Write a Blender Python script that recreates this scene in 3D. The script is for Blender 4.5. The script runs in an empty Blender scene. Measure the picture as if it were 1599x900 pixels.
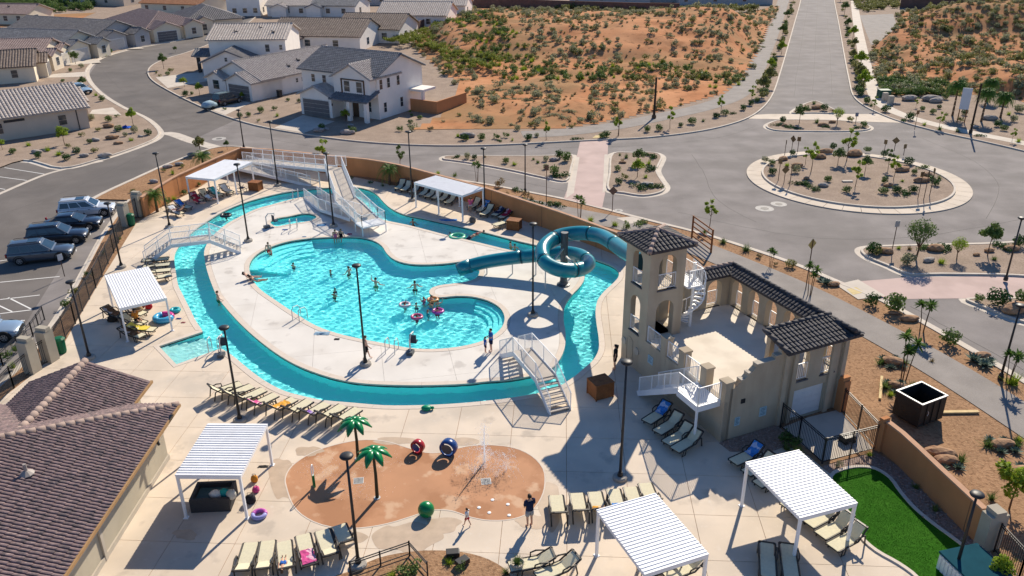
import bpy, bmesh, math, random
import numpy as np
from mathutils import Vector, Matrix
from mathutils.geometry import tessellate_polygon
R = math.radians
random.seed(7)
rng = np.random.default_rng(11)
SC = bpy.context.scene
COL = SC.collection

# ------------------------------------------------------------------ camera
FPX, PIT, ROLL, CH = 1280.0, R(24.58), R(-0.48), 25.0
cam = bpy.data.objects.new('camera', bpy.data.cameras.new('camera'))
COL.objects.link(cam); SC.camera = cam
cam.data.sensor_width = 36; cam.data.lens = FPX / 1599 * 36
cam.data.clip_start = 0.5; cam.data.clip_end = 8000
_cp, _sp = math.cos(PIT), math.sin(PIT)
_m = Matrix(((1, 0, 0), (0, _sp, -_cp), (0, _cp, _sp)))          # columns: right, up, back
cam.matrix_world = Matrix.Translation((0, 0, CH)) @ (_m @ Matrix.Rotation(ROLL, 3, 'Z')).to_4x4()

# ------------------------------------------------------------------ sky and sun
SUN_AZ, SUN_EL = 66.0, 35.2
w = bpy.data.worlds.new('World'); SC.world = w; w.use_nodes = True
_sky = w.node_tree.nodes.new('ShaderNodeTexSky'); _sky.sky_type = 'NISHITA'; _sky.sun_disc = False
_sky.air_density = 1.0; _sky.dust_density = 0.0; _sky.ozone_density = 8.0; _sky.sun_elevation = R(SUN_EL); _sky.sun_rotation = R(90 - SUN_AZ)
w.node_tree.links.new(_sky.outputs[0], w.node_tree.nodes['Background'].inputs[0])
w.node_tree.nodes['Background'].inputs[1].default_value = 0.09
_l = bpy.data.lights.new('sun', 'SUN'); _l.energy = 5.0; _l.angle = R(0.5); _l.color = (1, .89, .73)
_l.cycles.is_caustics_light = True
sun = bpy.data.objects.new('sun', _l); COL.objects.link(sun)
SUND = Vector((math.cos(R(SUN_AZ)) * math.cos(R(SUN_EL)), math.sin(R(SUN_AZ)) * math.cos(R(SUN_EL)), math.sin(R(SUN_EL))))
sun.rotation_euler = SUND.to_track_quat('Z', 'Y').to_euler(); sun.location = SUND * 300
SC.view_settings.view_transform = 'Standard'; SC.view_settings.look = 'None'
SC.view_settings.exposure = 0.46; SC.view_settings.gamma = 1
SC.cycles.max_bounces = 8; SC.cycles.transparent_max_bounces = 12

# ------------------------------------------------------------------ photograph pixel -> place
def ray(px, py):
    x = (px - 799.5) / FPX; y = -(py - 450) / FPX
    x, y = x * math.cos(ROLL) - y * math.sin(ROLL), x * math.sin(ROLL) + y * math.cos(ROLL)
    return (x, _cp + y * _sp, -_sp + y * _cp)
def G(px, py, z=0.0):
    d = ray(px, py); t = (z - CH) / d[2]
    return Vector((d[0] * t, d[1] * t, z))
def HT(b, t, z=0.0):
    g = G(*b, z); d = ray(*t)
    return CH + math.hypot(g.x, g.y) / math.hypot(d[0], d[1]) * d[2]
def ang(p, q):
    a, b = G(*p), G(*q)
    return math.atan2(b.y - a.y, b.x - a.x)
def smooth(pts, n=4, closed=True):
    P = [Vector(p) for p in pts]; out = []; N = len(P)
    for i in range(N if closed else N - 1):
        p0 = P[i - 1] if closed or i > 0 else P[i]; p1 = P[i]; p2 = P[(i + 1) % N]
        p3 = P[(i + 2) % N] if closed or i + 2 < N else p2
        for k in range(n):
            t = k / n
            out.append(0.5 * ((2 * p1) + (p2 - p0) * t + (2 * p0 - 5 * p1 + 4 * p2 - p3) * t * t + (3 * p1 - p0 - 3 * p2 + p3) * t ** 3))
    if not closed: out.append(P[-1])
    return out
def GS(pxs, n=4, closed=True, z=0.0):
    return smooth([G(x, y, z) for x, y in pxs], n, closed)
def GP(pxs, z=0.0):
    return [G(x, y, z) for x, y in pxs]

# ------------------------------------------------------------------ materials
MATS = {}
def mat(name, col, rough=.8, var=.12, scale=2.0, col2=None, bump=0, bscale=30, spec=.25, metal=0, detail=4, thr=None, emit=0, world=False):
    if name in MATS: return MATS[name]
    m = bpy.data.materials.new(name); m.use_nodes = True; MATS[name] = m
    nt = m.node_tree; b = nt.nodes['Principled BSDF']; L = nt.links.new
    b.inputs['Roughness'].default_value = rough; b.inputs['Specular IOR Level'].default_value = spec
    b.inputs['Metallic'].default_value = metal
    c1 = tuple(max(0, c * (1 - var)) for c in col) + (1,)
    c2 = (tuple(col2) if col2 else tuple(min(1, c * (1 + var)) for c in col)) + (1,)
    tc = nt.nodes.new('ShaderNodeNewGeometry').outputs['Position'] if world else nt.nodes.new('ShaderNodeTexCoord').outputs['Object']
    n = nt.nodes.new('ShaderNodeTexNoise'); n.inputs['Scale'].default_value = scale; n.inputs['Detail'].default_value = detail
    L(tc, n.inputs['Vector'])
    r = nt.nodes.new('ShaderNodeValToRGB'); lo, hi = thr or (.3, .7)
    r.color_ramp.elements[0].position = lo; r.color_ramp.elements[1].position = hi
    r.color_ramp.elements[0].color = c1 if not col2 else tuple(col) + (1,); r.color_ramp.elements[1].color = c2
    L(n.outputs['Fac'], r.inputs['Fac']); L(r.outputs['Color'], b.inputs['Base Color'])
    m['ramp'] = r.name
    if bump:
        n2 = nt.nodes.new('ShaderNodeTexNoise'); n2.inputs['Scale'].default_value = bscale; n2.inputs['Detail'].default_value = 3
        L(tc, n2.inputs['Vector'])
        bp = nt.nodes.new('ShaderNodeBump'); bp.inputs['Strength'].default_value = bump; bp.inputs['Distance'].default_value = .05
        L(n2.outputs['Fac'], bp.inputs['Height']); L(bp.outputs['Normal'], b.inputs['Normal'])
    if emit: b.inputs['Emission Strength'].default_value = emit
    return m
def overlay(m, col, scale, lo, hi, detail=5, fac=1.0, world=True, stretch=None):
    """mix a second colour into a material where a noise exceeds a threshold (stains, gravel specks, wear)"""
    nt = m.node_tree; b = nt.nodes['Principled BSDF']; L = nt.links.new
    src = b.inputs['Base Color'].links[0].from_socket
    tc = nt.nodes.new('ShaderNodeNewGeometry').outputs['Position'] if world else nt.nodes.new('ShaderNodeTexCoord').outputs['Object']
    if stretch:
        mp = nt.nodes.new('ShaderNodeMapping'); mp.inputs['Scale'].default_value = stretch; L(tc, mp.inputs['Vector']); tc = mp.outputs[0]
    n = nt.nodes.new('ShaderNodeTexNoise'); n.inputs['Scale'].default_value = scale; n.inputs['Detail'].default_value = detail
    L(tc, n.inputs['Vector'])
    mr = nt.nodes.new('ShaderNodeMapRange'); mr.inputs['From Min'].default_value = lo; mr.inputs['From Max'].default_value = hi
    mr.inputs['To Max'].default_value = fac; L(n.outputs['Fac'], mr.inputs['Value'])
    mx = nt.nodes.new('ShaderNodeMix'); mx.data_type = 'RGBA'
    L(mr.outputs[0], mx.inputs[0]); L(src, mx.inputs[6]); mx.inputs[7].default_value = tuple(col) + (1,)
    L(mx.outputs[2], b.inputs['Base Color'])
    return m
def leafmat(name, c1, c2, trans=.25):
    m = mat(name, c1, .6, 0, 1.3, col2=c2, spec=.15, world=True)
    b = m.node_tree.nodes['Principled BSDF']
    nt = m.node_tree; tr = nt.nodes.new('ShaderNodeBsdfTranslucent'); mx = nt.nodes.new('ShaderNodeMixShader'); mx.inputs[0].default_value = trans
    nt.links.new(b.inputs['Base Color'].links[0].from_socket, tr.inputs['Color'])
    nt.links.new(b.outputs[0], mx.inputs[1]); nt.links.new(tr.outputs[0], mx.inputs[2])
    nt.links.new(mx.outputs[0], nt.nodes['Material Output'].inputs[0])
    return m

# ------------------------------------------------------------------ mesh builder
class MB:
    def __init__(s): s.v = []; s.f = []; s.mi = []; s.cur = 0
    def mat(s, i): s.cur = i; return s
    def add(s, vs, fs):
        o = len(s.v); s.v += [tuple(p) for p in vs]
        for f in fs: s.f.append(tuple(i + o for i in f)); s.mi.append(s.cur)
        return s
    def box(s, c, size, rz=0, taper=1.0):
        x, y, z = size[0] / 2, size[1] / 2, size[2] / 2; cr, sr = math.cos(rz), math.sin(rz); vs = []
        for dz, k in ((-z, 1), (z, taper)):
            for dx, dy in ((-x, -y), (x, -y), (x, y), (-x, y)):
                dx *= k; dy *= k
                vs.append((c[0] + dx * cr - dy * sr, c[1] + dx * sr + dy * cr, c[2] + dz))
        return s.add(vs, [(3, 2, 1, 0), (4, 5, 6, 7), (0, 1, 5, 4), (1, 2, 6, 5), (2, 3, 7, 6), (3, 0, 4, 7)])
    def b2(s, x0, x1, y0, y1, z0, z1):
        return s.box(((x0 + x1) / 2, (y0 + y1) / 2, (z0 + z1) / 2), (x1 - x0, y1 - y0, z1 - z0))
    def bar(s, p, q, wd, ht=None, up=(0, 0, 1)):
        ht = ht or wd; p = Vector(p); q = Vector(q); d = (q - p).normalized(); u = Vector(up)
        if abs(d.dot(u)) > .99: u = Vector((1, 0, 0))
        sx = d.cross(u).normalized(); uy = sx.cross(d).normalized(); a = sx * wd / 2; b = uy * ht / 2
        vs = [p - a - b, p + a - b, p + a + b, p - a + b, q - a - b, q + a - b, q + a + b, q - a + b]
        return s.add(vs, [(0, 1, 2, 3), (7, 6, 5, 4), (4, 5, 1, 0), (5, 6, 2, 1), (6, 7, 3, 2), (7, 4, 0, 3)])
    def tube(s, pts, r, n=8, cap=True, closed=False):
        P = [Vector(p) for p in pts]; N = len(P); rs = r if isinstance(r, (list, tuple)) else [r] * N
        o = len(s.v); up = None; vs = []
        for i in range(N):
            if closed: t = (P[(i + 1) % N] - P[i - 1]).normalized()
            else: t = (P[min(i + 1, N - 1)] - P[max(i - 1, 0)]).normalized()
            if up is None: up = Vector((0, 0, 1)) if abs(t.z) < .9 else Vector((1, 0, 0))
            a = t.cross(up).normalized(); b = a.cross(t).normalized(); up = b
            for k in range(n):
                th = 2 * math.pi * k / n; vs.append(P[i] + (a * math.cos(th) + b * math.sin(th)) * rs[i])
        fs = []
        for i in range(N if closed else N - 1):
            j = (i + 1) % N
            for k in range(n):
                fs.append((i * n + k, i * n + (k + 1) % n, j * n + (k + 1) % n, j * n + k))
        if cap and not closed:
            fs.append(tuple(range(n - 1, -1, -1))); fs.append(tuple((N - 1) * n + k for k in range(n)))
        return s.add(vs, fs)
    def lathe(s, prof, c=(0, 0, 0), n=12, cap=True):
        vs = []; fs = []
        for r, z in prof:
            for k in range(n):
                th = 2 * math.pi * k / n; vs.append((c[0] + r * math.cos(th), c[1] + r * math.sin(th), c[2] + z))
        for i in range(len(prof) - 1):
            for k in range(n): fs.append((i * n + k, i * n + (k + 1) % n, (i + 1) * n + (k + 1) % n, (i + 1) * n + k))
        if cap: fs.append(tuple(range(n - 1, -1, -1))); fs.append(tuple((len(prof) - 1) * n + k for k in range(n)))
        return s.add(vs, fs)
    def prism(s, poly, z0, z1, bottom=False):
        n = len(poly); P = [(p[0], p[1]) for p in poly]
        ar = sum(P[i - 1][0] * P[i][1] - P[i][0] * P[i - 1][1] for i in range(n))
        if ar < 0: P = P[::-1]
        vs = [(x, y, z0) for x, y in P] + [(x, y, z1) for x, y in P]
        fs = [tuple(range(n, 2 * n))] + ([tuple(range(n - 1, -1, -1))] if bottom else [])
        fs += [(i, (i + 1) % n, n + (i + 1) % n, n + i) for i in range(n)]
        return s.add(vs, fs)
    def sheet(s, poly, z, holes=()):
        loops = [[Vector((p[0], p[1], 0)) for p in l] for l in [poly] + list(holes)]
        flat = [p for l in loops for p in l]; tris = []
        for t in tessellate_polygon(loops):
            a, b, c = (flat[i] for i in t)
            if (b - a).cross(c - a).z < 0: t = (t[0], t[2], t[1])
            tris.append(t)
        return s.add([(p.x, p.y, z) for p in flat], tris)
    def ribbon(s, pts, off0, off1, z0, z1=None, closed=False):
        """strip between two sideways offsets of a ground polyline; z1 given = a solid of that height"""
        N = len(pts); L0 = []; L1 = []
        for i in range(N):
            p = Vector((pts[i][0], pts[i][1])); a = Vector(pts[i - 1][:2]) if (closed or i > 0) else p; b = Vector(pts[(i + 1) % N][:2]) if (closed or i < N - 1) else p
            t = b - a
            if t.length < 1e-6: t = Vector((1, 0))
            nn = Vector((-t.y, t.x)).normalized()
            L0.append(p + nn * off0); L1.append(p + nn * off1)
        M = N if closed else N - 1
        if z1 is None:
            vs = [(p.x, p.y, z0) for p in L0] + [(p.x, p.y, z0) for p in L1]
            fs = [(i, (i + 1) % N, N + (i + 1) % N, N + i) if off1 > off0 else (i, N + i, N + (i + 1) % N, (i + 1) % N) for i in range(M)]
            return s.add(vs, fs)
        vs = [(p.x, p.y, z0) for p in L0] + [(p.x, p.y, z0) for p in L1] + [(p.x, p.y, z1) for p in L0] + [(p.x, p.y, z1) for p in L1]
        fs = []
        for i in range(M):
            j = (i + 1) % N
            fs += [(2 * N + i, 2 * N + j, 3 * N + j, 3 * N + i), (i, j, 2 * N + j, 2 * N + i), (N + j, N + i, 3 * N + i, 3 * N + j)]
        if not closed: fs += [(0, 2 * N, 3 * N, N), (N - 1, 2 * N - 1, 4 * N - 1, 3 * N - 1)]
        return s.add(vs, fs)
    def sphere(s, c, r, nu=10, nv=6, sc=(1, 1, 1)):
        prof = []; o = len(s.v); vs = []; fs = []
        for j in range(nv + 1):
            ph = -math.pi / 2 + math.pi * j / nv
            for k in range(nu):
                th = 2 * math.pi * k / nu
                vs.append((c[0] + r * sc[0] * math.cos(ph) * math.cos(th), c[1] + r * sc[1] * math.cos(ph) * math.sin(th), c[2] + r * sc[2] * math.sin(ph)))
        for j in range(nv):
            for k in range(nu): fs.append((j * nu + k, j * nu + (k + 1) % nu, (j + 1) * nu + (k + 1) % nu, (j + 1) * nu + k))
        return s.add(vs, fs)
    def mesh(s, name, mats, shade=False):
        me = bpy.data.meshes.new(name); me.from_pydata(s.v, [], s.f)
        mats = mats if isinstance(mats, (list, tuple)) else [mats]
        for m in mats: me.materials.append(m)
        if len(mats) > 1: me.polygons.foreach_set('material_index', s.mi)
        me.validate()
        if shade: me.polygons.foreach_set('use_smooth', [True] * len(me.polygons))
        return me
    def obj(s, name, mats, parent=None, shade=False, loc=(0, 0, 0), rz=0, bevel=0, fixn=False):
        me = s.mesh(name, mats, shade)
        if fixn or not s.v:
            bm = bmesh.new(); bm.from_mesh(me); bmesh.ops.recalc_face_normals(bm, faces=bm.faces); bm.to_mesh(me); bm.free()
        o = bpy.data.objects.new(name, me); COL.objects.link(o)
        o.location = loc; o.rotation_euler = (0, 0, rz)
        if parent: o.parent = parent
        if bevel:
            bv = o.modifiers.new('bevel', 'BEVEL'); bv.width = bevel; bv.segments = 2; bv.limit_method = 'ANGLE'
        return o
def tag(o, label, cat, group=None):
    o['label'] = label; o['category'] = cat
    if group: o['group'] = group
    return o
def thing(name, label, cat, loc=(0, 0, 0), rz=0, group=None):
    o = bpy.data.objects.new(name, None); COL.objects.link(o); o.empty_display_size = .2
    o.location = loc; o.rotation_euler = (0, 0, rz)
    return tag(o, label, cat, group)
def struct(o): o['kind'] = 'structure'; return o
def stuff(o): o['kind'] = 'stuff'; return o
def dup(root, loc, rz=0, label=None, group=None, sc=None):
    r = root.copy(); COL.objects.link(r); r.location = loc; r.rotation_euler = (0, 0, rz)
    if sc is not None: r.scale = (sc, sc, sc) if not isinstance(sc, (tuple, list)) else sc
    if label: r['label'] = label
    if group: r['group'] = group
    for ch in root.children:
        c = ch.copy(); COL.objects.link(c); c.parent = r
        for g in ch.children:
            d = g.copy(); COL.objects.link(d); d.parent = c
    return r
def link(name, me, parent=None, loc=(0, 0, 0), rz=0, rot=None, sc=None):
    o = bpy.data.objects.new(name, me); COL.objects.link(o); o.location = loc
    o.rotation_euler = rot if rot else (0, 0, rz)
    if sc: o.scale = sc
    if parent: o.parent = parent
    return o
ORD = ['first', 'second', 'third', 'fourth', 'fifth', 'sixth', 'seventh', 'eighth', 'ninth', 'tenth', 'eleventh', 'twelfth', 'thirteenth', 'fourteenth']
def inpoly(X, Y, poly):
    P = np.array([(p[0], p[1]) for p in poly]); inside = np.zeros(X.shape, bool); j = len(P) - 1
    for i in range(len(P)):
        xi, yi = P[i]; xj, yj = P[j]
        c = ((yi > Y) != (yj > Y)) & (X < (xj - xi) * (Y - yi) / (yj - yi + 1e-12) + xi)
        inside ^= c; j = i
    return inside
def in1(x, y, poly): return bool(inpoly(np.array([x]), np.array([y]), poly)[0])
# ================================================================== traced water outlines
MAIN = GS([(388, 416), (393, 404), (405, 394), (424, 385), (450, 377), (485, 372), (522, 370), (558, 370), (582, 375), (597, 384), (605, 396), (618, 406), (640, 412), (670, 413), (700, 411), (725, 408), (740, 411), (749, 420), (748, 430), (738, 438), (712, 443), (688, 446), (674, 451), (672, 459), (686, 464), (712, 462), (737, 463), (762, 469), (781, 480), (789, 495), (785, 511), (770, 525), (745, 536), (712, 543), (675, 546), (637, 544), (600, 537), (562, 530), (525, 521), (492, 509), (460, 490), (430, 470), (405, 452), (392, 434)], 3)
SPA = GS([(421, 347), (433, 341), (451, 338), (470, 334), (486, 334), (495, 339), (486, 345), (463, 349), (445, 352), (430, 354)], 4)
OUT_A = GS([(316, 518), (305, 502), (294, 480), (284, 460), (277, 445), (273, 422), (271, 402), (276, 388), (289, 373), (302, 360), (322, 346), (347, 331), (375, 319), (400, 311), (437, 302), (475, 296), (517, 293), (550, 292), (575, 296), (590, 305), (600, 316), (612, 326), (632, 335), (662, 341), (712, 352), (750, 361), (800, 374), (834, 382), (880, 392), (924, 404), (951, 413), (965, 422), (967, 432), (958, 443), (944, 456), (934, 470), (931, 488), (933, 508), (936, 528), (936, 546), (928, 562), (914, 575), (892, 593), (860, 610), (800, 622), (750, 628), (700, 632), (650, 634), (600, 634), (550, 630), (505, 626), (475, 620), (445, 612), (420, 600), (400, 587), (380, 571), (362, 556), (345, 545)], 3, False)
ENTRY = GP([(275, 570), (247, 541)])
RIV_O = OUT_A + ENTRY
RIV_I = GS([(334, 450), (326, 428), (321, 408), (320, 392), (327, 376), (338, 364), (355, 350), (375, 339), (400, 327), (425, 320), (450, 313), (480, 307), (517, 303), (545, 306), (562, 313), (572, 322), (581, 332), (596, 343), (637, 352), (672, 361), (695, 367), (750, 380), (800, 392), (850, 401), (888, 411), (906, 420), (912, 432), (906, 446), (891, 462), (881, 478), (879, 500), (882, 522), (880, 545), (868, 568), (846, 582), (800, 592), (762, 595), (725, 599), (675, 601), (625, 601), (575, 599), (537, 594), (500, 584), (462, 569), (430, 550), (400, 527), (375, 504), (355, 482), (341, 464)], 3)
def clean(poly):
    out = []
    for p in poly:
        if not out or (p - out[-1]).length > .02: out.append(p)
    return out
def off_poly(poly, d):
    N = len(poly); a = sum(poly[i - 1].x * poly[i].y - poly[i].x * poly[i - 1].y for i in range(N)); s_ = 1 if a > 0 else -1; out = []
    for i in range(N):
        t = poly[(i + 1) % N] - poly[i - 1]; n = Vector((t.y, -t.x, 0)).normalized() * s_; out.append(poly[i] + n * d)
    return out
HOLE = clean(off_poly(RIV_O, .31))
# ================================================================== SETTING: ground, roads, lots
M_asph = mat('asphalt', (.225, .205, .196), .9, .18, .35, bump=.25, bscale=60, spec=.15, world=True)
overlay(M_asph, (.29, .265, .245), 9, .52, .75, fac=.5)
overlay(M_asph, (.175, .16, .15), .09, .5, .62, fac=.55, stretch=(1, 2.5, 1))
M_path = overlay(mat('path asphalt', (.27, .245, .225), .9, .12, .6, bump=.2, bscale=70, spec=.15, world=True), (.34, .31, .285), 12, .55, .7, fac=.5)
M_conc = overlay(mat('kerb concrete', (.56, .50, .43), .85, .1, .8, bump=.15, bscale=40, spec=.15, world=True), (.42, .37, .31), 1.5, .55, .7, fac=.5)
M_walk = overlay(mat('sidewalk concrete', (.55, .49, .42), .85, .08, .5, bump=.1, bscale=50, spec=.15, world=True), (.44, .38, .32), .8, .55, .7, fac=.5)
M_apron = overlay(mat('apron concrete', (.58, .50, .41), .85, .08, .4, bump=.1, bscale=50, spec=.15, world=True), (.46, .39, .31), .6, .5, .7, fac=.5)
M_pink = overlay(mat('pink paving', (.50, .38, .345), .85, .08, .4, bump=.1, bscale=40, spec=.12, world=True), (.40, .30, .27), .3, .5, .66, fac=.7)
M_sand = overlay(mat('red sand', (.43, .185, .085), .95, .15, .12, col2=(.56, .29, .15), bump=.5, bscale=6, spec=.05, world=True), (.33, .145, .065), .35, .52, .7, fac=.8)
overlay(M_sand, (.27, .17, .085), .06, .47, .6, fac=.75)
overlay(M_sand, (.24, .12, .06), .8, .58, .68, fac=.7)
M_gravel = overlay(mat('tan gravel', (.33, .255, .20), .95, .15, .6, bump=.6, bscale=18, spec=.05, world=True), (.22, .165, .13), 7, .5, .66, fac=.8)
overlay(M_gravel, (.46, .38, .31), 11, .58, .72, fac=.7)
M_brown = overlay(mat('brown gravel', (.335, .20, .115), .95, .15, .5, bump=.7, bscale=14, spec=.05, world=True), (.20, .115, .065), 5, .48, .64, fac=.8)
overlay(M_brown, (.50, .34, .20), 8, .58, .72, fac=.7)
M_white = mat('road paint', (.72, .71, .68), .7, .08, 6, spec=.2, world=True)
overlay(M_white, (.3, .3, .3), 14, .62, .75, fac=.6)
ZR = -.12
# wide sheet to the horizon
g = MB(); g.sheet([(-6000, -3000), (6000, -3000), (6000, 9000), (-6000, 9000)], -.5, [HOLE])
struct(g.obj('ground', M_sand))
# one asphalt field that every lot and island is kerbed out of
g = MB(); g.sheet([(-170, 8), (150, 8), (150, 330), (-170, 330)], ZR, [HOLE]); struct(g.obj('road', M_asph))

M_asph2 = overlay(mat('newer asphalt', (.155, .14, .13), .9, .15, .35, bump=.25, bscale=60, spec=.15, world=True), (.205, .185, .17), 9, .52, .75, fac=.5)
overlay(M_asph2, (.12, .11, .105), .1, .5, .62, fac=.5)
KERBS = MB(); GUTTER = MB()
def kerb(pts, side=1, closed=False, w=.2, gut=.55, zt=.03):
    """kerb on the lot side of a traced line, pale gutter on the road side; side=+1: road on the left of travel"""
    KERBS.ribbon(pts, -w if side > 0 else 0, 0 if side > 0 else w, ZR - .05, zt, closed)
    if side > 0: GUTTER.ribbon(pts, 0, gut, ZR + .005, None, closed)
    else: GUTTER.ribbon(pts, -gut, 0, ZR + .005, None, closed)

# --- lot west of the residential street
W_EDGE = [(-30, 275), (36, 250), (96, 262), (160, 247), (222, 226), (247, 213), (246, 201), (226, 184), (188, 166), (154, 144), (136, 122), (137, 106), (158, 90), (200, 77), (248, 68), (300, 58), (345, 40), (372, 18), (385, 0), (395, -30)]
we = GS(W_EDGE, 4, False)
kerb(we[4:], -1)
g = MB(); g.sheet([Vector((-170, we[0].y, 0))] + we + [Vector((-170, we[-1].y, 0))], 0); struct(g.obj('gravel_yard_west', M_gravel))
# --- lot between the residential street, the avenue and the road along the pool
N_EDGE = [(425, -30), (420, 0), (404, 22), (372, 48), (330, 68), (292, 82), (262, 91), (240, 101), (232, 112), (240, 126), (268, 143), (302, 160), (345, 178), (400, 195), (470, 208), (560, 220), (660, 226), (760, 226), (850, 222), (908, 219), (950, 217), (1010, 214), (1080, 206), (1130, 196), (1168, 183), (1192, 166), (1206, 146), (1216, 118), (1228, 78), (1240, 36), (1250, 0), (1258, -40)]
ne = GS(N_EDGE, 4, False); kerb(ne, 1)
# --- lot east of the avenue
E_EDGE = [(1297, -40), (1303, 0), (1311, 40), (1319, 85), (1327, 125), (1333, 148), (1348, 163), (1375, 177), (1410, 190), (1470, 206), (1530, 219), (1599, 235), (1680, 256)]
ee = GS(E_EDGE, 4, False); kerb(ee, 1)
g = MB(); g.sheet(ee + [Vector((150, ee[-1].y, 0)), Vector((150, ee[0].y, 0))], 0); struct(g.obj('gravel_verge_east', M_gravel))
# --- pool property edge along the roads
S_EDGE = [(132, 318), (165, 300), (215, 277), (262, 256), (310, 238), (345, 229), (385, 230), (450, 240), (560, 256), (690, 277), (760, 288), (820, 299), (882, 311), (938, 325), (1017, 345), (1070, 358), (1117, 371), (1200, 398), (1260, 420), (1307, 440), (1368, 465), (1440, 503), (1520, 549), (1599, 596), (1700, 660)]
se = GS(S_EDGE, 4, False); kerb(se, 1)
PK_EDGE = [(-60, 652), (0, 600), (40, 562), (80, 508), (112, 456), (136, 412), (160, 368), (186, 330), (200, 312)]
pk = GS(PK_EDGE, 4, False)
kerb(pk, 1, gut=.3)
g = MB(); g.sheet(pk[::1] + se[2:] + [Vector((60, 15, 0)), Vector((60, 8, 0)), Vector((-40, 8, 0)), Vector((-40, pk[0].y, 0))], -.02, [HOLE]); struct(g.obj('lot_ground', M_brown))
# parking bay beyond the pillars: back to asphalt
g = MB(); g.sheet(GP([(-60, 665), (-60, 250), (247, 213), (226, 184), (188, 166), (136, 122), (158, 90), (248, 68), (345, 40), (385, 0), (395, -30), (425, -30), (404, 22), (330, 68), (240, 101), (232, 112), (268, 143), (345, 178), (372, 186), (300, 219), (372, 240), (150, 330)], ZR), ZR + .003); struct(g.obj('street_new_asphalt', M_asph2))
# --- islands
def island(name, pxs, m=M_gravel, n=4, gut=.45):
    p = GS(pxs, n)
    a = sum(p[i - 1].x * p[i].y - p[i].x * p[i - 1].y for i in range(len(p)))
    if a > 0: p = p[::-1]                # clockwise: road on the left
    kerb(p, 1, True, gut=gut)
    g = MB(); g.sheet(p, 0); o = struct(g.obj(name, m)); return p
I1 = island('median_island_west', [(692, 248), (700, 243), (760, 243), (830, 243), (880, 242), (896, 243), (893, 262), (885, 282), (850, 277), (800, 266), (740, 255), (705, 250)])
I2 = island('median_island_middle', [(956, 240), (990, 238), (1022, 238), (1034, 244), (1031, 254), (1026, 266), (1033, 280), (1040, 291), (1032, 300), (1005, 305), (975, 301), (949, 295), (951, 270)])
I4 = island('median_island_east', [(1344, 392), (1350, 386), (1380, 384), (1450, 382), (1540, 380), (1640, 377), (1660, 400), (1650, 430), (1560, 429), (1470, 428), (1420, 428), (1385, 414), (1356, 402)])
I5 = island('median_island_southeast', [(1508, 467), (1540, 465), (1600, 465), (1680, 466), (1720, 500), (1690, 520), (1640, 512), (1580, 497), (1535, 479)])
I3a = island('splitter_island_south', [(1196, 196), (1206, 190), (1222, 187), (1265, 187), (1310, 188), (1345, 192), (1360, 198), (1352, 203), (1320, 205), (1270, 205), (1220, 204), (1202, 201)], gut=.35)
I3b = island('splitter_island_north', [(1236, 176), (1252, 164), (1268, 158), (1276, 158), (1290, 164), (1308, 176), (1270, 176)], gut=.3)
RC = Vector((28.2 * 1.25, 64.75 * 1.25, 0)); RO = 10.75; RI = 9.05
circ = lambda r, n=72: [Vector((RC.x + r * math.cos(-2 * math.pi * i / n), RC.y + r * math.sin(-2 * math.pi * i / n), 0)) for i in range(n)]
g = MB(); g.sheet(circ(RI), .03); struct(g.obj('roundabout_island', M_gravel))
ap = thing('roundabout_apron', 'x', 'x'); 
for k in ('label', 'category'):
    del ap[k]
struct(ap)
NS = 40
for i in range(NS):
    a0 = 2 * math.pi * i / NS + .002; a1 = 2 * math.pi * (i + 1) / NS - .002
    P = [(RC.x + r * math.cos(a), RC.y + r * math.sin(a)) for r, a in [(RI + .2, a0), (RO, a0), (RO, (a0 + a1) / 2), (RO, a1), (RI + .2, a1), (RI + .2, (a0 + a1) / 2)]]
    g = MB(); g.prism(P, ZR - .02, -.03 + .006 * random.random()); g.obj('slab', M_apron, ap)
g = MB(); g.ribbon(circ(RI), 0, .2, ZR, .12, True); struct(g.obj('kerb_roundabout', M_conc))
# --- pink crossings and other paving
def paving(name, pxs, z, m, n=0):
    g = MB(); g.sheet(GS(pxs, n) if n else GP(pxs), z); return struct(g.obj(name, m))
paving('crossing_west', [(906, 219.5), (950, 217.5), (948, 260), (945, 300), (940, 324.5), (880, 310), (890, 283), (899, 250)], ZR + .012, M_pink)
paving('crossing_east', [(1310, 440), (1420, 431), (1520, 430), (1660, 431), (1690, 466), (1508, 464), (1372, 465.5)], ZR + .012, M_pink)
paving('crossing_north', [(1150, 180), (1200, 177), (1390, 177), (1432, 187), (1420, 191), (1250, 186), (1160, 184)], ZR + .012, M_apron)
for nm, q in (('crossing_border_west', [(897, 244), (905, 244), (896, 300), (884, 308), (887, 285)]), ('crossing_border_east', [(944, 240), (953, 240), (949, 296), (941, 300)])):
    paving(nm, q, ZR + .016, M_walk)
# multi-use path north, sidewalk east, path along the pool wall
def strip(name, pxs, w, m, z, n=5):
    p = GS(pxs, n, False); g = MB(); g.ribbon(p, -w / 2, w / 2, z); return struct(g.obj(name, m)), p
PATHN = [(815, 210), (880, 207), (960, 197), (1040, 181), (1105, 166), (1150, 148), (1172, 122), (1190, 85), (1207, 45), (1222, 5), (1235, -30)]
g = MB(); g.sheet(ne + [Vector((ne[-1].x, 330, 0)), Vector((ne[0].x, 330, 0))], -.004); struct(g.obj('gravel_verge_north', M_gravel))
strip('path_north', PATHN, 3.3, M_path, .012)
WALKE = [(1331, -20), (1336, 20), (1346, 75), (1358, 125), (1372, 158), (1400, 176), (1450, 192), (1520, 208), (1599, 224), (1680, 244)]
strip('sidewalk_east', WALKE, 1.9, M_walk, .012)
PATHS = [(640, 283), (760, 306), (850, 325), (905, 336), (980, 352), (1080, 384), (1170, 420), (1250, 455), (1330, 496), (1420, 545), (1500, 592), (1599, 655), (1700, 722)]
strip('path_south', PATHS, 2.9, M_path, .012)
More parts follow.
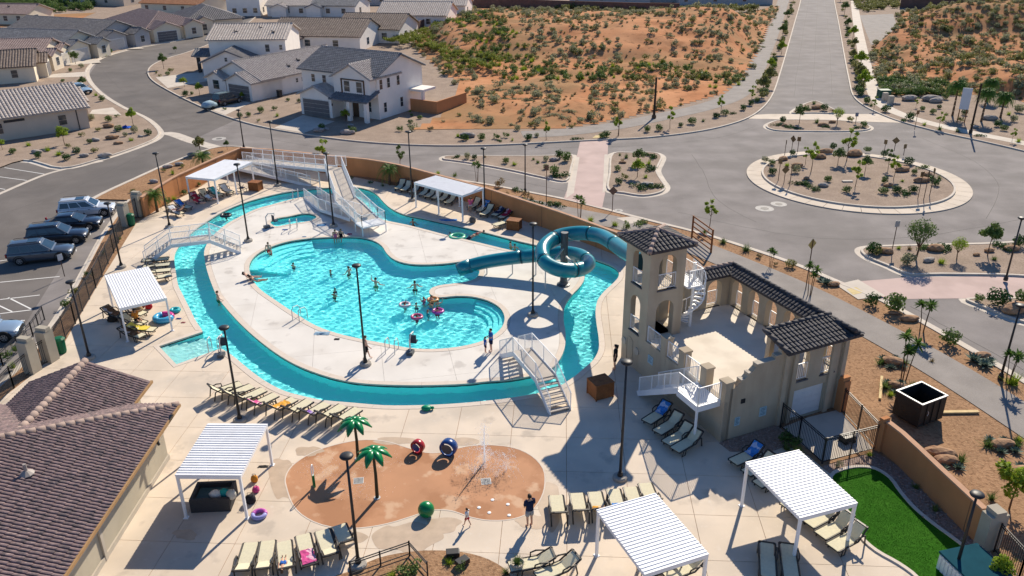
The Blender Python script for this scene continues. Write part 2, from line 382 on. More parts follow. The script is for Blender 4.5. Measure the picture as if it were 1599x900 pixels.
paving('ramp_apron', [(1305, 445), (1340, 437), (1382, 462), (1340, 468)], .018, M_walk)
paving('tactile_pad', [(1322, 452), (1337, 449), (1350, 457), (1332, 461)], .024, mat('tactile yellow', (.55, .43, .2), .8))
paving('tactile_pad_north', [(925, 216), (950, 215), (950, 211), (930, 212)], .02, MATS['tactile yellow'])
paving('ramp_apron_west', [(962, 341), (990, 338), (1003, 344), (985, 350)], .018, M_walk)
struct(KERBS.obj('kerb', M_conc)); struct(GUTTER.obj('gutter', M_conc))
# crack sealing and seams in the asphalt
M_seal = mat('crack seal', (.10, .092, .088), .8, .1, 3)
def seam(pxs, w_=.05, n=6):
    g = MB(); p = GS(pxs, n, False); p = [v + Vector((rng.normal(0, .04), rng.normal(0, .04), 0)) for v in p]; g.ribbon(p, -w_ / 2, w_ / 2, ZR + .0065); struct(g.obj('asphalt_seam', M_seal))
for q_ in ([(1268, 150), (1271, 110), (1274, 60), (1277, 0)], [(1240, 150), (1246, 100), (1258, 30), (1263, 0)], [(1300, 150), (1297, 100), (1292, 30), (1289, 0)], [(400, 212), (560, 238), (700, 240), (860, 230), (1000, 226), (1120, 214), (1180, 196)], [(720, 262), (800, 280), (880, 296)], [(1060, 330), (1150, 350), (1240, 366), (1330, 372), (1450, 366), (1599, 340)], [(1080, 240), (1100, 270), (1120, 310), (1180, 345)], [(160, 110), (185, 135), (230, 165), (290, 195)], [(1420, 475), (1500, 520), (1599, 575)], [(1440, 215), (1520, 250), (1560, 290), (1540, 340)], [(10, 330), (120, 290), (230, 235)]): seam(q_)
M_dash = mat('worn lane paint', (.33, .315, .295), .8, .2, 6, world=True)
for k in range(0):
    for a_, b_ in (((1254, 148), (1268, 0)), ((1291, 148), (1282, 0))):
        t0, t1 = (k + .1) / 9, (k + .45) / 9; P0, P1 = G(*a_, ZR), G(*b_, ZR); g = MB(); g.bar(P0.lerp(P1, t0) + Vector((0, 0, .006)), P0.lerp(P1, t1) + Vector((0, 0, .006)), .1, .004); struct(g.obj('lane_dash', M_dash))
# gravel car pad east of the avenue
paving('gravel_pad', [(1342, 24), (1395, 22), (1405, 60), (1360, 70)], .01, M_path)

# --- desert hills
def bumpf(x, y, cx, cy, sx, sy, h, rot=0):
    c, s_ = math.cos(rot), math.sin(rot); dx, dy = x - cx, y - cy; u = dx * c + dy * s_; v = -dx * s_ + dy * c
    return h * np.exp(-(u / sx) ** 2 - (v / sy) ** 2)
_ph = rng.uniform(0, 6.28, 40); _dr = rng.uniform(0, 6.28, 40)
def fbm(x, y, l0=18., a0=.5, n=18):
    z = np.zeros_like(x)
    for i in range(n):
        l = l0 * .82 ** i; z += a0 * .8 ** i * np.sin((x * math.cos(_dr[i]) + y * math.sin(_dr[i])) * 6.283 / l + _ph[i] + 1.3 * np.sin((x * math.sin(_dr[i]) - y * math.cos(_dr[i])) * 3.1 / l))
    return z
def edge_fade(X, Y, poly, wd):
    P = np.array([(p[0], p[1]) for p in poly]); d = np.full(X.shape, 1e9)
    for i in range(len(P)):
        a, b = P[i - 1], P[i]; ab = b - a; t = np.clip(((X - a[0]) * ab[0] + (Y - a[1]) * ab[1]) / (ab @ ab + 1e-9), 0, 1)
        d = np.minimum(d, np.hypot(X - a[0] - t * ab[0], Y - a[1] - t * ab[1]))
    t = np.clip(d / wd, 0, 1); return t * t * (3 - 2 * t)
DES_N = GS([(628, 205), (660, 192), (690, 172), (712, 140), (705, 128), (640, 70), (665, 50), (690, 28), (720, 12), (900, 18), (1040, 22), (1150, 22), (1218, 8), (1205, 40), (1188, 80), (1168, 118), (1140, 144), (1090, 160), (1020, 178), (940, 194), (860, 203), (740, 205)], 3)
DES_E = GS([(1360, 72), (1410, 58), (1402, 20), (1500, 14), (1720, 14), (1740, 120), (1640, 165), (1560, 150), (1470, 150), (1405, 150), (1372, 140)], 3)
c1, c2, c3 = G(1060, 60), G(760, 75), G(940, 120); e1, e2 = G(1560, 60), G(1450, 45)
def hN(x, y):
    p = G(1010, 85); q = G(1130, 55); v = G(760, 60); r = G(900, 45)
    z = bumpf(x, y, p.x, p.y + 6, 30, 15, 3.2) + bumpf(x, y, q.x, q.y, 22, 14, 4.2) + bumpf(x, y, r.x, r.y, 40, 26, 2.4) + bumpf(x, y, v.x, v.y, 20, 22, 2.6)
    f = G(900, 170); z += bumpf(x, y, f.x, f.y, 40, 9, .5)
    return z
def hE(x, y):
    p = G(1540, 75); q = G(1660, 70); a_, b_ = G(1470, 151), G(1640, 166)
    yb = a_.y + (x - a_.x) * (b_.y - a_.y) / (b_.x - a_.x); t = np.clip((y - yb - 1) / 8, 0, 1); xf = np.clip((x - G(1445, 120).x) / 9, 0, 1); bank = 2.4 * t * t * (3 - 2 * t) * xf * xf * (3 - 2 * xf)
    return bank * np.exp(-np.clip(y - yb - 14, 0, 99) / 40) + .3 * bumpf(x, y, p.x, p.y + 9, 26, 13, 5.5) + bumpf(x, y, q.x, q.y + 6, 26, 16, 6) + bumpf(x, y, G(1430, 60).x, G(1430, 60).y, 16, 18, 1.6)
DESERT = {}
def desert(name, poly, hf, st=1.1, amp=.6, fw=9.0):
    P = np.array([(p.x, p.y) for p in poly]); x0, y0 = P.min(0); x1, y1 = P.max(0)
    xs = np.arange(x0, x1 + st, st); ys = np.arange(y0, y1 + st, st); X, Y = np.meshgrid(xs, ys)
    I = inpoly(X, Y, poly)
    def zf(X, Y):
        fd = edge_fade(X, Y, poly, fw)
        return np.maximum((hf(X, Y) + amp * fbm(X, Y) * .6 + .25) * fd, 0) + .02
    Z = zf(X, Y); ok = I[:-1, :-1] & I[1:, :-1] & I[1:, 1:] & I[:-1, 1:]
    idx = np.arange(X.size).reshape(X.shape)
    F = np.stack([idx[:-1, :-1], idx[:-1, 1:], idx[1:, 1:], idx[1:, :-1]], -1)[ok]
    used = np.unique(F); mp = np.zeros(X.size, int); mp[used] = np.arange(len(used))
    V = np.stack([X, Y, Z], -1).reshape(-1, 3)[used]
    g = MB(); g.v = V.tolist(); g.f = mp[F].tolist(); g.mi = [0] * len(g.f)
    o = struct(g.obj(name, M_sand, shade=True)); DESERT[name] = (poly, lambda x, y: float(zf(np.array([x]), np.array([y]))[0])); return o
desert('desert_hill_north', DES_N, hN); desert('desert_hill_east', DES_E, hE, fw=4.0)

# --- road markings in the car park, manholes
lines = [((0, 441), (93, 432)), ((0, 468), (62, 461)), ((-10, 409), (12, 406)), ((13, 465), (49, 483)), ((-15, 471), (19, 487)), ((0, 490), (50, 484)), ((-20, 552), (38, 500)),
         ((7, 262), (69, 272)), ((-10, 275), (42, 282)), ((-15, 292), (8, 296)), ((163, 302), (188, 309)), ((36, 252), (98, 264))]
g = MB()
for a, b in lines: g.bar(G(*a, ZR + .006), G(*b, ZR + .006), .11, .004)
struct(g.obj('parking_lines', M_white))
g = MB(); p = GS([(-10, 305), (60, 275), (100, 263), (160, 250)], 4, False); g.ribbon(p, -.25, .25, ZR + .007); struct(g.obj('valley_gutter', M_conc))
g = MB(); p = GS([(225, 214), (262, 207), (300, 219), (350, 233), (372, 240)], 4, False); g.ribbon(p, -.75, .75, ZR + .007); struct(g.obj('cross_gutter', M_conc))
M_man = mat('manhole collar', (.42, .40, .37), .8, .15, 3)
for x, y, r in ((1194, 326, .85), (1216, 319, .75), (342, 217, .85), (966, 329, .4)):
    c = G(x, y, ZR); t = thing('manhole_cover', 'pale concrete manhole collar set in the asphalt ' + ('left of the roundabout, nearer one' if x == 1194 else 'left of the roundabout, farther one' if x == 1216 else 'at the mouth of the residential street' if x == 342 else 'beside the pink crossing ramp'), 'manhole', c)
    g = MB(); g.lathe([(r, 0), (r, .012), (r * .5, .014)], n=24); g.obj('collar', M_man, t)
    g = MB(); g.lathe([(r * .45, 0), (r * .45, .02), (.01, .022)], n=20); g.obj('lid', mat('cast iron', (.16, .15, .14), .7, .2, 8), t)
g = MB(); g.box((0, 0, .06), (1.0, .4, .12)); tag(g.obj('utility_vault', M_walk, loc=G(1323, 284, .03)), 'pale concrete utility lid in the roundabout gravel', 'utility lid')
# ================================================================== POOL DECK, BASINS, WATER
M_deck = overlay(mat('deck concrete', (.66, .56, .45), .85, .07, .5, bump=.08, bscale=60, spec=.12, world=True), (.50, .44, .37), .35, .5, .68, fac=.7)
overlay(M_deck, (.36, .31, .26), .6, .60, .68, detail=8, fac=.5)
overlay(M_deck, (.47, .40, .32), .12, .5, .62, detail=3, fac=.5)
overlay(M_deck, (.68, .62, .55), 3, .6, .75, fac=.4)
M_deck2 = overlay(mat('island concrete', (.68, .645, .595), .85, .06, .5, bump=.08, bscale=60, spec=.12, world=True), (.54, .50, .45), .35, .5, .68, fac=.6)
overlay(M_deck2, (.40, .37, .34), .7, .6, .68, detail=8, fac=.5)
M_coping = overlay(mat('coping concrete', (.63, .55, .47), .85, .06, 2, spec=.12, world=True), (.52, .44, .36), 2, .55, .7, fac=.5)
M_tile = mat('waterline tile', (.012, .025, .035), .35, .3, 12, spec=.5, world=True)
M_plas = mat('pool plaster', (.27, .985, .985), .8, .012, 1.2, world=True)
M_plas2 = mat('pale pool plaster', (.5, .82, .80), .8, .06, 1.2, world=True)
ZW = -.13
# splash pad outline (also cut out of the deck)
PAD = GS([(447, 760), (446, 745), (455, 729), (475, 714), (500, 702), (535, 692), (570, 687), (605, 690), (635, 699), (665, 707), (695, 706), (725, 698), (760, 695), (800, 699), (830, 712), (848, 732), (851, 755), (845, 778), (828, 800), (800, 811), (765, 813), (735, 808), (705, 798), (675, 797), (645, 806), (605, 818), (560, 825), (515, 823), (480, 810), (458, 790)], 3)
GRASS = GS([(1300, 745), (1318, 735), (1342, 731), (1366, 734), (1388, 748), (1404, 770), (1426, 795), (1456, 820), (1490, 845), (1520, 870), (1545, 905), (1560, 950), (1500, 985), (1460, 940), (1435, 903), (1405, 880), (1370, 860), (1346, 838), (1334, 812), (1318, 790), (1304, 768)], 3)
BED = GS([(520, 905), (545, 893), (590, 872), (640, 862), (690, 860), (735, 865), (775, 880), (800, 905), (800, 960), (520, 960)], 3)
DECK_O = [G(*p) for p in [(-150, 1250), (-60, 740), (-20, 640), (45, 590), (95, 545), (150, 450), (212, 350), (240, 330), (300, 300), (376, 252), (460, 264), (560, 278), (700, 308), (790, 330), (880, 357), (965, 386), (1000, 420), (1040, 520)]] + [G(1125, 688), G(1160, 705), G(1215, 690), G(1262, 712), G(1298, 742)] + [Vector(p) for p in GRASS[:]][-1:-36:-1] + [G(1560, 1250)]
DECK_O = [Vector((p.x, p.y, 0)) for p in DECK_O]
def deck_piece(name, outer, holes, ang_, sx, sy, off=(0, 0), gap=.022, z=0.0, dep=.09, m=None):
    """concrete cut into slabs along a joint grid; each slab an own object with its joint gap"""
    g = MB(); g.sheet(clean(outer), z, [clean(h) for h in holes])
    me = bpy.data.meshes.new('tmp'); me.from_pydata(g.v, [], g.f)
    bm = bmesh.new(); bm.from_mesh(me)
    ca, sa = math.cos(ang_), math.sin(ang_); U = Vector((ca, sa, 0)); V = Vector((-sa, ca, 0))
    us = [v.co.dot(U) for v in bm.verts]; vs = [v.co.dot(V) for v in bm.verts]
    def cuts(lo, hi, st, o):
        k = math.floor((lo - o) / st); r = []
        while k * st + o < hi: r.append(k * st + o); k += 1
        return r
    cu = cuts(min(us), max(us), sx, off[0]); cv = cuts(min(vs), max(vs), sy, off[1])
    for D, cc in ((U, cu), (V, cv)):
        for c in cc:
            for e in (-gap / 2, gap / 2):
                bmesh.ops.bisect_plane(bm, geom=bm.verts[:] + bm.edges[:] + bm.faces[:], plane_co=D * (c + e), plane_no=D)
    cells = {}
    for f in bm.faces:
        if f.calc_area() < 1e-7: continue
        c = f.calc_center_median(); u, v = c.dot(U), c.dot(V)
        ku, kv = math.floor((u - off[0]) / sx), math.floor((v - off[1]) / sy)
        du = (u - off[0]) - ku * sx; dv = (v - off[1]) - kv * sy
        if min(du, sx - du) < gap / 2 - 1e-5 or min(dv, sy - dv) < gap / 2 - 1e-5: continue
        cells.setdefault((ku, kv), []).append(f)
    root = struct(bpy.data.objects.new(name, None)); COL.objects.link(root)
    for key, fs in sorted(cells.items()):
        vid = {}; V_ = []; F_ = []; ec = {}
        for f in fs:
            t = []
            for v in f.verts:
                if v.index not in vid or True:
                    k = (round(v.co.x, 4), round(v.co.y, 4))
                    if k not in vid: vid[k] = len(V_); V_.append((v.co.x, v.co.y, z))
                t.append(vid[k])
            if len(set(t)) == len(t): F_.append(tuple(t))
        for t in F_:
            for i in range(len(t)): ec[(t[i - 1], t[i])] = 1
        n = len(V_); lowv = [(x, y, z - dep) for x, y, _ in V_]
        sides = [(b, a, a + n, b + n) for (a, b) in ec if (b, a) not in ec]
        h = MB(); h.v = V_ + lowv; h.f = F_ + sides; h.mi = [0] * len(h.f)
        h.obj('slab', m or M_deck, root)
    bm.free(); return root
CW = .34
jang = ang((275, 742), (374, 745))
deck_piece('pool_deck', DECK_O, [off_poly(RIV_O, CW), off_poly(PAD, .035)] + [off_poly(BED, 0)], jang, 2.9, 2.9, (.6, 1.1))
deck_piece('pool_island_deck', off_poly(RIV_I, -CW), [off_poly(MAIN, CW), off_poly(SPA, .28)], jang + .25, 4.2, 4.2, (.4, .2), gap=.012, m=M_deck2)
g = MB(); g.sheet([G(*p) for p in [(-190, 1270), (-60, 640), (60, 560), (215, 330), (376, 245), (965, 380), (1320, 620), (1480, 900), (1600, 1270)]], -.1, [off_poly(RIV_O, .3)]); struct(g.obj('deck_base', mat('joint dark', (.25, .215, .18), .95)))
g = MB(); g.sheet(off_poly(RIV_I, -.3), -.1, [off_poly(MAIN, .3), off_poly(SPA, .2)]); struct(g.obj('island_base', MATS['joint dark']))
# copings: real stone pieces round every water edge
def coping(name, poly, wd, inward, seg=3):
    root = struct(bpy.data.objects.new(name, None)); COL.objects.link(root)
    P = clean(poly); N = len(P); Q = off_poly(P, wd * inward); B = off_poly(P, -.05 * inward)
    i = 0
    while i < N:
        j = min(i + seg, N); ids = [k % N for k in range(i, j + 1)]
        lo = [B[k] for k in ids]; hi = [Q[k] for k in ids]
        e = .006
        for L_ in (lo, hi):
            d0 = (L_[1] - L_[0]); d1 = (L_[-1] - L_[-2])
            L_[0] = L_[0] + d0.normalized() * e; L_[-1] = L_[-1] - d1.normalized() * e
        h = MB(); h.prism(lo + hi[::-1], -.085, .012 + .003 * random.random(), True); h.obj('coping_stone', M_coping, root); i = j
coping('coping_main_pool', MAIN, CW - .015, 1, 5); coping('coping_spa', SPA, .265, 1, 5)
coping('coping_river_outer', RIV_O, CW - .015, 1, 5); coping('coping_river_inner', RIV_I, CW - .015, -1, 5)
# basins
def basin(name, poly, depth, flip, m=M_plas):
    P = clean(poly); N = len(P); h = MB(); h.mat(0)
    for za, zb, mi in ((-.27, -.06, 1), (-depth, -.27, 0)):
        h.mat(mi); h.add([(p.x, p.y, za) for p in P] + [(p.x, p.y, zb) for p in P], [((i, (i + 1) % N, N + (i + 1) % N, N + i)) for i in range(N)])
    o = struct(h.obj(name, [m, M_tile])); o.cycles.is_caustics_receiver = True; return o
DM, DR = 1.25, 1.15
basin('main_pool_wall', MAIN, DM, 0); basin('spa_wall', SPA, .9, 0); basin('river_wall_outer', RIV_O, DR, 0); basin('river_wall_inner', RIV_I, DR, 1)
def floor_(name, poly, z, holes=(), m=M_plas):
    g = MB(); g.sheet(clean(poly), z, [clean(h) for h in holes]); o = struct(g.obj(name, m)); o.cycles.is_caustics_receiver = True; return o
floor_('main_pool_floor', MAIN, -DM); floor_('spa_floor', SPA, -.9); floor_('river_floor', RIV_O, -DR, [RIV_I])
# wading entry of the river: sloping pale steps at the corner
st = bpy.data.objects.new('river_entry_steps', None); COL.objects.link(st); struct(st)
a0, a1, b0, b1 = G(247, 541), G(275, 570), G(316, 519), G(341, 548)
for k in range(5):
    t0, t1 = k / 5, (k + 1) / 5; z = -.16 - .17 * k
    P = [a0.lerp(b0, t0), a1.lerp(b1, t0), a1.lerp(b1, t1), a0.lerp(b0, t1)]
    h = MB(); h.prism(P, -1.12, z); o = h.obj('step', M_plas2, st); o.cycles.is_caustics_receiver = True
# main pool: curved steps at the east end, bench and steps at the beach end
st = bpy.data.objects.new('main_pool_steps', None); COL.objects.link(st); struct(st)
east = [p for p in MAIN if p.x > G(740, 470).x]
ctr = G(725, 505)
for k in range(3):
    wd = .42 * (k + 1); inn = [p + (ctr - p).normalized() * wd for p in east]
    h = MB(); h.prism([p + (p - ctr).normalized() * .02 for p in east] + inn[::-1], -1.24, -.36 - .26 * k); o = h.obj('step', M_plas, st); o.cycles.is_caustics_receiver = True
west = GS([(388, 418), (394, 404), (406, 394), (424, 385), (452, 377), (486, 372)], 4, False); cw_ = G(500, 420)
for k in range(4):
    wd = .75 * (k + 1); inn = [p + (cw_ - p).normalized() * wd for p in west]
    h = MB(); h.prism(west + inn[::-1], -1.24, -.28 - .2 * k); o = h.obj('step', M_plas, st); o.cycles.is_caustics_receiver = True
# water surfaces with real ripples
def wav(X, Y, seed=3, sc=1.0):
    r = np.random.default_rng(seed); Z = np.zeros_like(X)
    for lam, amp in ((1.0, .0058), (.66, .0068), (.47, .0047), (.34, .0024)):
        for k in range(7):
            a = r.uniform(0, 2 * np.pi); ph = r.uniform(0, 6.28); l = lam * r.uniform(.8, 1.25)
            Z += amp * .43 * sc * np.sin(2 * np.pi / l * (X * np.cos(a) + Y * np.sin(a)) + ph)
    return Z
M_water = bpy.data.materials.new('water'); M_water.use_nodes = True; MATS['water'] = M_water
_nt = M_water.node_tree; _g = _nt.nodes.new('ShaderNodeBsdfGlass'); _g.inputs['IOR'].default_value = 1.33; _g.inputs['Roughness'].default_value = 0
_g.inputs['Color'].default_value = (.92, 1.0, 1.0, 1); _nt.links.new(_g.outputs[0], _nt.nodes['Material Output'].inputs[0])
def water(name, poly, holes=(), hs=.06, sc=1.0):
    P = np.array([(p.x, p.y) for p in poly]); x0, y0 = P.min(0) - .3; x1, y1 = P.max(0) + .3
    X, Y = np.meshgrid(np.arange(x0, x1, hs), np.arange(y0, y1, hs))
    I = inpoly(X, Y, off_poly(clean(poly), .16))
    for h in holes: I &= ~inpoly(X, Y, off_poly(clean(h), -.16))
    ok = I[:-1, :-1] & I[1:, :-1] & I[1:, 1:] & I[:-1, 1:]; idx = np.arange(X.size).reshape(X.shape)
    F = np.stack([idx[:-1, :-1], idx[:-1, 1:], idx[1:, 1:], idx[1:, :-1]], -1)[ok]
    used = np.unique(F); mp = np.zeros(X.size, int); mp[used] = np.arange(len(used))
    Z = wav(X, Y, sc=sc) + ZW; V = np.stack([X, Y, Z], -1).reshape(-1, 3)[used]
    me = bpy.data.meshes.new(name); me.from_pydata(V.tolist(), [], mp[F].tolist()); me.materials.append(M_water)
    me.polygons.foreach_set('use_smooth', [True] * len(me.polygons))
    o = bpy.data.objects.new(name, me); COL.objects.link(o); struct(o); o.cycles.is_caustics_caster = True; return o
water('water_main_pool', MAIN); water('water_spa', SPA, sc=.8); water('water_river', RIV_O, [RIV_I])

# splash pad, grass, planted bed
M_pad = overlay(mat('orange splash pad', (.46, .235, .125), .75, .08, .6, spec=.2, world=True), (.35, .165, .08), .45, .5, .58, fac=.75)
overlay(M_pad, (.60, .40, .26), .8, .56, .64, fac=.7)
g = MB(); g.sheet(PAD, .004); struct(g.obj('splash_pad', M_pad))
g = MB(); g.ribbon(PAD, -.03, .03, -.05, .01, True); struct(g.obj('splash_pad_edge', M_coping))
M_turf = overlay(mat('artificial turf', (.04, .16, .012), .9, .12, 3, bump=.8, bscale=120, spec=.05, world=True), (.058, .195, .018), .8, .45, .65, fac=.6)
g = MB(); g.sheet(GRASS, .02); struct(g.obj('turf_ground', M_turf))
rg = random.Random(5); g = MB(); Pg = [(p.x, p.y) for p in GRASS]; bx = [p[0] for p in Pg]; by = [p[1] for p in Pg]
XX = rng.uniform(min(bx), max(bx), 60000); YY = rng.uniform(min(by), max(by), 60000); II = inpoly(XX, YY, off_poly(GRASS, -.05))
for x, y in zip(XX[II], YY[II]):
    a = rg.uniform(0, 3.14); c, s_ = .012 * math.cos(a), .012 * math.sin(a); hh = rg.uniform(.014, .028); dx, dy = rg.uniform(-.02, .02), rg.uniform(-.02, .02)
    g.add([(x - c, y - s_, .015), (x + c, y + s_, .015), (x + dx, y + dy, hh + .015)], [(0, 1, 2)])
o = stuff(g.obj('turf_grass', M_turf)); tag(o, 'bright green artificial turf blades filling the curved lawn', 'grass')
g = MB(); g.ribbon(GRASS, -.01, .16, -.05, .07, True) if sum(GRASS[i - 1].x * GRASS[i].y - GRASS[i].x * GRASS[i - 1].y for i in range(len(GRASS))) < 0 else g.ribbon(GRASS, -.16, .01, -.05, .07, True)
struct(g.obj('turf_kerb', M_coping))
g = MB(); g.sheet(BED, .01); struct(g.obj('planted_bed', M_brown))
# ================================================================== BUILDINGS AT THE POOL
M_stucco = overlay(mat('tan stucco', (.45, .38, .285), .9, .07, 1.0, bump=.25, bscale=90, spec=.1, world=True), (.35, .285, .21), .9, .5, .68, fac=.65, stretch=(1, 1, .2))
M_stone = mat('cap stone', (.46, .41, .34), .85, .08, 2, bump=.1, bscale=40, spec=.12, world=True)
M_tiled = overlay(mat('dark roof tile', (.05, .047, .052), .75, .25, 5, bump=.15, bscale=40, spec=.35, world=True), (.12, .108, .112), 4, .5, .66, fac=.6)
M_tilec = overlay(mat('mauve roof tile', (.20, .142, .14), .8, .25, 5, bump=.2, bscale=40, spec=.25, world=True), (.095, .078, .082), 3.2, .5, .62, fac=.8)
overlay(M_tilec, (.36, .27, .24), 4.5, .58, .7, fac=.7)
M_ridge = mat('ridge tile', (.33, .25, .215), .85, .15, 4, bump=.2, bscale=30, spec=.15, world=True)
M_railw = mat('white powder coat', (.78, .79, .80), .45, .04, 3, spec=.4)
M_black = mat('black steel', (.018, .018, .02), .5, .2, 5, spec=.4)
M_dark = mat('dark opening', (.02, .02, .022), .7)
M_terr = overlay(mat('terrace screed', (.72, .645, .54), .85, .06, .7, spec=.12, world=True), (.56, .49, .40), .6, .5, .7, fac=.6)
M_glass = mat('window glass', (.03, .045, .055), .08, .2, 2, spec=.8)
M_doorw = mat('white roll door', (.66, .67, .68), .6, .04, 3)

def panel(mb, o, d, n, outline, holes, t):
    """wall panel standing on direction d, thickness t along n; outline and holes in (s, z)"""
    o = Vector(o); d = Vector(d).normalized(); n = Vector(n).normalized()
    loops = [[Vector((p[0], p[1], 0)) for p in l] for l in [outline] + list(holes)]
    flat = [p for l in loops for p in l]; N = len(flat)
    P = lambda p, k: o + d * p.x + Vector((0, 0, p.y)) + n * (t * k)
    vs = [P(p, 0) for p in flat] + [P(p, 1) for p in flat]; fs = []
    for tr in tessellate_polygon(loops): fs += [tuple(tr), tuple(i + N for i in tr[::-1])]
    b = 0
    for l in loops:
        m = len(l)
        for i in range(m): fs.append((b + i, b + (i + 1) % m, N + b + (i + 1) % m, N + b + i))
        b += m
    return mb.add(vs, fs)
def arch(s0, s1, z0, z1, n=8):
    r = (s1 - s0) / 2; c = (s0 + s1) / 2
    return [(s0, z0), (s1, z0)] + [(c + r * math.cos(math.pi * k / n), z1 - r + r * math.sin(math.pi * k / n)) for k in range(n + 1)]
def rect(s0, s1, z0, z1): return [(s0, z0), (s1, z0), (s1, z1), (s0, z1)]

def tile_poly(pts, pitch=.3, course=.4, hgt=.07):
    """tiles covering a sloped polygon whose first edge is the eave: list of (verts, faces) per tile"""
    P = [Vector(p) for p in pts]; O = P[0]; U = (P[1] - P[0]).normalized()
    nn = Vector((0, 0, 0))
    for i in range(1, len(P) - 1): nn += (P[i] - O).cross(P[i + 1] - O)
    N = nn.normalized()
    if N.z < 0: N = -N
    V = N.cross(U).normalized()
    if V.z < 0: V = -V
    uv = [((p - O).dot(U), (p - O).dot(V)) for p in P]
    us = [a for a, b in uv]; vs_ = [b for a, b in uv]; out = []
    nu = int((max(us) - min(us)) / pitch); nv = int((max(vs_) - min(vs_)) / course) + 1
    UU = np.array([min(us) + (i + .5) * pitch for i in range(nu)]); VV = np.array([min(vs_) + (j + .5) * course for j in range(nv)])
    X, Y = np.meshgrid(UU, VV); I = inpoly(X, Y, uv)
    for j in range(nv):
        for i in range(nu):
            if not I[j, i]: continue
            u, v = X[j, i], Y[j, i]; h = pitch / 2 * .97; lo, hi = v - course / 2 - .03, v + course / 2
            jit = (random.random() - .5) * .012; vv = []
            for vq, lift in ((lo, .035), (hi, 0)):
                for k, hk in ((-1, 0), (-.55, .75), (0, 1), (.55, .75), (1, 0)):
                    vv.append(O + U * (u + k * h) + V * vq + N * (hk * hgt + lift + jit + .01))
            fs = [(k, k + 1, 6 + k, 5 + k) for k in range(4)] + [(0, 4, 3, 2, 1)]
            out.append((vv, fs))
    return out
def tiles(mb, pts, **k):
    for v, f in tile_poly(pts, **k): mb.add(v, f)
def ridge(mb, p, q, r=.13, st=.42):
    p = Vector(p); q = Vector(q); L = (q - p).length; n = max(1, int(L / st)); d = (q - p) / n
    for i in range(n):
        a = p + d * i; b = p + d * (i + 1.12); mb.tube([a + Vector((0, 0, .02)), b + Vector((0, 0, .02))], [r * 1.08, r * .92], 8)
def deckroof(parent, name, planes, ridges, m, mr=None, pitch=.3, course=.4, th=.12, hgt=.07):
    """roof part: boarding, then tiles (one joined part) and ridge caps as sub-parts"""
    g = MB()
    for pl in planes:
        P = [Vector(p) for p in pl]; n = len(P)
        g.add([p for p in P] + [p - Vector((0, 0, th)) for p in P], [tuple(range(n)), tuple(range(2 * n - 1, n - 1, -1))] + [(i, n + i, n + (i + 1) % n, (i + 1) % n) for i in range(n)])
    ro = g.obj(name, m, parent, fixn=True)
    t = MB()
    for pl in planes: tiles(t, pl, pitch=pitch, course=course, hgt=hgt)
    stuff(t.obj('roof_tiles', m, ro))
    if ridges:
        t = MB()
        for a, b in ridges: ridge(t, a, b)
        t.obj('ridge_caps', mr or m, ro, shade=True)
    return ro
def railing(mb_frame, mb_pick, pts, h=1.05, sp=.12, base=.08, r=.022, pr=.009, posts=1.5):
    """posts + rails in mb_frame, pickets in mb_pick along 3-D floor points"""
    P = [Vector(p) for p in pts]; Z = Vector((0, 0, 1))
    for a, b in zip(P[:-1], P[1:]):
        mb_frame.bar(a + Z * h, b + Z * h, r * 2, r * 2); mb_frame.bar(a + Z * base, b + Z * base, r * 1.5, r * 1.5)
        L = (b - a).length; n = max(1, round(L / posts))
        for i in range(n + 1):
            p = a.lerp(b, i / n); mb_frame.bar(p, p + Z * (h + .02), r * 2.2)
        k = max(1, int(L / sp))
        for i in range(1, k):
            p = a.lerp(b, i / k); mb_pick.bar(p + Z * base, p + Z * h, pr * 2)
def rail_obj(parent, pts, m=None, name='railing', **k):
    a, b = MB(), MB(); railing(a, b, pts, **k); m = m or M_railw
    o = a.obj(name, m, parent); stuff(b.obj('pickets', m, o)); return o

# ------------------------------------------------------------------ pavilion with tower and roofless terrace
BA = R(-65.7); Ua = Vector((math.cos(BA), math.sin(BA), 0)); Vb = Vector((-math.sin(BA), math.cos(BA), 0))
BO = G(1004, 588) - Ua * 2.5
pav = thing('slide_pavilion', 'tan stucco pavilion with square arched tower, arcade walls and open roof terrace', 'building', BO, BA)
# local frame: x = u (towards the camera corner), y = v
X_, Y_ = Vector((1, 0, 0)), Vector((0, 1, 0))
ZF, TT, TU, TV = 2.35, 8.05, 2.5, 2.4
tw = MB()
up = lambda s0, s1: [arch(s0, s1, 5.45, 7.55), arch(s0, s1, 2.4, 4.75)]
panel(tw, (0, 0, 0), X_, Y_, rect(0, TU, 0, TT), up(.75, 1.75), .35)
panel(tw, (0, TV, 0), X_, -Y_, rect(0, TU, 0, TT), up(.75, 1.75), .35)
panel(tw, (TU, .352, 0), Y_, -X_, rect(0, TV - .704, 0, TT), up(.25, 1.45), .35)
panel(tw, (0, .352, 0), Y_, X_, rect(0, TV - .704, 0, TT), [arch(.25, 1.45, 5.45, 7.4), arch(.25, 1.45, 2.4, 4.75)], .35)
tw.obj('tower', M_stucco, pav, fixn=True)
for z in (2.22, 5.3):
    h = MB(); h.b2(.352, TU - .352, .352, TV - .352, z, z + .13); h.obj('tower_floor', M_terr, pav)
e = .4; pk = (TU / 2, TV / 2, TT + .6); c = [(-e, -e, TT), (TU + e, -e, TT), (TU + e, TV + e, TT), (-e, TV + e, TT)]
deckroof(pav, 'tower_roof', [(c[i], c[(i + 1) % 4], pk) for i in range(4)], [(c[i], pk) for i in range(4)], M_tiled, M_ridge, pitch=.26, course=.36)
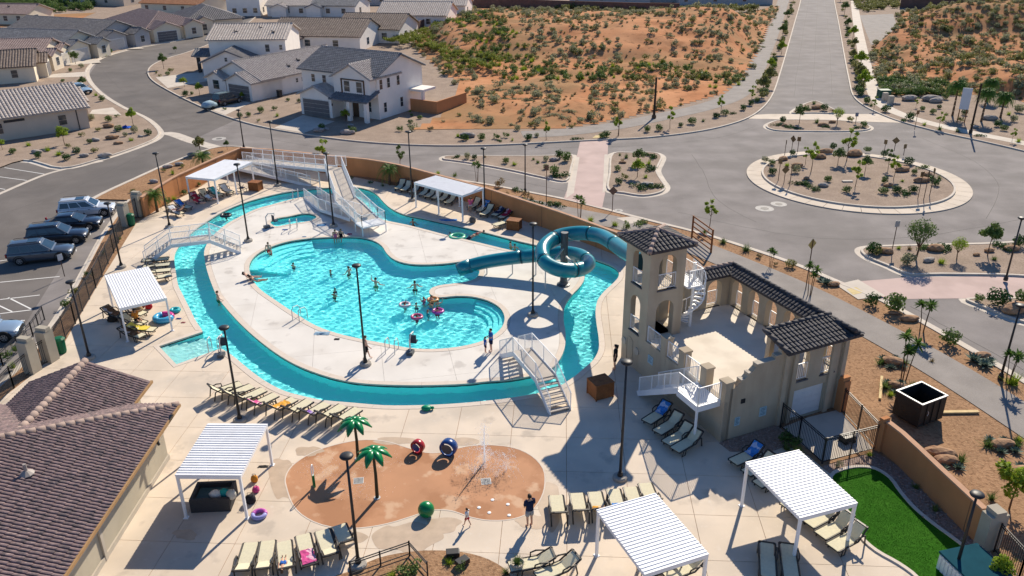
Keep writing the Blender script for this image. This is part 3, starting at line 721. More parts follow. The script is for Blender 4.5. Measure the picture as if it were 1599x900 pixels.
for i, (p, q) in enumerate((((.75, .05), (1.75, .05)), ((TU - .05, .6), (TU - .05, 1.8)), ((.75, TV - .05), (1.75, TV - .05)))):
    for z in (2.4, 5.45):
        if i == 2 and z < 5: continue
        if i == 1 and z < 5: continue
        rail_obj(pav, [(p[0], p[1], z), (q[0], q[1], z)], h=.95, posts=2)
mat('dark sill', (.09, .095, .11), .7)
for q_ in ((.7, 1.8, -.06, .12, 2.33, 2.4), (.7, 1.8, -.06, .12, 5.38, 5.45), (TU - .1, TU + .06, .55, 1.85, 5.38, 5.45)):
    h = MB(); h.b2(*q_); h.obj('sill', MATS['dark sill'], pav)
# pool wall dials and a blind niche on the tower's foot
h = MB(); panel(h, (.55, -.03, 0), X_, Y_, arch(0, .7, .2, 1.9), [arch(.07, .63, .27, 1.82)], .03); h.obj('niche_trim', M_stucco, pav, fixn=True)
for u, z in ((.3, 1.35), (1.7, 1.3)):
    h = MB(); h.tube([(u, -.07, z), (u, 0, z)], .24, 14); h.obj('wall_dial', M_stone, pav)
# terrace slab and outer walls
UL, VL = 9.8, 7.95
h = MB(); h.b2(.35, UL - .3, .3, VL - .35, ZF - .18, ZF); h.obj('terrace_floor', M_terr, pav)
h = MB()
panel(h, (TU + .002, 0, 0), X_, Y_, rect(0, UL - TU - .002, 0, ZF + .02), [], .3)
h.obj('front_wall', M_stucco, pav, fixn=True)
prof = [(0.3, 0), (VL - .36, 0), (VL - .36, 4.62), (3.35, 4.62), (3.35, 4.34), (2.95, 4.34), (2.95, 4.14), (1.78, 4.14), (1.78, 4.0), (1.62, 3.86), (1.5, 3.74), (1.28, 3.74), (1.28, 3.62), (1.1, 3.46), (.86, 3.46), (.86, 3.32), (.72, 3.16), (.5, 3.1), (.3, 3.1)]
h = MB(); panel(h, (UL, 0, 0), Y_, -X_, prof, [rect(4.5, 6.75, .02, 1.85), arch(4.35, 5.35, 2.45, 4.25), arch(6.25, 7.2, 2.45, 4.25)], .3)
h.obj('side_wall', M_stucco, pav, fixn=True)
for s0, s1, z in ((3.34, 3.0, 4.34), (2.94, 1.79, 4.14), (1.49, 1.29, 3.74), (1.09, .87, 3.46)):
    h = MB(); h.b2(UL - .33, UL + .03, min(s0, s1), max(s0, s1), z, z + .05); h.obj('parapet_cap', M_stone, pav)
for k in range(5):
    h = MB(); h.b2(UL - .2, UL - .15, 4.505, 6.745, .03 + k * .362, .03 + k * .362 + .352); h.obj('door_panel', M_doorw, pav)
for s in (4.32, 6.93, 7.75, 3.72):
    h = MB(); h.b2(UL, UL + .14, s - .14, s + .14, 0, 4.6); h.obj('pilaster', M_stucco, pav)
for p in ((4.35, 5.35), (6.25, 7.2)): rail_obj(pav, [(UL - .1, p[0], 2.45), (UL - .1, p[1], 2.45)], h=.95, posts=2)
for q_ in ((4.3, 5.4), (6.2, 7.25)):
    h = MB(); h.b2(UL - .05, UL + .06, q_[0], q_[1], 2.37, 2.45); h.obj('sill', MATS['dark sill'], pav)
# back arcade along u, left arcade along v
ah = [arch(.75 + k * 1.55, 1.7 + k * 1.55, ZF, 4.2) for k in range(6)]
h = MB(); panel(h, (0, VL, 0), X_, -Y_, rect(0, UL, 0, 4.62), ah, .5); h.obj('arcade_wall', M_stucco, pav, fixn=True)
h = MB(); panel(h, (0, TV + .002, 0), Y_, X_, rect(0, VL - TV - .504, 0, 4.62), [arch(3.35, 4.45, ZF, 4.2), arch(.5, 1.6, ZF, 4.2)], .5); h.obj('arcade_wall', M_stucco, pav, fixn=True)
for k in range(6): rail_obj(pav, [(.75 + k * 1.55, VL - .08, ZF), (1.7 + k * 1.55, VL - .08, ZF)], h=.95, posts=2)
rail_obj(pav, [(.08, TV + 3.35, ZF), (.08, TV + 4.45, ZF)], h=.95, posts=2)
# coping roofs on the arcades and the shed roof on the corner
y0, y1, zr, ze = VL - .95, VL + .45, 5.0, 4.62; ym = VL - .25
deckroof(pav, 'arcade_roof', [((-.3, y0, ze), (8.0, y0, ze), (8.0, ym, zr), (.3, ym, zr)), ((10.3, y1, ze), (-.3, y1, ze), (.3, ym, zr), (10.3, ym, zr))], [((.25, ym, zr), (10.3, ym, zr))], M_tiled, M_tiled, pitch=.26, course=.34)
deckroof(pav, 'arcade_roof', [((.95, TV + .6, ze), (.95, VL - .95, ze), (.25, VL - .25, zr), (.25, TV + .6, zr)), ((-.45, VL + .45, ze), (-.45, TV + .6, ze), (.25, TV + .6, zr), (.25, VL - .25, zr))], [((.25, TV + .6, zr), (.25, VL - .2, zr))], M_tiled, M_ridge, pitch=.26, course=.34)
deckroof(pav, 'corner_roof', [((10.35, 3.3, 4.66), (10.35, VL + .3, 4.66), (8.4, VL - .25, 5.1), (8.4, 3.3, 5.1))], [((10.35, 3.3, 4.68), (8.4, 3.3, 5.12)), ((8.4, 3.3, 5.12), (8.4, VL - .2, 5.12))], M_tiled, M_tiled, pitch=.26, course=.36)
for q_ in ((3.35, 3.65), (7.1, 7.4)):
    h = MB(); h.b2(8.5, 8.8, q_[0] + .1, q_[1] + .1, ZF, 4.98); h.obj('roof_post', M_stucco, pav)
# parapet pillars with white rails between them
pu = (4.3, 6.0, 7.95, 9.55)
for u in pu:
    h = MB(); h.b2(u - .25, u + .25, -.02, .46, ZF - .6 if u < 9 else 0, 3.42); h.b2(u - .29, u + .29, -.06, .5, 3.42, 3.52); h.obj('pillar', M_stucco, pav)
for a, b in ((TU + .05, pu[0] - .26), (pu[0] + .26, pu[1] - .26), (pu[1] + .26, pu[2] - .26)): rail_obj(pav, [(a, .12, ZF), (b, .12, ZF)], h=1.0, posts=2)
# outside stair: steps rising along the front wall to a landing
sr = MB(); N = 13
for i in range(N):
    u = 4.2 + i * .27; z = .1 + i * (ZF - .1) / N
    h = MB(); h.b2(u, u + .29, -1.36, -.1, z + .09, z + .14); h.obj('tread', M_railw, pav)
for y in (-1.4, -.07):
    h = MB(); h.bar((4.1, y, .1), (7.75, y, ZF - .02), .06, .3); h.obj('stringer', M_railw, pav)
h = MB(); h.b2(7.72, 9.5, -1.45, -.01, ZF - .12, ZF); h.b2(7.72, 9.5, -1.45, -1.39, ZF - .34, ZF - .12); h.b2(9.44, 9.5, -1.39, -.01, ZF - .34, ZF - .12); h.obj('landing', M_railw, pav)
h = MB(); h.bar((9.38, -1.35, 0), (9.38, -1.35, ZF - .1), .1); h.obj('post', M_railw, pav)
rail_obj(pav, [(4.2, -1.38, .15), (7.72, -1.4, ZF), (9.46, -1.4, ZF), (9.46, -.02, ZF)], sp=.11)
rail_obj(pav, [(4.2, -.12, .15), (7.6, -.1, ZF)], sp=.11)
# helical white stair up the tower's side
ss = MB(); sp_ = MB(); cx, cy = 2.0, TV + 1.05; hp = []
for i in range(14):
    a = R(200 + i * 24); z = ZF + .22 * (i + 1)
    ss.bar((cx + .12 * math.cos(a), cy + .12 * math.sin(a), z), (cx + .7 * math.cos(a), cy + .7 * math.sin(a), z), .26, .05)
    hp.append((cx + .7 * math.cos(a), cy + .7 * math.sin(a), z))
ss.obj('stair_tread', M_railw, pav)
h = MB(); h.tube([(cx, cy, ZF), (cx, cy, 6.5)], .09, 10); h.obj('stair_post', M_railw, pav)
h = MB(); h.tube([(p[0], p[1], p[2] + 1.0) for p in hp], .03, 6)
for p in hp: h.bar(p, (p[0], p[1], p[2] + 1.0), .025)
h.tube(hp, .05, 6); h.obj('stair_rail', M_railw, pav)
h = MB(); h.b2(1.0, 2.9, TV + .01, TV + 1.0, 5.36, 5.45); h.obj('stair_landing', M_railw, pav)
rail_obj(pav, [(2.88, TV + .05, 5.45), (2.88, TV + .98, 5.45), (1.0, TV + .98, 5.45)], h=1.0)
# notices and vent on the walls
M_sign = mat('notice board', (.34, .50, .58), .5, .12, 9)
def notice(u, v, z, w_, h_, face):
    g2 = MB()
    if face == 'u': g2.b2(u, u + .03, v - w_ / 2, v + w_ / 2, z - h_ / 2, z + h_ / 2)
    else: g2.b2(u - w_ / 2, u + w_ / 2, v - .03, v, z - h_ / 2, z + h_ / 2)
    o = g2.obj('notice_board', M_sign, pav); t = MB()
    for k in range(5):
        zz = z + h_ * (.36 - .16 * k)
        if face == 'u': t.b2(u + .03, u + .035, v - w_ * .38, v + w_ * (.38 - .1 * (k % 3)), zz - .012, zz + .012)
        else: t.b2(u - w_ * .38, u + w_ * (.38 - .1 * (k % 3)), v - .035, v - .03, zz - .012, zz + .012)
    t.obj('notice_text', MATS.get('navy text') or mat('navy text', (.05, .08, .12), .6), o)
notice(UL, .95, 1.0, .32, .5, 'u'); notice(UL, 2.6, 1.15, .45, .55, 'u'); notice(3.15, 0, 1.45, .5, .5, 'v')
h = MB(); h.b2(UL, UL + .04, 1.05, 1.3, 2.05, 2.3); h.obj('vent', M_dark, pav)

# ------------------------------------------------------------------ clubhouse with mauve tile roofs
club = thing('clubhouse', 'beige stucco clubhouse with long mauve barrel tile hip roof and gabled wing', 'building', (0, 0, 0))
M_cream = overlay(mat('beige stucco', (.45, .40, .31), .9, .06, 1, bump=.2, bscale=80, spec=.1, world=True), (.37, .32, .25), .6, .55, .7, fac=.5)
M_fasc = mat('ochre fascia', (.36, .215, .10), .7, .1, 3)
xe, yn, ze, xw, ys_ = -16.75, 34.95, 2.75, -29.0, 12.0
xr = (xe + xw) / 2; zr = ze + .34 * (xe - xr); yr = yn - (xe - xr)
h = MB(); h.b2(xw + .7, xe - .72, ys_, yn - .7, 0, ze); h.obj('wall', M_cream, club)
h = MB(); h.b2(xe - .719, xe - .66, ys_, yn - .7, 1.55, 1.7); h.b2(xe - .719, xe - .64, ys_, yn - .7, 0, .25); h.obj('band', M_stone, club)
def club_roof(name, planes, ridges):
    g2 = MB()
    for pl in planes:
        P = [Vector(p) for p in pl]; n = len(P)
        g2.add(P + [p - Vector((0, 0, .1)) for p in P], [tuple(range(n)), tuple(range(2 * n - 1, n - 1, -1))] + [(i, n + i, n + (i + 1) % n, (i + 1) % n) for i in range(n)])
    ro = g2.obj(name, M_tilec, club, fixn=True); allt = []
    for pl in planes: allt += tile_poly(pl, pitch=.195, course=.4, hgt=.055)
    allt = [t for t in allt if t[0][2].y > 19.5]
    key = lambda t: (t[0][2] - cam.location).length
    allt.sort(key=key); vis = [t for t in allt if t[0][2].x > -.72 * t[0][2].y - 2]
    near = vis[:150]; rest = [t for t in allt if not any(t is q for q in near)]
    for v, f in near:
        c = sum(v, Vector()) / len(v); h2 = MB(); h2.add([p - c for p in v], f); h2.obj('roof_tile', M_tilec, ro, loc=c)
    t2 = MB()
    for v, f in rest: t2.add(v, f)
    stuff(t2.obj('roof_tiles', M_tilec, ro)); t2 = MB()
    for a, b in ridges: ridge(t2, a, b, .16, .4)
    t2.obj('ridge_caps', M_ridge, ro, shade=True); return ro
ro = club_roof('hip_roof', [((xe, ys_, ze), (xe, yn, ze), (xr, yr, zr), (xr, ys_, zr)), ((xe, yn, ze), (xw, yn, ze), (xr, yr, zr)), ((xw, yn, ze), (xw, ys_, ze), (xr, ys_, zr), (xr, yr, zr))], [((xe, yn, ze), (xr, yr, zr)), ((xr, yr, zr), (xr, ys_, zr)), ((xw, yn, ze), (xr, yr, zr))])
xa, xb, xm, yg = -19.05, -25.35, -22.2, 37.25; zg = 2.75 + .4 * 3.15
ro2 = club_roof('gable_roof', [((xa, 29.5, 2.75), (xa, yg, 2.75), (xm, yg, zg), (xm, 29.5, zg)), ((xb, yg, 2.75), (xb, 29.5, 2.75), (xm, 29.5, zg), (xm, yg, zg))], [((xm, yg, zg), (xm, 29.8, zg))])
h = MB(); panel(h, (xb + .5, yg - .5, 0), X_, -Y_, [(0, 0), (5.3, 0), (5.3, 2.7), (2.65, 3.75), (0, 2.7)], [], .3); h.b2(xb + .5, xa - .5, yn - 1, yg - .81, 0, 2.7); h.obj('wall', M_cream, club, fixn=True)
h = MB(); h.bar((xe + .06, ys_, ze - .02), (xe + .06, yn, ze - .02), .12, .14); h.bar((xa + .06, 34.95, 2.73), (xa + .06, yg, 2.73), .12, .14); h.obj('gutter', M_fasc, club)
for (x, y) in ((-20.2, 27.8), (-22.3, 25.6)):
    z = ze + .34 * (xe - x); h = MB(); h.tube([(x, y, z), (x, y, z + .55)], .07, 8); h.lathe([(.3, 0), (.3, .03), (.09, .18)], (x, y, z + .06), 10); h.obj('vent_pipe', mat('roof vent', (.35, .31, .28), .6), club)
h = MB(); h.b2(-22.9, -22.0, 27.2, 27.7, 4.6, 5.35); h.obj('chimney', M_ridge, club)
h = MB(); h.box((xe - .6, 33.0, 2.05), (.14, .14, .3)); h.bar((xe - .5, 33.0, 2.0), (xe - .4, 33.0, 1.7), .1); h.obj('wall_lamp', M_black, club)
h = MB(); h.b2(xe - .7, xe - .62, 27.0, 27.2, 0, 2.6); h.obj('downpipe', M_stone, club)
# ================================================================== THINGS ROUND THE POOL
M_slat = mat('white cabana metal', (.80, .81, .83), .5, .03, 2, spec=.35)
overlay(M_slat, (.66, .66, .66), 1.3, .55, .75, fac=.5)
M_wallO = overlay(mat('orange tan wall', (.50, .225, .10), .9, .08, .6, bump=.2, bscale=50, spec=.08, world=True), (.40, .18, .08), .7, .52, .7, fac=.6, stretch=(1, 1, .3))
M_cap = mat('wall cap', (.47, .28, .18), .9, .1, 2, world=True)
M_pill = mat('pillar stucco', (.40, .36, .29), .9, .08, 1, bump=.2, bscale=60, spec=.1, world=True)
M_sling = mat('cream sling', (.80, .75, .56), .85, .06, 8, bump=.15, bscale=200, spec=.1)
_nt = M_sling.node_tree; _tr = _nt.nodes.new('ShaderNodeBsdfTranslucent'); _mx = _nt.nodes.new('ShaderNodeMixShader'); _mx.inputs[0].default_value = .25; _pb = _nt.nodes['Principled BSDF']
_nt.links.new(_pb.inputs['Base Color'].links[0].from_socket, _tr.inputs['Color']); _nt.links.new(_pb.outputs[0], _mx.inputs[1]); _nt.links.new(_tr.outputs[0], _mx.inputs[2]); _nt.links.new(_mx.outputs[0], _nt.nodes['Material Output'].inputs[0])
M_frame = mat('bronze frame', (.035, .03, .026), .5, .2, 6, spec=.4)
M_teal = mat('teal fibreglass', (.0, .20, .26), .3, .1, 1.2, spec=.6)
M_steelg = mat('grey galvanised post', (.10, .11, .12), .5, .15, 3, spec=.4, metal=.3)
M_pipe = mat('pale steel pipe', (.55, .55, .53), .4, .08, 4, spec=.5)
M_concb = mat('pole footing', (.36, .33, .29), .9, .1, 4, bump=.2, bscale=30)

# ---------------- cabanas
def cabana(label, corners, post_px_z=2.4, slat_long=False, nslat=None, mid=False):
    """corners: four roof corner pixels going round; roof at z"""
    z = post_px_z; P = [G(x, y, z) for x, y in corners]; c = sum(P, Vector()) / 4
    e1 = ((P[1] - P[0]) + (P[2] - P[3])) / 2; e2 = ((P[2] - P[1]) + (P[3] - P[0])) / 2
    if e1.length < e2.length: lx, ly, a = e2.length, e1.length, math.atan2(e2.y, e2.x)
    else: lx, ly, a = e1.length, e2.length, math.atan2(e1.y, e1.x)
    t = thing('cabana', label, 'cabana', (c.x, c.y, 0), a, 'white slatted pool cabanas')
    xs = [-lx / 2 + .06, lx / 2 - .06] + ([0] if mid else [])
    for x in xs:
        for y in (-ly / 2 + .06, ly / 2 - .06):
            g = MB(); g.b2(x - .055, x + .055, y - .055, y + .055, 0, z - .17); p = g.obj('post', M_slat, t)
            g = MB(); g.b2(x - .11, x + .11, y - .11, y + .11, 0, .025); g.obj('base_plate', M_slat, p)
    for y in (-ly / 2 + .06, ly / 2 - .06):
        g = MB(); g.b2(-lx / 2, lx / 2, y - .06, y + .06, z - .17, z - .02); g.obj('beam', M_slat, t)
    for x in (-lx / 2 + .06, lx / 2 - .06):
        g = MB(); g.b2(x - .06, x + .06, -ly / 2 + .12, ly / 2 - .12, z - .17, z - .02); g.obj('beam', M_slat, t)
    if slat_long:
        n = nslat or round(ly / .2)
        for i in range(n):
            y0 = -ly / 2 + ly * i / n; g = MB(); g.b2(-lx / 2 - .02, lx / 2 + .02, y0 + .004, y0 + ly / n - .004, z - .02, z + .02); g.b2(-lx / 2 - .02, lx / 2 + .02, y0 + .004, y0 + .05, z + .02, z + .04); g.obj('roof_slat', M_slat, t)
    else:
        n = nslat or round(lx / .18)
        for i in range(n):
            x0 = -lx / 2 + lx * i / n; g = MB(); g.b2(x0 + .004, x0 + lx / n - .004, -ly / 2 - .02, ly / 2 + .02, z - .02, z + .018); g.b2(x0 + .004, x0 + .05, -ly / 2 - .02, ly / 2 + .02, z + .018, z + .045); g.obj('roof_slat', M_slat, t)
    return t, c, a, lx, ly
cabana('white slatted cabana beside the green turf lawn', [(1165, 724), (1246, 702), (1336, 784), (1253, 812)], nslat=22)
cabana('white slatted cabana at the bottom edge over loungers near the splash pad', [(932, 797), (1023, 771), (1107, 866), (1007, 898)], nslat=22)
cabana('white slatted cabana next to the clubhouse with a dark wicker sofa', [(275, 742), (325, 661), (418, 663), (374, 745)], nslat=22)
cabana('long white cabana by the back wall over a row of loungers', [(648, 286), (679, 274), (755, 294), (722, 306)], slat_long=True, nslat=16, mid=True)
cabana('white cabana by the left fence with pool toys in front', [(163, 432), (232, 416), (260, 466), (187, 482)], slat_long=True, nslat=18, mid=False)
cabana('long white cabana in the back left corner before the ramp', [(293, 276), (352, 248), (392, 255), (331, 281)], slat_long=True, nslat=16, mid=True)

# ---------------- lamp posts
def lamp_parts(t, h, ft=True):
    g = MB(); g.tube([(0, 0, .2), (0, 0, h - .12)], [.075, .05], 10); g.obj('pole', M_black, t, shade=True)
    g = MB(); g.lathe([(.04, -.2), (.08, -.16), (.08, -.1), (.25, -.05), (.28, 0), (.25, .05), (.12, .08), (.02, .09)], (0, 0, h), 16); g.obj('lamp_head', M_black, t, shade=True)
    g = MB(); g.lathe([(.36, 0), (.36, .14), (.3, .2), (.02, .2)] if ft else [(.16, 0), (.16, .2), (.12, .22), (.02, .22)], n=14); g.obj('footing', M_concb if ft else M_black, t)
    g = MB(); g.lathe([(.14, .2), (.14, .26), (.1, .42), (.02, .42)], n=10); g.obj('pole_base', M_black, t)
LAMPS = [((140, 560), (112, 440), 'black lamp post between the left cabana and the clubhouse'),
 ((190, 418), (165, 318), 'black lamp post beside the left mesh fence'),
 ((265, 355), (240, 240), 'black lamp post next to the towel lounger at far left'),
 ((388, 377), (369, 257), 'black lamp post at the right foot of the left bridge'),
 ((434, 290), (421, 190), 'black lamp post in front of the white access ramp'),
 ((521, 354), (508, 240), 'black lamp post beside the ramp bridge landing'),
 ((375, 658), (349, 512), 'black lamp post among loungers below the river bend'),
 ((571, 570), (556, 415), 'black lamp post with a walking bather behind it on the island'),
 ((560, 884), (543, 712), 'black lamp post in front of the splash pad'),
 ((832, 493), (833, 350), 'black lamp post in front of the tube slide'),
 ((968, 748), (982, 566), 'black lamp post in the shade in front of the pavilion'),
 ((644, 313), (637, 206), 'black lamp post at the left end of the back cabana'),
 ((757, 328), (755, 232), 'black lamp post at the right end of the back cabana'),
 ((1490, 899), (1522, 771), 'black lamp post beside the turf lawn'),
 ((559, 717), (558, 716), None)]
def lamp(b, tp, label, ft=True, z=0):
    h = HT(b, tp, z); t = thing('lamp_post', label, 'lamp post', G(*b, z), 0, 'black disc lamp posts'); lamp_parts(t, h, ft); return t
for b, tp, lab in LAMPS:
    if lab: lamp(b, tp, lab)
for b, tp, lab in (((820, 301), (820, 226), 'black street lamp outside the back wall by the west median'), ((1570, 438), (1591, 340), 'black street lamp on the east median'), ((1562, 592), (1587, 476), 'black street lamp by the path at the right edge'),
                   ((381, 232), (372, 172), 'black street lamp at the corner opposite the jeep'), ((1256, 462), (1270, 376), None)):
    if lab: lamp(b, tp, lab, False)

# ---------------- perimeter walls
def wall_run(label, tops, h, th=.2, m=M_wallO, seam=6.5):
    p = smooth([G(x, y, h) for x, y in tops], 2, False); c = p[0]
    t = thing('perimeter_wall', label, 'wall', (c.x, c.y, 0)); q = [Vector((v.x - c.x, v.y - c.y, 0)) for v in p]
    g = MB(); g.ribbon(q, -th / 2, th / 2, -.1, h - .06); g.obj('wall_body', m, t, fixn=True)
    g = MB(); g.ribbon(q, -th / 2 - .04, th / 2 + .04, h - .06, h + .03); g.obj('cap', M_cap, t, fixn=True)
    acc = 0
    for a, b in zip(q[:-1], q[1:]):
        L = (b - a).length; s = seam - acc
        while s < L:
            pp = a.lerp(b, s / L); g = MB(); g.box((pp.x, pp.y, h / 2 - .03), (.04, th + .02, h - .08), math.atan2((b - a).y, (b - a).x)); g.obj('joint', MATS.get('wall joint') or mat('wall joint', (.20, .11, .06), .9), t); s += seam
        acc = (acc + L) % seam
    return t
wall_run('orange tan wall stepping up the left corner behind the first palms', [(220, 308), (267, 279), (290, 268), (332, 249), (375, 231)], 1.9)
wall_run('long orange tan wall along the back of the pool', [(376, 231), (430, 234), (487, 240), (532, 245), (575, 249), (625, 258), (675, 271), (725, 284), (770, 297), (800, 307), (850, 323), (900, 340), (985, 371)], 1.9)
wall_run('orange tan wall beside the turf lawn', [(1377, 652), (1410, 676), (1470, 732), (1538, 795)], 1.75)
def pillar(px, py, label, w_=.7, d_=.7, h=2.1, rz=0, m=None):
    t = thing('gate_pillar', label, 'pillar', G(px, py), rz, 'stucco gate pillars'); m = m or M_pill
    g = MB(); g.b2(-w_ / 2, w_ / 2, -d_ / 2, d_ / 2, 0, h); g.obj('shaft', m, t)
    g = MB(); g.b2(-w_ * .28, w_ * .28, -d_ * .5 - .02, d_ * .5 + .02, h, h + .22); g.obj('raised_crown', m, t); return t
wa = ang((219, 330), (300, 290)); pillar(197, 352, 'left stucco pillar of the far gate by the parked cars', rz=wa, h=1.9); pillar(219, 337, 'right stucco pillar of the far gate at the wall end', rz=wa, h=2.1)
pillar(80, 563, 'stucco gate pillar beside the green bin by the clubhouse', rz=wa); pillar(52, 580, 'stucco gate pillar nearest the clubhouse roof', rz=wa)
pillar(1540, 853, 'stepped stucco pillar ending the wall by the lawn', .9, .55, 1.8, ang((1420, 740), (1532, 840)) + R(90))
pillar(1311, 640, 'orange pillar at the pavilion corner', .45, .45, 1.9, BA, M_wallO); pillar(1372, 702, 'orange pillar starting the lawn wall', .4, .4, 1.7, BA, M_wallO)

# ---------------- black fences and gates
def fence(label, pxs, h=1.5, sp=.12, post=2.0, cat='fence', name='iron_fence', mesh=False, m=None):
    p = [G(*q) for q in pxs]; c = p[0]; t = thing(name, label, cat, c); m = m or M_black
    for a, b in zip(p[:-1], p[1:]):
        a = a - c; b = b - c; L = (b - a).length; n = max(1, round(L / post)); Z = Vector((0, 0, 1))
        for i in range(n + 1):
            q = a.lerp(b, i / n); g = MB(); g.bar(q, q + Z * (h + .05), .06); g.obj('post', m, t)
        for z in (.12, h - .12, h):
            g = MB(); g.bar(a + Z * z, b + Z * z, .035); g.obj('rail', m, t)
        g = MB(); k = int(L / sp)
        for i in range(1, k):
            q = a.lerp(b, i / k); g.bar(q + Z * .1, q + Z * h, .018)
        if mesh:
            for z in np.arange(.2, h - .1, .13): g.bar(a + Z * z, b + Z * z, .012)
        stuff(g.obj('mesh_infill' if mesh else 'pickets', m, t))
    return t
fence('black mesh fence between the parked cars and the pool', [(192, 366), (178, 395), (150, 450), (118, 506), (86, 552)], 1.55, .16, 2.2, mesh=True)
fence('short black gate between two pillars by the clubhouse', [(76, 567), (58, 578)], 1.6, .12, 3, 'gate', 'iron_gate')
fence('black gate between two pillars behind the parked cars', [(200, 350), (216, 340)], 1.8, .12, 3, 'gate', 'iron_gate')
fence('black fence running below the gate pillars to the left edge', [(48, 584), (22, 606), (-10, 640)], 1.4)
fence('black iron fence across the pavilion service yard', [(1218, 668), (1246, 690), (1283, 724)], 1.5, .11, 1.3)
fence('black iron fence closing the service yard towards the lawn', [(1284, 724), (1368, 702)], 1.5, .11, 1.6)
fence('black iron fence between two orange pillars by the mulch lot', [(1314, 644), (1366, 700)], 1.5, .11, 2)
fence('black iron fence at the bottom right corner', [(1552, 862), (1590, 905), (1630, 950)], 1.5, .11, 2)
fence('black rail fence along the sidewalk by the car park', [(70, 500), (52, 526), (30, 548), (5, 572), (-20, 598)], 1.0, .5, 1.6)
h = MB(); h.sheet(GP([(1222, 668), (1262, 652), (1310, 640), (1362, 700), (1284, 722)]), .012); struct(h.obj('service_yard_paving', M_walk))
# gravel bed between lawn and wall
M_peb = overlay(mat('river pebbles', (.30, .21, .17), .9, .2, 6, bump=.8, bscale=25, world=True), (.45, .38, .34), 9, .55, .65, fac=.8)
h = MB(); h.sheet([G(*p) for p in [(1284, 728), (1368, 706), (1420, 738), (1470, 782), (1530, 835), (1552, 870), (1540, 905), (1500, 862), (1440, 815), (1395, 760), (1350, 738), (1300, 748)]], -.006); struct(h.obj('pebble_bed', M_peb))
h = MB(); h.sheet(GP([(1122, 692), (1212, 664), (1246, 690), (1205, 706), (1140, 706)]), .01); struct(h.obj('pebble_strip', M_peb))
# pebbles as stones
rp = random.Random(3); g = MB(); bedp = [G(*p) for p in [(1300, 740), (1368, 708), (1420, 742), (1470, 786), (1528, 838), (1545, 880), (1500, 856), (1440, 808), (1395, 755), (1350, 732)]]
g2 = MB(); stp = GP([(1126, 692), (1210, 668), (1240, 690), (1205, 704), (1145, 704)])
for poly, mb, N in ((bedp, g, 1500), (stp, g2, 350)):
    bx = [p.x for p in poly]; by = [p.y for p in poly]; k = 0
    while k < N:
        x, y = rp.uniform(min(bx), max(bx)), rp.uniform(min(by), max(by)); k += 1
        if not in1(x, y, poly) or in1(x, y, GRASS): continue
        r = rp.uniform(.03, .08); mb.sphere((x, y, r * .4), r, 5, 3, (1, rp.uniform(.7, 1), .6))
o = stuff(g.obj('pebbles', M_peb)); tag(o, 'mixed brown and grey pebbles between the turf and the wall', 'pebbles')
o = stuff(g2.obj('pebbles', M_peb)); tag(o, 'reddish pebbles at the foot of the pavilion wall', 'pebbles')

# ---------------- bridges
def run(t, a, b, wd, th=.12, m=M_railw, treads=0, rails=True, fas=.25, deck=None):
    """one straight walkway or stair run between floor centre points (relative)"""
    a = Vector(a); b = Vector(b); d = (b - a); dh = Vector((d.x, d.y, 0)).normalized(); n = Vector((-dh.y, dh.x, 0))
    if treads:
        for i in range(treads):
            p = a.lerp(b, (i + .5) / treads); g = MB(); L = Vector((d.x, d.y, 0)).length / treads
            g.box((p.x, p.y, p.z), (L * .82, wd - .08, .05), math.atan2(dh.y, dh.x)); g.obj('tread', deck or M_walk, t)
    else:
        g = MB(); g.bar(a - Vector((0, 0, th / 2)), b - Vector((0, 0, th / 2)), wd - .08, th); g.obj('deck', deck or M_walk, t)
    for s in (-1, 1):
        o_ = n * (s * wd / 2); g = MB(); g.bar(a + o_ - Vector((0, 0, fas / 2 - .05)), b + o_ - Vector((0, 0, fas / 2 - .05)), .06, fas); g.obj('stringer', m, t)
        if rails: rail_obj(t, [a + o_, b + o_], m, h=1.05, sp=.11, pr=.007)
def bridge(label, pts, wd, trd=(7, 0, 7)):
    P = [Vector(p) for p in pts]; c = Vector((P[0].x, P[0].y, 0)); t = thing('footbridge', label, 'bridge', c, 0)
    for i in range(len(P) - 1): run(t, P[i] - c, P[i + 1] - c, wd, treads=trd[i])
    return t
bridge('white stepped footbridge over the river in front of the pavilion', [G(875, 643, .05), G(852, 589, 1.2), G(816, 548, 1.2), G(795, 552, .05)], 1.25)
LB = [Vector((-29.1, 60.3, .05)), Vector((-27.1, 60.95, 1.35)), Vector((-24.3, 61.9, 1.35)), Vector((-22.2, 62.5, .05))]
bridge('white stepped footbridge over the river at the left bend', LB, 1.35)
t = thing('access_ramp', 'long white railed access ramp bridging the river at the back', 'ramp', G(490, 291))
c = G(490, 291); q = lambda x, y, z: G(x, y, z) - c
RW = 1.5
A0, A1 = q(492, 287, .05), q(380, 261, .95); B0, B1 = q(388, 250, 1.0), q(519, 263, 1.75)
run(t, A0, A1, RW); run(t, B0, B1, RW)
lm = (A1 + B0) / 2; g = MB(); g.box((lm.x - .3, lm.y, .93), (2.6, 3.2, .12), R(-25)); g.obj('landing', M_walk, t)
C0, C1, C2 = q(521, 262, 1.75), q(539, 311, 1.45), q(574, 344, .8)
run(t, C0, C1, 1.7); run(t, C1, C2, 2.0)
D0, D1 = q(556, 340, .78), q(508, 325, .3); D2 = q(486, 309, .06)
run(t, D0, D1, 1.3); run(t, D1, D2, 1.3)
for x, y, z in ((521, 300, 1.3), (500, 292, 1.5), (440, 282, 1.1), (400, 275, .9), (395, 262, .9), (376, 268, .9)):
    p = q(x, y, 0); g = MB(); g.bar(p, p + Vector((0, 0, z)), .09); g.obj('leg', M_railw, t)
dc = (C2 - C1); dc.z = 0; dc.normalize(); nc = Vector((-dc.y, dc.x, 0))
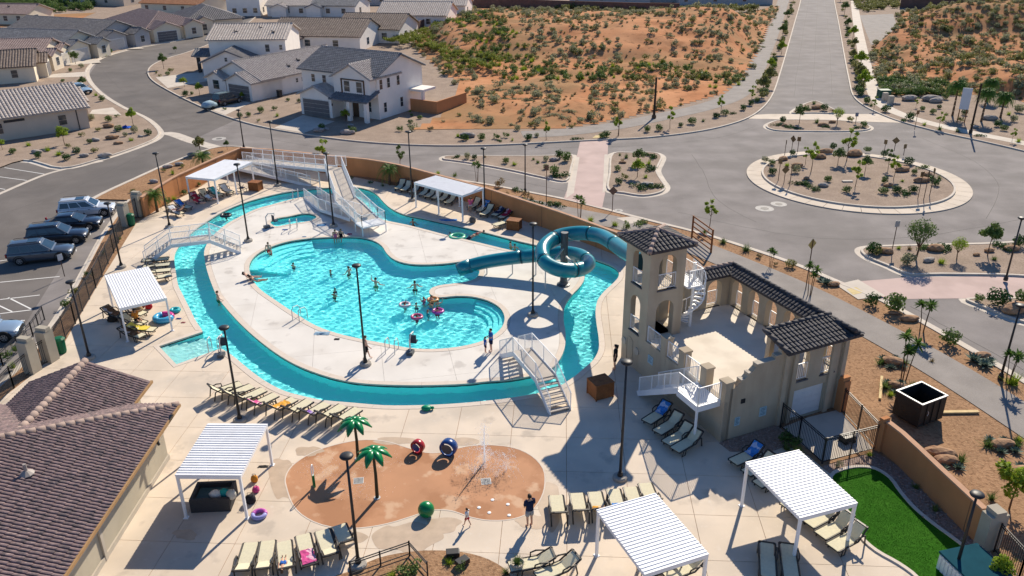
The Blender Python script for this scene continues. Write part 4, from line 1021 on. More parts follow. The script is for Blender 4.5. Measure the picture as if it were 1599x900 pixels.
pR = C2 + nc * 1.0; pL = D0 - nc * .65; pL = pR + nc * (pL - pR).dot(nc); pR.z = pL.z = .8; qR, qL = pR + dc * 1.5, pL + dc * 1.5
g = MB(); g.prism([pR, pL, qL, qR], .66, .8, True); g.obj('landing', M_railw, t, fixn=True)
rail_obj(t, [pR, qR, qL, pL], h=1.05, sp=.11, pr=.007)
for p_ in (pR, qR, qL, pL): g = MB(); g.bar((p_.x, p_.y, 0), (p_.x, p_.y, .66), .09); g.obj('leg', M_railw, t)
rail_obj(t, [B1 + Vector((.2, .9, 0)), B1 + Vector((1.3, .7, 0))], h=1.05, sp=.11)

# ---------------- tube slide
SL = [(975, 392, 5.3), (955, 378, 4.7), (935, 368, 4.3), (905, 364, 3.95), (870, 370, 3.65), (848, 388, 3.4), (852, 410, 3.15), (878, 422, 2.9), (908, 420, 2.65), (919, 410, 2.4), (905, 399, 2.15), (880, 395, 1.9), (850, 398, 1.65), (800, 403, 1.3), (760, 409, 1.0), (735, 415, .72)]
sp3 = [BO + Vb * 1.2 + Vector((0, 0, 6.2))] + [G(*p) for p in SL]
sp3 = smooth(sp3, 7, False); c = G(880, 445)
t = thing('tube_slide', 'teal tube waterslide spiralling from the tower into the pool', 'waterslide', c)
L = [p - c for p in sp3]; nseg = 9; st = len(L) // nseg
for k in range(nseg):
    i0 = k * st; i1 = min(len(L) - 1, (k + 1) * st) if k < nseg - 1 else len(L) - 1
    g = MB(); g.tube(L[i0:i1 + 1], .475, 18, cap=False); o = g.obj('tube_section', M_teal, t, shade=True)
    so = o.modifiers.new('s', 'SOLIDIFY'); so.thickness = .04
    a = L[i0]; d = (L[i0 + 1] - L[i0]).normalized(); g = MB(); g.tube([a - d * .05, a + d * .05], .53, 18); g.obj('flange', mat('dark teal flange', (.0, .05, .075), .4), o)
g = MB(); g.tube([(0, 0, .1), (0, 0, HT((880, 445), (880, 363)))], .27, 14); g.obj('support_column', M_steelg, t)
g = MB(); g.lathe([(.5, 0), (.5, .08), (.34, .14), (.3, .3), (.02, .3)], n=14); g.obj('column_base', M_steelg, t)
for idx in (4 * 7, 5 * 7 + 3, 7 * 7, 9 * 7 + 2, 11 * 7):
    p = L[idx]; g = MB(); g.bar((0, 0, p.z - .15), p - Vector((0, 0, .62)), .11); g.obj('support_arm', M_pipe, t)
for px, py in ((800, 423), (838, 414), (762, 425), (868, 455), (935, 415)):
    i = min(range(len(L)), key=lambda k: (L[k].xy - (G(px, py) - c).xy).length)
    p = L[i]; g = MB(); g.tube([(p.x, p.y, -.0), (p.x, p.y, p.z - .5)], .05, 6); g.obj('support_leg', M_pipe, t)
g = MB(); e = L[-1]; d = (L[-1] - L[-2]); d.z = 0; d.normalize(); g.tube([e + d * .0, e + d * .5 + Vector((0, 0, -.15)), e + d * .95 + Vector((0, 0, -.35))], [.5, .49, .46], 16, cap=False); o = g.obj('exit_flume', M_teal, t, shade=True); o.modifiers.new('s', 'SOLIDIFY').thickness = .04

# ---------------- loungers
def lounger_proto(back, sling=M_sling):
    t = thing('pool_lounger', 'x', 'lounger')
    Lh, W_ = 1.25, .68; zz = .36; bx, bz = Lh + .72 * math.cos(back), zz + .72 * math.sin(back)
    g = MB(); g.bar((0, 0, zz + .012), (Lh, 0, zz + .012), W_ - .1, .022); g.obj('seat_sling', sling, t)
    g = MB(); g.bar((Lh, 0, zz + .012), (bx, 0, bz + .012), W_ - .16, .022); g.obj('back_sling', sling, t)
    for s in (-1, 1):
        y = s * W_ / 2
        g = MB(); g.tube([(-.03, y * .8, zz - .03), (.03, y, zz), (Lh, y, zz), (bx, y, bz), (bx + .03, y * .7, bz + .01)], .042, 6); g.obj('side_rail', M_frame, t)
        g = MB(); g.tube([(.98, y, zz), (1.0, y * 1.12, zz + .2), (1.25, y * 1.15, zz + .26), (1.6, y * 1.12, zz + .2), (1.72, y * 1.05, .02)], .036, 6); g.obj('arm_leg', M_frame, t)
        g = MB(); g.tube([(.3, y, zz), (.22, y, .02), (.42, y, .02), (.5, y, zz)], .03, 6); g.obj('leg', M_frame, t)
    g = MB(); g.bar((bx, -W_ / 2, bz), (bx, W_ / 2, bz), .09, .06); g.obj('head_bar', M_frame, t)
    g = MB(); g.bar((0, -W_ / 2 + .04, zz - .02), (0, W_ / 2 - .04, zz - .02), .04); g.obj('foot_bar', M_frame, t)
    return t
PROT = {}
TOWELS = {'w': (.75, .75, .73), 'b': (.05, .22, .60), 'o': (.75, .38, .07), 'p': (.62, .10, .28), 'r': (.45, .03, .06), 't': (.05, .42, .45), 'v': (.30, .15, .50), 'g': (.10, .42, .18), 'y': (.75, .60, .10), 'n': (.03, .04, .09), 'k': (.16, .09, .05)}
def towelmat(k):
    return MATS.get('towel ' + k) or overlay(mat('towel ' + k, TOWELS[k], .95, .12, 6, bump=.4, bscale=60, spec=.05), tuple(min(1, c * .5 + .45) for c in TOWELS[k]), 3.0, .56, .6, detail=1, fac=.8, world=False)
used = {}
def lounger(foot, head, label, back=.62, towel=None, group='cream sling pool loungers'):
    f = G(*foot); hd = G(*head); a = math.atan2(hd.y - f.y, hd.x - f.x); mid = (f + hd) / 2
    loc = mid - Vector((math.cos(a), math.sin(a), 0)) * .92
    kb = round(back, 2)
    if kb not in PROT: PROT[kb] = lounger_proto(kb); o = PROT[kb]; o.location = loc; o.rotation_euler = (0, 0, a); o['label'] = label; o['group'] = group
    else: o = dup(PROT[kb], loc, a, label, group)
    if towel:
        on_back = towel.endswith('B'); k = towel[0]; W_ = .56; zz = .40
        g = MB(); nx = 10; r_ = random.Random(hash(label) % 999)
        pts = []
        for i in range(nx + 1):
            s = (.45 + 1.4 * i / nx) if not on_back else (1.05 + .85 * i / nx)
            if s <= 1.25: px_, pz = s, zz
            else: px_, pz = 1.25 + (s - 1.25) * math.cos(kb), zz + (s - 1.25) * math.sin(kb)
            for j in range(6): pts.append((px_ + r_.uniform(-.02, .02), -W_ / 2 + W_ * j / 5 + r_.uniform(-.03, .03), pz + .015 + r_.uniform(0, .035)))
        g.add(pts, [(i * 6 + j, (i + 1) * 6 + j, (i + 1) * 6 + j + 1, i * 6 + j + 1) for i in range(nx) for j in range(5)])
        to = g.obj('towel', towelmat(k), None, loc=loc, rz=a); to.modifiers.new('s', 'SOLIDIFY').thickness = .02
        cn = {'w': 'white', 'b': 'blue', 'o': 'orange', 'p': 'pink', 'r': 'dark red', 't': 'turquoise', 'v': 'purple', 'g': 'green', 'y': 'yellow', 'n': 'navy', 'k': 'brown'}[k]
        tag(to, cn + ' towel on the ' + label.replace('cream lounger, ', '').replace('from the left ', 'lounger '), 'towel', 'towels on loungers')
    return o
def row(desc, items, back=.62):
    for i, it in enumerate(items):
        tw_ = it[2] if len(it) > 2 else None; bk = it[3] if len(it) > 3 else back
        lounger(it[0], it[1], 'cream lounger, ' + ORD[i] + ' from the left ' + desc, bk, tw_)
row('in the row below the river', [((376, 608), (330, 624)), ((393, 612), (350, 630)), ((411, 618), (371, 637)), ((428, 627), (392, 645), 'pB'), ((458, 633), (422, 653), 'o'), ((482, 636), (449, 657)), ((508, 641), (475, 661), 'vB'), ((534, 644), (501, 665)), ((556, 650), (527, 669))], .8)
row('in the bottom left row', [((393, 862), (381, 902)), ((420, 858), (413, 900)), ((445, 858), (449, 900)), ((474, 845), (485, 890), 'pB', .0), ((504, 838), (519, 882)), ((530, 830), (548, 872), None, .8)], .35)
row('in the row beside the standing man', [((868, 784), (874, 825)), ((900, 780), (908, 822)), ((928, 778), (938, 820), 'oB'), ((957, 774), (968, 815), 'bB'), ((983, 770), (996, 812), 'rB'), ((1006, 764), (1022, 805))], .75)
row('by the pavilion stair', [((1004, 671), (1046, 644), 'bB'), ((1021, 687), (1064, 661)), ((1035, 704), (1080, 678)), ((1048, 715), (1094, 688))], .75)
row('left of the lawn cabana', [((1140, 733), (1188, 711), 'bB'), ((1160, 750), (1208, 727)), ((1178, 768), (1226, 745))], .75)
row('right of the lawn cabana', [((1222, 803), (1268, 778)), ((1237, 815), (1287, 790)), ((1255, 832), (1308, 803)), ((1273, 850), (1328, 820)), ((1291, 869), (1348, 838))], .85)
row('at the bottom right edge', [((1198, 908), (1196, 866), None, .1), ((1234, 910), (1228, 868), None, .1)])
row('at the bottom centre edge', [((800, 895), (858, 884), None, .5), ((848, 908), (890, 890), None, .5), ((1008, 903), (1056, 887), None, .7), ((1042, 908), (1090, 890), None, .7)])
row('by the back cabana', [((617, 304), (634, 288)), ((626, 306), (644, 291)), ((640, 309), (657, 294)), ((655, 312), (672, 299)), ((664, 315), (682, 302)), ((675, 318), (692, 304)), ((684, 321), (703, 307)), ((695, 325), (714, 311)), ((731, 332), (751, 319)), ((744, 337), (765, 324), 'bB'), ((751, 343), (770, 330))], .7)
row('beside the back wall box', [((768, 344), (790, 331), 'n', .5), ((778, 348), (801, 335), 'r', .5), ((772, 358), (796, 350), None, .3)])
row('in the back left corner', [((288, 341), (264, 332), 'w', .6), ((300, 331), (275, 324), 'bB', .6), ((320, 322), (296, 310), 'r', .7), ((334, 317), (312, 306), None, .7), ((350, 312), (326, 303), 't', .6), ((366, 308), (344, 298), 'w', .7)])
row('beside the left bridge', [((256, 411), (234, 413)), ((257, 420), (236, 422)), ((257, 429), (238, 431)), ((257, 438), (240, 441))], .0)
row('under the left cabana', [((196, 502), (166, 493), 'k', .5), ((224, 497), (200, 490), 'k', .5), ((225, 512), (196, 506), None, .5), ((240, 522), (206, 520), 'y', .4), ((228, 534), (190, 523), 'k', .4)])
for o_ in list(PROT.values()): pass
# ================================================================== HOUSES
M_hw = mat('white stucco', (.80, .745, .69), .9, .05, .8, bump=.15, bscale=60, spec=.1, world=True)
M_hc = mat('cream stucco', (.72, .63, .49), .9, .05, .8, bump=.15, bscale=60, spec=.1, world=True)
M_ht = mat('sand stucco', (.58, .48, .385), .9, .05, .8, bump=.15, bscale=60, spec=.1, world=True)
M_hg = mat('grey stucco', (.42, .41, .41), .9, .05, .8, bump=.15, bscale=60, spec=.1, world=True)
def rmat(n, c, c2): return overlay(mat(n, c, .8, .2, 3, bump=.15, bscale=20, spec=.25, world=True), c2, 1.6, .5, .66, fac=.6)
RT = {'grey': rmat('grey roof tile', (.20, .185, .18), (.30, .28, .265)), 'brown': rmat('brown roof tile', (.19, .145, .12), (.29, .235, .20)), 'mauve': rmat('pale mauve roof tile', (.30, .22, .20), (.40, .31, .28)),
      'blue': rmat('slate roof tile', (.16, .165, .18), (.25, .255, .27)), 'orange': rmat('orange roof tile', (.38, .17, .085), (.5, .26, .14)), 'pale': rmat('pale roof tile', (.42, .365, .33), (.54, .49, .45))}
M_gar = mat('grey garage door', (.15, .14, .14), .6, .08, 2); M_garw = mat('white garage door', (.52, .49, .45), .6, .05, 2)
M_trim = mat('dark trim', (.05, .045, .045), .7); M_trimw = mat('white trim', (.68, .66, .63), .6)
M_hdoor = mat('brown door', (.09, .05, .03), .5)
class House:
    def __init__(s, label, origin, th, roof, wall, det=.42):
        s.t = thing('house', label, 'house', origin, th); s.roof = RT[roof]; s.wall = wall; s.det = det
    def block(s, x0, x1, y0, y1, h, p=.4, rid='x', oh=.45, z0=0, wall=None, hip=False, roof=None):
        wm = wall or s.wall; g = MB(); rm = RT[roof] if roof else s.roof
        if rid == 'x':
            ym = (y0 + y1) / 2; zr = h + p * (y1 - y0) / 2
            if hip: g.b2(x0, x1, y0, y1, z0, h)
            else:
                pr = [(y0, z0), (y1, z0), (y1, h), (ym, zr - .1), (y0, h)]
                g.add([(x0, a, b) for a, b in pr] + [(x1, a, b) for a, b in pr], [(0, 4, 3, 2, 1), (5, 6, 7, 8, 9), (0, 5, 9, 4), (1, 2, 7, 6), (4, 9, 8, 3), (3, 8, 7, 2)])
            e = p * oh; A = (x0 - oh, x1 + oh); k = (y1 - y0) / 2 + oh if hip else 0
            pl = [((A[0], y0 - oh, h - e), (A[1], y0 - oh, h - e), (A[1] - k, ym, zr), (A[0] + k, ym, zr)), ((A[1], y1 + oh, h - e), (A[0], y1 + oh, h - e), (A[0] + k, ym, zr), (A[1] - k, ym, zr))]
            rg = [((A[0] + k, ym, zr), (A[1] - k, ym, zr))]
            if hip:
                pl += [((A[1], y0 - oh, h - e), (A[1], y1 + oh, h - e), (A[1] - k, ym, zr)), ((A[0], y1 + oh, h - e), (A[0], y0 - oh, h - e), (A[0] + k, ym, zr))]
                rg += [((A[1], y0 - oh, h - e), (A[1] - k, ym, zr)), ((A[1], y1 + oh, h - e), (A[1] - k, ym, zr)), ((A[0], y0 - oh, h - e), (A[0] + k, ym, zr))]
        else:
            xm = (x0 + x1) / 2; zr = h + p * (x1 - x0) / 2; pr = [(x0, z0), (x1, z0), (x1, h), (xm, zr - .1), (x0, h)]
            g.add([(a, y0, b) for a, b in pr] + [(a, y1, b) for a, b in pr], [(0, 1, 2, 3, 4), (5, 9, 8, 7, 6), (0, 4, 9, 5), (1, 6, 7, 2), (4, 3, 8, 9), (3, 2, 7, 8)])
            e = p * oh; A = (y0 - oh, y1 + (0 if z0 >= 0 and False else oh))
            pl = [((x1 + oh, A[0], h - e), (x1 + oh, A[1], h - e), (xm, A[1], zr), (xm, A[0], zr)), ((x0 - oh, A[1], h - e), (x0 - oh, A[0], h - e), (xm, A[0], zr), (xm, A[1], zr))]
            rg = [((xm, A[0], zr), (xm, A[1], zr))]
        g.obj('wall', wm, s.t, fixn=True)
        deckroof(s.t, 'roof', pl, rg, rm, rm, pitch=s.det, course=s.det * 1.1, hgt=.11)
        return zr
    def win(s, face, a, z, w_=.9, h_=1.2, at=0, m=None, nm='window', fr=None):
        """face 'x' or 'y' with sign of the outward normal; at = coordinate of that wall"""
        ax, sg = face[1], (1 if face[0] == '+' else -1); f = MB(); g = MB(); fr = fr or M_trimw
        def b(mb, a0, a1, z0, z1, d0, d1):
            lo, hi = sorted((at + sg * d0, at + sg * d1))
            if ax == 'x': mb.b2(lo, hi, a0, a1, z0, z1)
            else: mb.b2(a0, a1, lo, hi, z0, z1)
        if nm == 'window':
            o_ = MB(); b(o_, a - w_ / 2 - .07, a + w_ / 2 + .07, z - .07, z + h_ + .07, -.02, .03); o = o_.obj('window', fr, s.t)
            b(g, a - w_ / 2, a + w_ / 2, z, z + h_ / 2 - .02, .031, .045); g.obj('pane', m or M_glass, o)
            g = MB(); b(g, a - w_ / 2, a + w_ / 2, z + h_ / 2 + .02, z + h_, .031, .045); g.obj('pane', m or M_glass, o)
        elif nm == 'garage_door':
            o_ = MB(); b(o_, a - w_ / 2 - .12, a + w_ / 2 + .12, 0, z + h_ + .14, -.02, .02); o = o_.obj('garage_door', M_trimw, s.t)
            for k in range(4):
                g = MB(); b(g, a - w_ / 2, a + w_ / 2, .02 + k * h_ / 4, k * h_ / 4 + h_ / 4 - .01, .021, .05); g.obj('door_panel', m or M_gar, o)
        else:
            o_ = MB(); b(o_, a - w_ / 2, a + w_ / 2, 0, h_, -.02, .05); o = o_.obj('door', m or M_hdoor, s.t)
            g = MB(); b(g, a + w_ * .32, a + w_ * .4, 1.0, 1.1, .05, .1); g.obj('handle', M_trim, o)
    def part(s, nm, m, *boxes):
        g = MB()
        for q in boxes: g.b2(*q)
        return g.obj(nm, m, s.t)
    def vents(s, pts):
        for x, y, z in pts:
            g = MB(); g.tube([(x, y, z), (x, y, z + .45)], .06, 6); g.box((x + .3, y + .1, z + .12), (.35, .3, .2)); stuff(g.obj('roof_vents', M_trim, s.t))
th1 = R(-30.5)
# main two-storey house
H = House('white two storey house with grey tile roofs and framed upper window bay', Vector((-28.8, 113.1, 0)), th1, 'blue', M_hw, .36)
H.block(-1.5, 11.8, 2.3, 12.2, 5.9, .42)
H.block(0, 5.6, 0, 4.5, 2.9, .42, 'y', .4, roof='pale')
H.block(5.3, 11.5, 1.1, 7.2, 5.6, .5, 'y', .4, z0=2.9, roof='pale')
g = MB(); g.add([(5.5, -.5, 2.75), (12.1, -.5, 2.75), (12.1, 2.35, 3.75), (5.5, 2.35, 3.75), (5.5, -.5, 2.6), (12.1, -.5, 2.6), (12.1, 2.35, 3.6), (5.5, 2.35, 3.6)], [(0, 1, 2, 3), (7, 6, 5, 4), (0, 4, 5, 1), (1, 5, 6, 2)]); ro = g.obj('porch_roof', RT['blue'], H.t)
g = MB(); tiles(g, [(5.5, -.5, 2.76), (12.1, -.5, 2.76), (12.1, 2.35, 3.76), (5.5, 2.35, 3.76)], pitch=.36, course=.4); stuff(g.obj('roof_tiles', RT['blue'], ro))
for x in (11.5, 8.6): H.part('porch_column', M_hw, (x - .25, x + .25, -.2, .3, 0, 2.62))
H.win('-y', 2.8, 0, 4.6, 2.2, at=0, nm='garage_door')
H.win('-y', 7.8, 0, 1.0, 2.1, at=2.3, nm='door'); H.win('-y', 9.8, .9, 1.4, 1.3, at=2.3)
for x in (7.6, 9.7): H.win('-y', x, 3.6, .9, 1.35, at=1.1)
H.part('window_surround', M_hdoor, (6.65, 6.8, .98, 1.1, 3.1, 5.1)); H.part('window_surround', M_hdoor, (10.45, 10.6, .98, 1.1, 3.1, 5.1)); H.part('window_surround', M_hdoor, (6.65, 10.6, .96, 1.1, 5.1, 5.25))
for y, z in ((3.0, 3.9), (4.6, 3.9), (6.7, 3.9), (3.6, .8), (7.2, .9)): H.win('+x', y, z, .55, 1.25, at=11.8, fr=M_hw)
for x in (.6, 2.6): H.win('-y', x, 4.1, .6, 1.0, at=2.3, fr=M_hw)
H.part('patio_roof', M_hw, (11.85, 14.2, 9.0, 12.0, 2.7, 3.0)); H.part('patio_column', M_hw, (13.8, 14.15, 9.1, 9.45, 0, 2.7)); H.part('wall_lamp', M_trim, (5.72, 5.82, -.14, -.01, 1.7, 2.0))
H.part('garden_wall', M_wallO, (12.2, 16.5, 8.6, 8.8, 0, 1.7)); H.part('garden_wall', M_wallO, (16.5, 16.7, 8.6, 16.0, 0, 1.7))
DRIVE = struct(MB().sheet(GP([(428, 200), (475, 208), (523, 190), (473, 180)]), .015).obj('driveway', M_walk))
# single-storey neighbour with the long corrugated tile roof
O2 = G(395, 159); t2 = R(-33); u2 = Vector((math.cos(t2), math.sin(t2), 0))
H = House('white single storey house with long striped tile roof beside the two storey house', O2 - u2 * 11, t2, 'pale', M_hw, .4)
H.block(0, 11, 2.0, 21, 2.9, .40, 'y'); H.block(5.6, 11, 0, 6, 2.75, .42, 'y', .4); H.block(.2, 4.4, .8, 6, 2.6, .42, 'y', .4)
H.win('-y', 8.3, 0, 4.4, 2.15, at=0, nm='garage_door'); H.win('-y', 2.2, .9, 1.3, 1.3, at=.8); H.win('-y', 5.0, 0, .95, 2.1, at=2.0, nm='door')
for y, z, w_ in ((9, 1.4, .4), (10.2, 1.4, .4), (12.2, 1.0, .8), (16.5, .8, 1.2)): H.win('+x', y, z, w_, .9 if w_ > .5 else .6, at=11, fr=M_hw)
H.vents([(8.2, 12, 4.0), (8.8, 16, 3.8), (9.2, 9, 3.6)])
struct(MB().sheet(GP([(318, 167), (352, 180), (392, 161), (364, 154)]), .015).obj('driveway', M_walk))
# two-storey house behind with dark porch
H = House('two storey house with pale roof and dark entry porch at the street bend', G(322, 122), R(2), 'pale', M_hw, .45)
H.block(0, 13, 4, 16, 5.8, .30); H.block(.2, 8.5, -1.5, 4.5, 2.9, .42, 'y', .4, roof='grey')
H.block(-3.2, .3, 5.2, 10, 3.0, .3, 'x', .4, roof='blue', wall=M_hg, z0=2.6); H.part('porch_column', M_trim, (-2.9, -2.4, 5.3, 5.8, 0, 2.6)); H.part('porch_column', M_hg, (-.7, -.2, 5.3, 5.8, 0, 2.6))
H.win('-y', 9.9, 3.6, .7, 1.2, at=4, fr=M_hw); H.win('-y', 4.2, 2.9, .4, .6, at=-1.5); H.win('-y', 12.2, 3.9, .5, .8, at=4, fr=M_hw); H.vents([(4, 6.5, 6.6), (8, 8, 7.0), (10.5, 6, 6.5)])
struct(MB().sheet(GP([(243, 121), (262, 138), (330, 126), (318, 112)]), .015).obj('driveway', M_walk))
# left row: ridge towards the street (x axis), street at +x
def rowhouse(label, corner, th, Lg, W_, h, roof, wall, garage=True, bump=None, hip=False, wing=None, det=.42, rid='x'):
    """corner = street-side corner nearest the camera; house runs back along -x and away along +y"""
    H = House(label, G(*corner), R(th), roof, wall, det)
    H.block(-Lg, 0, 0, W_, h, .38, rid, hip=hip)
    if bump: H.block(-4, bump[2], bump[0], bump[1], h - .15, .4, 'x', .35); bx = bump[2]; H.win('+x', (bump[0] + bump[1]) / 2, 0, min(4.4, bump[1] - bump[0] - 1), 2.1, at=bx, nm='garage_door', m=M_garw if garage == 'w' else M_gar)
    if wing: H.block(-3.5, wing[2], wing[0], wing[1], h - .1, .45, 'x', .35); H.win('+x', (wing[0] + wing[1]) / 2, .8, 1.0, 1.3, at=wing[2])
    elif not bump: H.win('+x', W_ * .3, .8, 1.1, 1.3, at=0)
    for k in range(3): H.win('-y', -3 - k * Lg / 3.6, .9, .9, 1.2, at=0, fr=wall)
    return H
H = rowhouse('sand coloured house with striped tile roof at the car park', (141, 200), 40, 26, 11, 2.9, 'pale', M_ht, bump=(4.5, 10.5, 1.2)); H.part('wall_grille', M_trim, (-9.5, -7.2, -.04, 0, 2.1, 2.4)); H.part('downpipe', M_trim, (-1.3, -1.2, -.08, 0, 0, 2.8))
rowhouse('house with dark striped tile roof second in the left row', (58, 128), 22, 20, 10, 2.8, 'brown', M_hc, bump=(4, 9.5, 1.4))
rowhouse('house with mauve tile roof and cream gables in the left row', (66, 112), 2, 24, 11, 2.9, 'mauve', M_hc, wing=(.5, 4.2, 2.0), bump=(5.2, 10.5, 1.0), garage='w')
rowhouse('house with slate blue roof and two white gables in the left row', (94, 99), -14, 26, 12, 2.9, 'blue', M_hc, garage='w', bump=(.4, 6, 2.0), wing=(7, 10.5, 3.0))
rowhouse('grey shaded house with gabled garage in the left row', (148, 81), -24, 26, 13, 2.9, 'grey', M_hg, bump=(.4, 6.2, 2.5), wing=(8, 12, 3), garage='w')
rowhouse('cream house with hipped mauve roof and dark garage door', (233, 66), -42, 22, 13, 3.0, 'mauve', M_hc, hip=True, bump=(.4, 6.4, 2.0), wing=(8.2, 12.5, .8))
rowhouse('cream house with grey hipped roof behind the street bend', (292, 54), -60, 18, 13, 3.0, 'grey', M_hc, hip=True, wing=(2, 6, 1.0))
# houses behind the main house, backing on the hill
def backhouse(label, corner, th, Lg, W_, h, roof, wall, wing=None, det=.5):
    H = House(label, G(*corner), R(th), roof, wall, det); H.block(0, Lg, 0, W_, h, .36)
    for k in range(3): H.win('-y', 2 + k * Lg / 3.2, .9, 1.1, 1.2, at=0)
    H.win('+x', W_ * .35, .8, 1.3, 1.3, at=Lg)
    if wing: H.block(wing[0], wing[1], -wing[2], 2, 2.6, .4, 'y', .35)
    H.vents([(Lg * .4, W_ * .3, h + 1.2)]); return H
backhouse('cream house with tan roof directly behind the long striped roof', (424, 78), -10, 19, 14, 3.0, 'brown', M_hw, wing=(2, 7, 2.5))
backhouse('house with tan roof and covered patio on the hillside', (527, 66), -12, 14, 13, 3.0, 'brown', M_hw, wing=(4, 9, 2.5))
backhouse('white house with pale roof above the hillside fence', (590, 43), -8, 17, 13, 3.0, 'pale', M_hw)
backhouse('farthest pale roofed house above the hillside fence', (600, 26), -6, 22, 13, 3.0, 'pale', M_hw)
backhouse('white house with small gables at the top between roofs', (418, 26), -6, 12, 12, 3.0, 'pale', M_hw, wing=(2, 6, 2))
backhouse('house with slate roof and chimney at the top centre', (478, 26), -10, 14, 12, 3.0, 'blue', M_hw, wing=(1, 5, 2))
backhouse('two storey house in shade at the top beside the street', (356, 26), 0, 9, 9, 5.4, 'pale', M_hw)
backhouse('house with orange tile roof at the top left centre', (222, 20), -20, 20, 12, 2.8, 'orange', M_hc)
backhouse('house with bright orange roof at the top edge', (300, 10), -10, 14, 10, 2.8, 'orange', M_hc)
backhouse('grey roofed house at the top left edge', (100, 8), -15, 22, 12, 2.8, 'brown', M_ht)
backhouse('pale house low on the far left behind the row', (-20, 38), -10, 12, 10, 2.8, 'mauve', M_hc)
for k, (x, y, l, m_) in enumerate([(890, 6, 30, 'grey'), (985, 4, 22, 'grey'), (1060, 8, 34, 'blue'), (1130, 6, 16, 'grey'), (560, 8, 20, 'blue')]):
    backhouse(['long grey house above the far brown wall', 'small grey house above the far brown wall', 'long shaded house with carport above the far brown wall', 'rightmost grey house above the far brown wall', 'slate roofed house at the top above the hillside fence'][k], (x, y), -3, l * .8, 10, 3.2, m_, M_hg, det=.6)
# far brown retaining wall, hillside fence wall
def farwall(label, pxs, h, m):
    p = [G(*q) for q in pxs]; c = p[0]; t = thing('retaining_wall', label, 'wall', c); q = [v - c for v in p]
    g = MB(); g.ribbon(q, -.15, .15, -.2, h); g.obj('wall_body', m, t, fixn=True); g = MB(); g.ribbon(q, -.2, .2, h, h + .12); g.obj('cap', m, t, fixn=True); return t
M_bw = mat('brown block wall', (.17, .10, .08), .95, .15, 1, bump=.3, bscale=8, world=True)
farwall('long dark brown block wall across the top of the hill', [(690, 12), (800, 14), (900, 18), (1000, 21), (1060, 22)], 2.6, M_bw)
farwall('dark brown block wall at the top right corner', [(1405, 12), (1480, 16), (1560, 22), (1700, 30)], 4.0, M_bw)
farwall('brown garden wall behind the patio house', [(470, 74), (520, 70), (560, 68)], 1.7, M_bw); farwall('brown garden wall below the pale roofed hillside house', [(598, 52), (640, 52), (672, 40), (694, 24)], 1.8, M_bw)
fence('black fence along the hillside gardens', [(566, 66), (606, 58), (648, 48), (690, 30)], 1.4, .3, 3)
fence('tan screen fence running up to the far houses', [(660, 57), (700, 30)], 1.2, .6, 4, m=M_wallO)
for i, q in enumerate([[(92, 104), (158, 98), (150, 92), (106, 96)], [(62, 122), (136, 120), (138, 112), (84, 116)], [(150, 80), (225, 76), (205, 70), (175, 72)], [(240, 66), (300, 60), (285, 55), (262, 58)], [(140, 178), (190, 180), (176, 168), (144, 172)]]):
    struct(MB().sheet(GP(q), .015).obj('driveway', M_walk))
# ================================================================== PLANTS AND ROCKS
LM = {'lime': leafmat('lime leaf', (.17, .26, .02), (.33, .42, .04), .4), 'green': leafmat('green leaf', (.07, .13, .032), (.16, .225, .06), .3), 'dark': leafmat('dark leaf', (.028, .075, .018), (.07, .135, .032), .2),
      'sage': leafmat('sage leaf', (.21, .22, .115), (.37, .37, .23), .4), 'olive': leafmat('olive leaf', (.14, .15, .045), (.26, .26, .09), .4), 'dry': leafmat('dry straw leaf', (.22, .165, .075), (.34, .26, .13), .2), 'frond': leafmat('palm frond', (.06, .135, .022), (.14, .24, .045), .3), 'yel': leafmat('yellow green leaf', (.15, .19, .03), (.28, .31, .06), .4), 'blue': leafmat('agave leaf', (.07, .12, .09), (.14, .19, .15), .1)}
M_bark = mat('bark', (.13, .085, .055), .95, .25, 8, bump=.6, bscale=30)
M_rock = overlay(mat('tan boulder', (.36, .22, .13), .95, .18, 3, bump=.9, bscale=5, world=True), (.22, .115, .065), 2, .5, .66, fac=.8)
M_rock2 = overlay(mat('grey boulder', (.36, .32, .29), .95, .15, 3, bump=.9, bscale=5, world=True), (.22, .19, .17), 2, .5, .66, fac=.8)
def quad(mb, c, n, sz, r_, asp=1.0):
    n = Vector(n); a = n.orthogonal().normalized(); a = Matrix.Rotation(r_.uniform(0, 6.28), 3, n.normalized()) @ a; b = n.normalized().cross(a) * sz * asp; a = a * sz; c = Vector(c)
    mb.add([c - a * .5, c + b * .45, c + a * .6, c - b * .45], [(0, 1, 2, 3)])
def crown(mb, lobes, n, leaf, r_, shell=.45, asp=.7):
    vol = [l[3] * l[4] * l[5] for l in lobes]; tot = sum(vol)
    for l, v in zip(lobes, vol):
        for k in range(int(n * v / tot) + 1):
            d = Vector((r_.gauss(0, 1), r_.gauss(0, 1), r_.gauss(0, 1))).normalized(); q = (shell + (1 - shell) * r_.random()) ** .6 * r_.uniform(.78, 1.08)
            p = Vector((l[0] + d.x * l[3] * q, l[1] + d.y * l[4] * q, l[2] + d.z * l[5] * q))
            nn = (d + Vector((r_.uniform(-.9, .9), r_.uniform(-.9, .9), r_.uniform(-.5, .9)))).normalized()
            quad(mb, p, nn, leaf * r_.uniform(.6, 1.35), r_, asp)
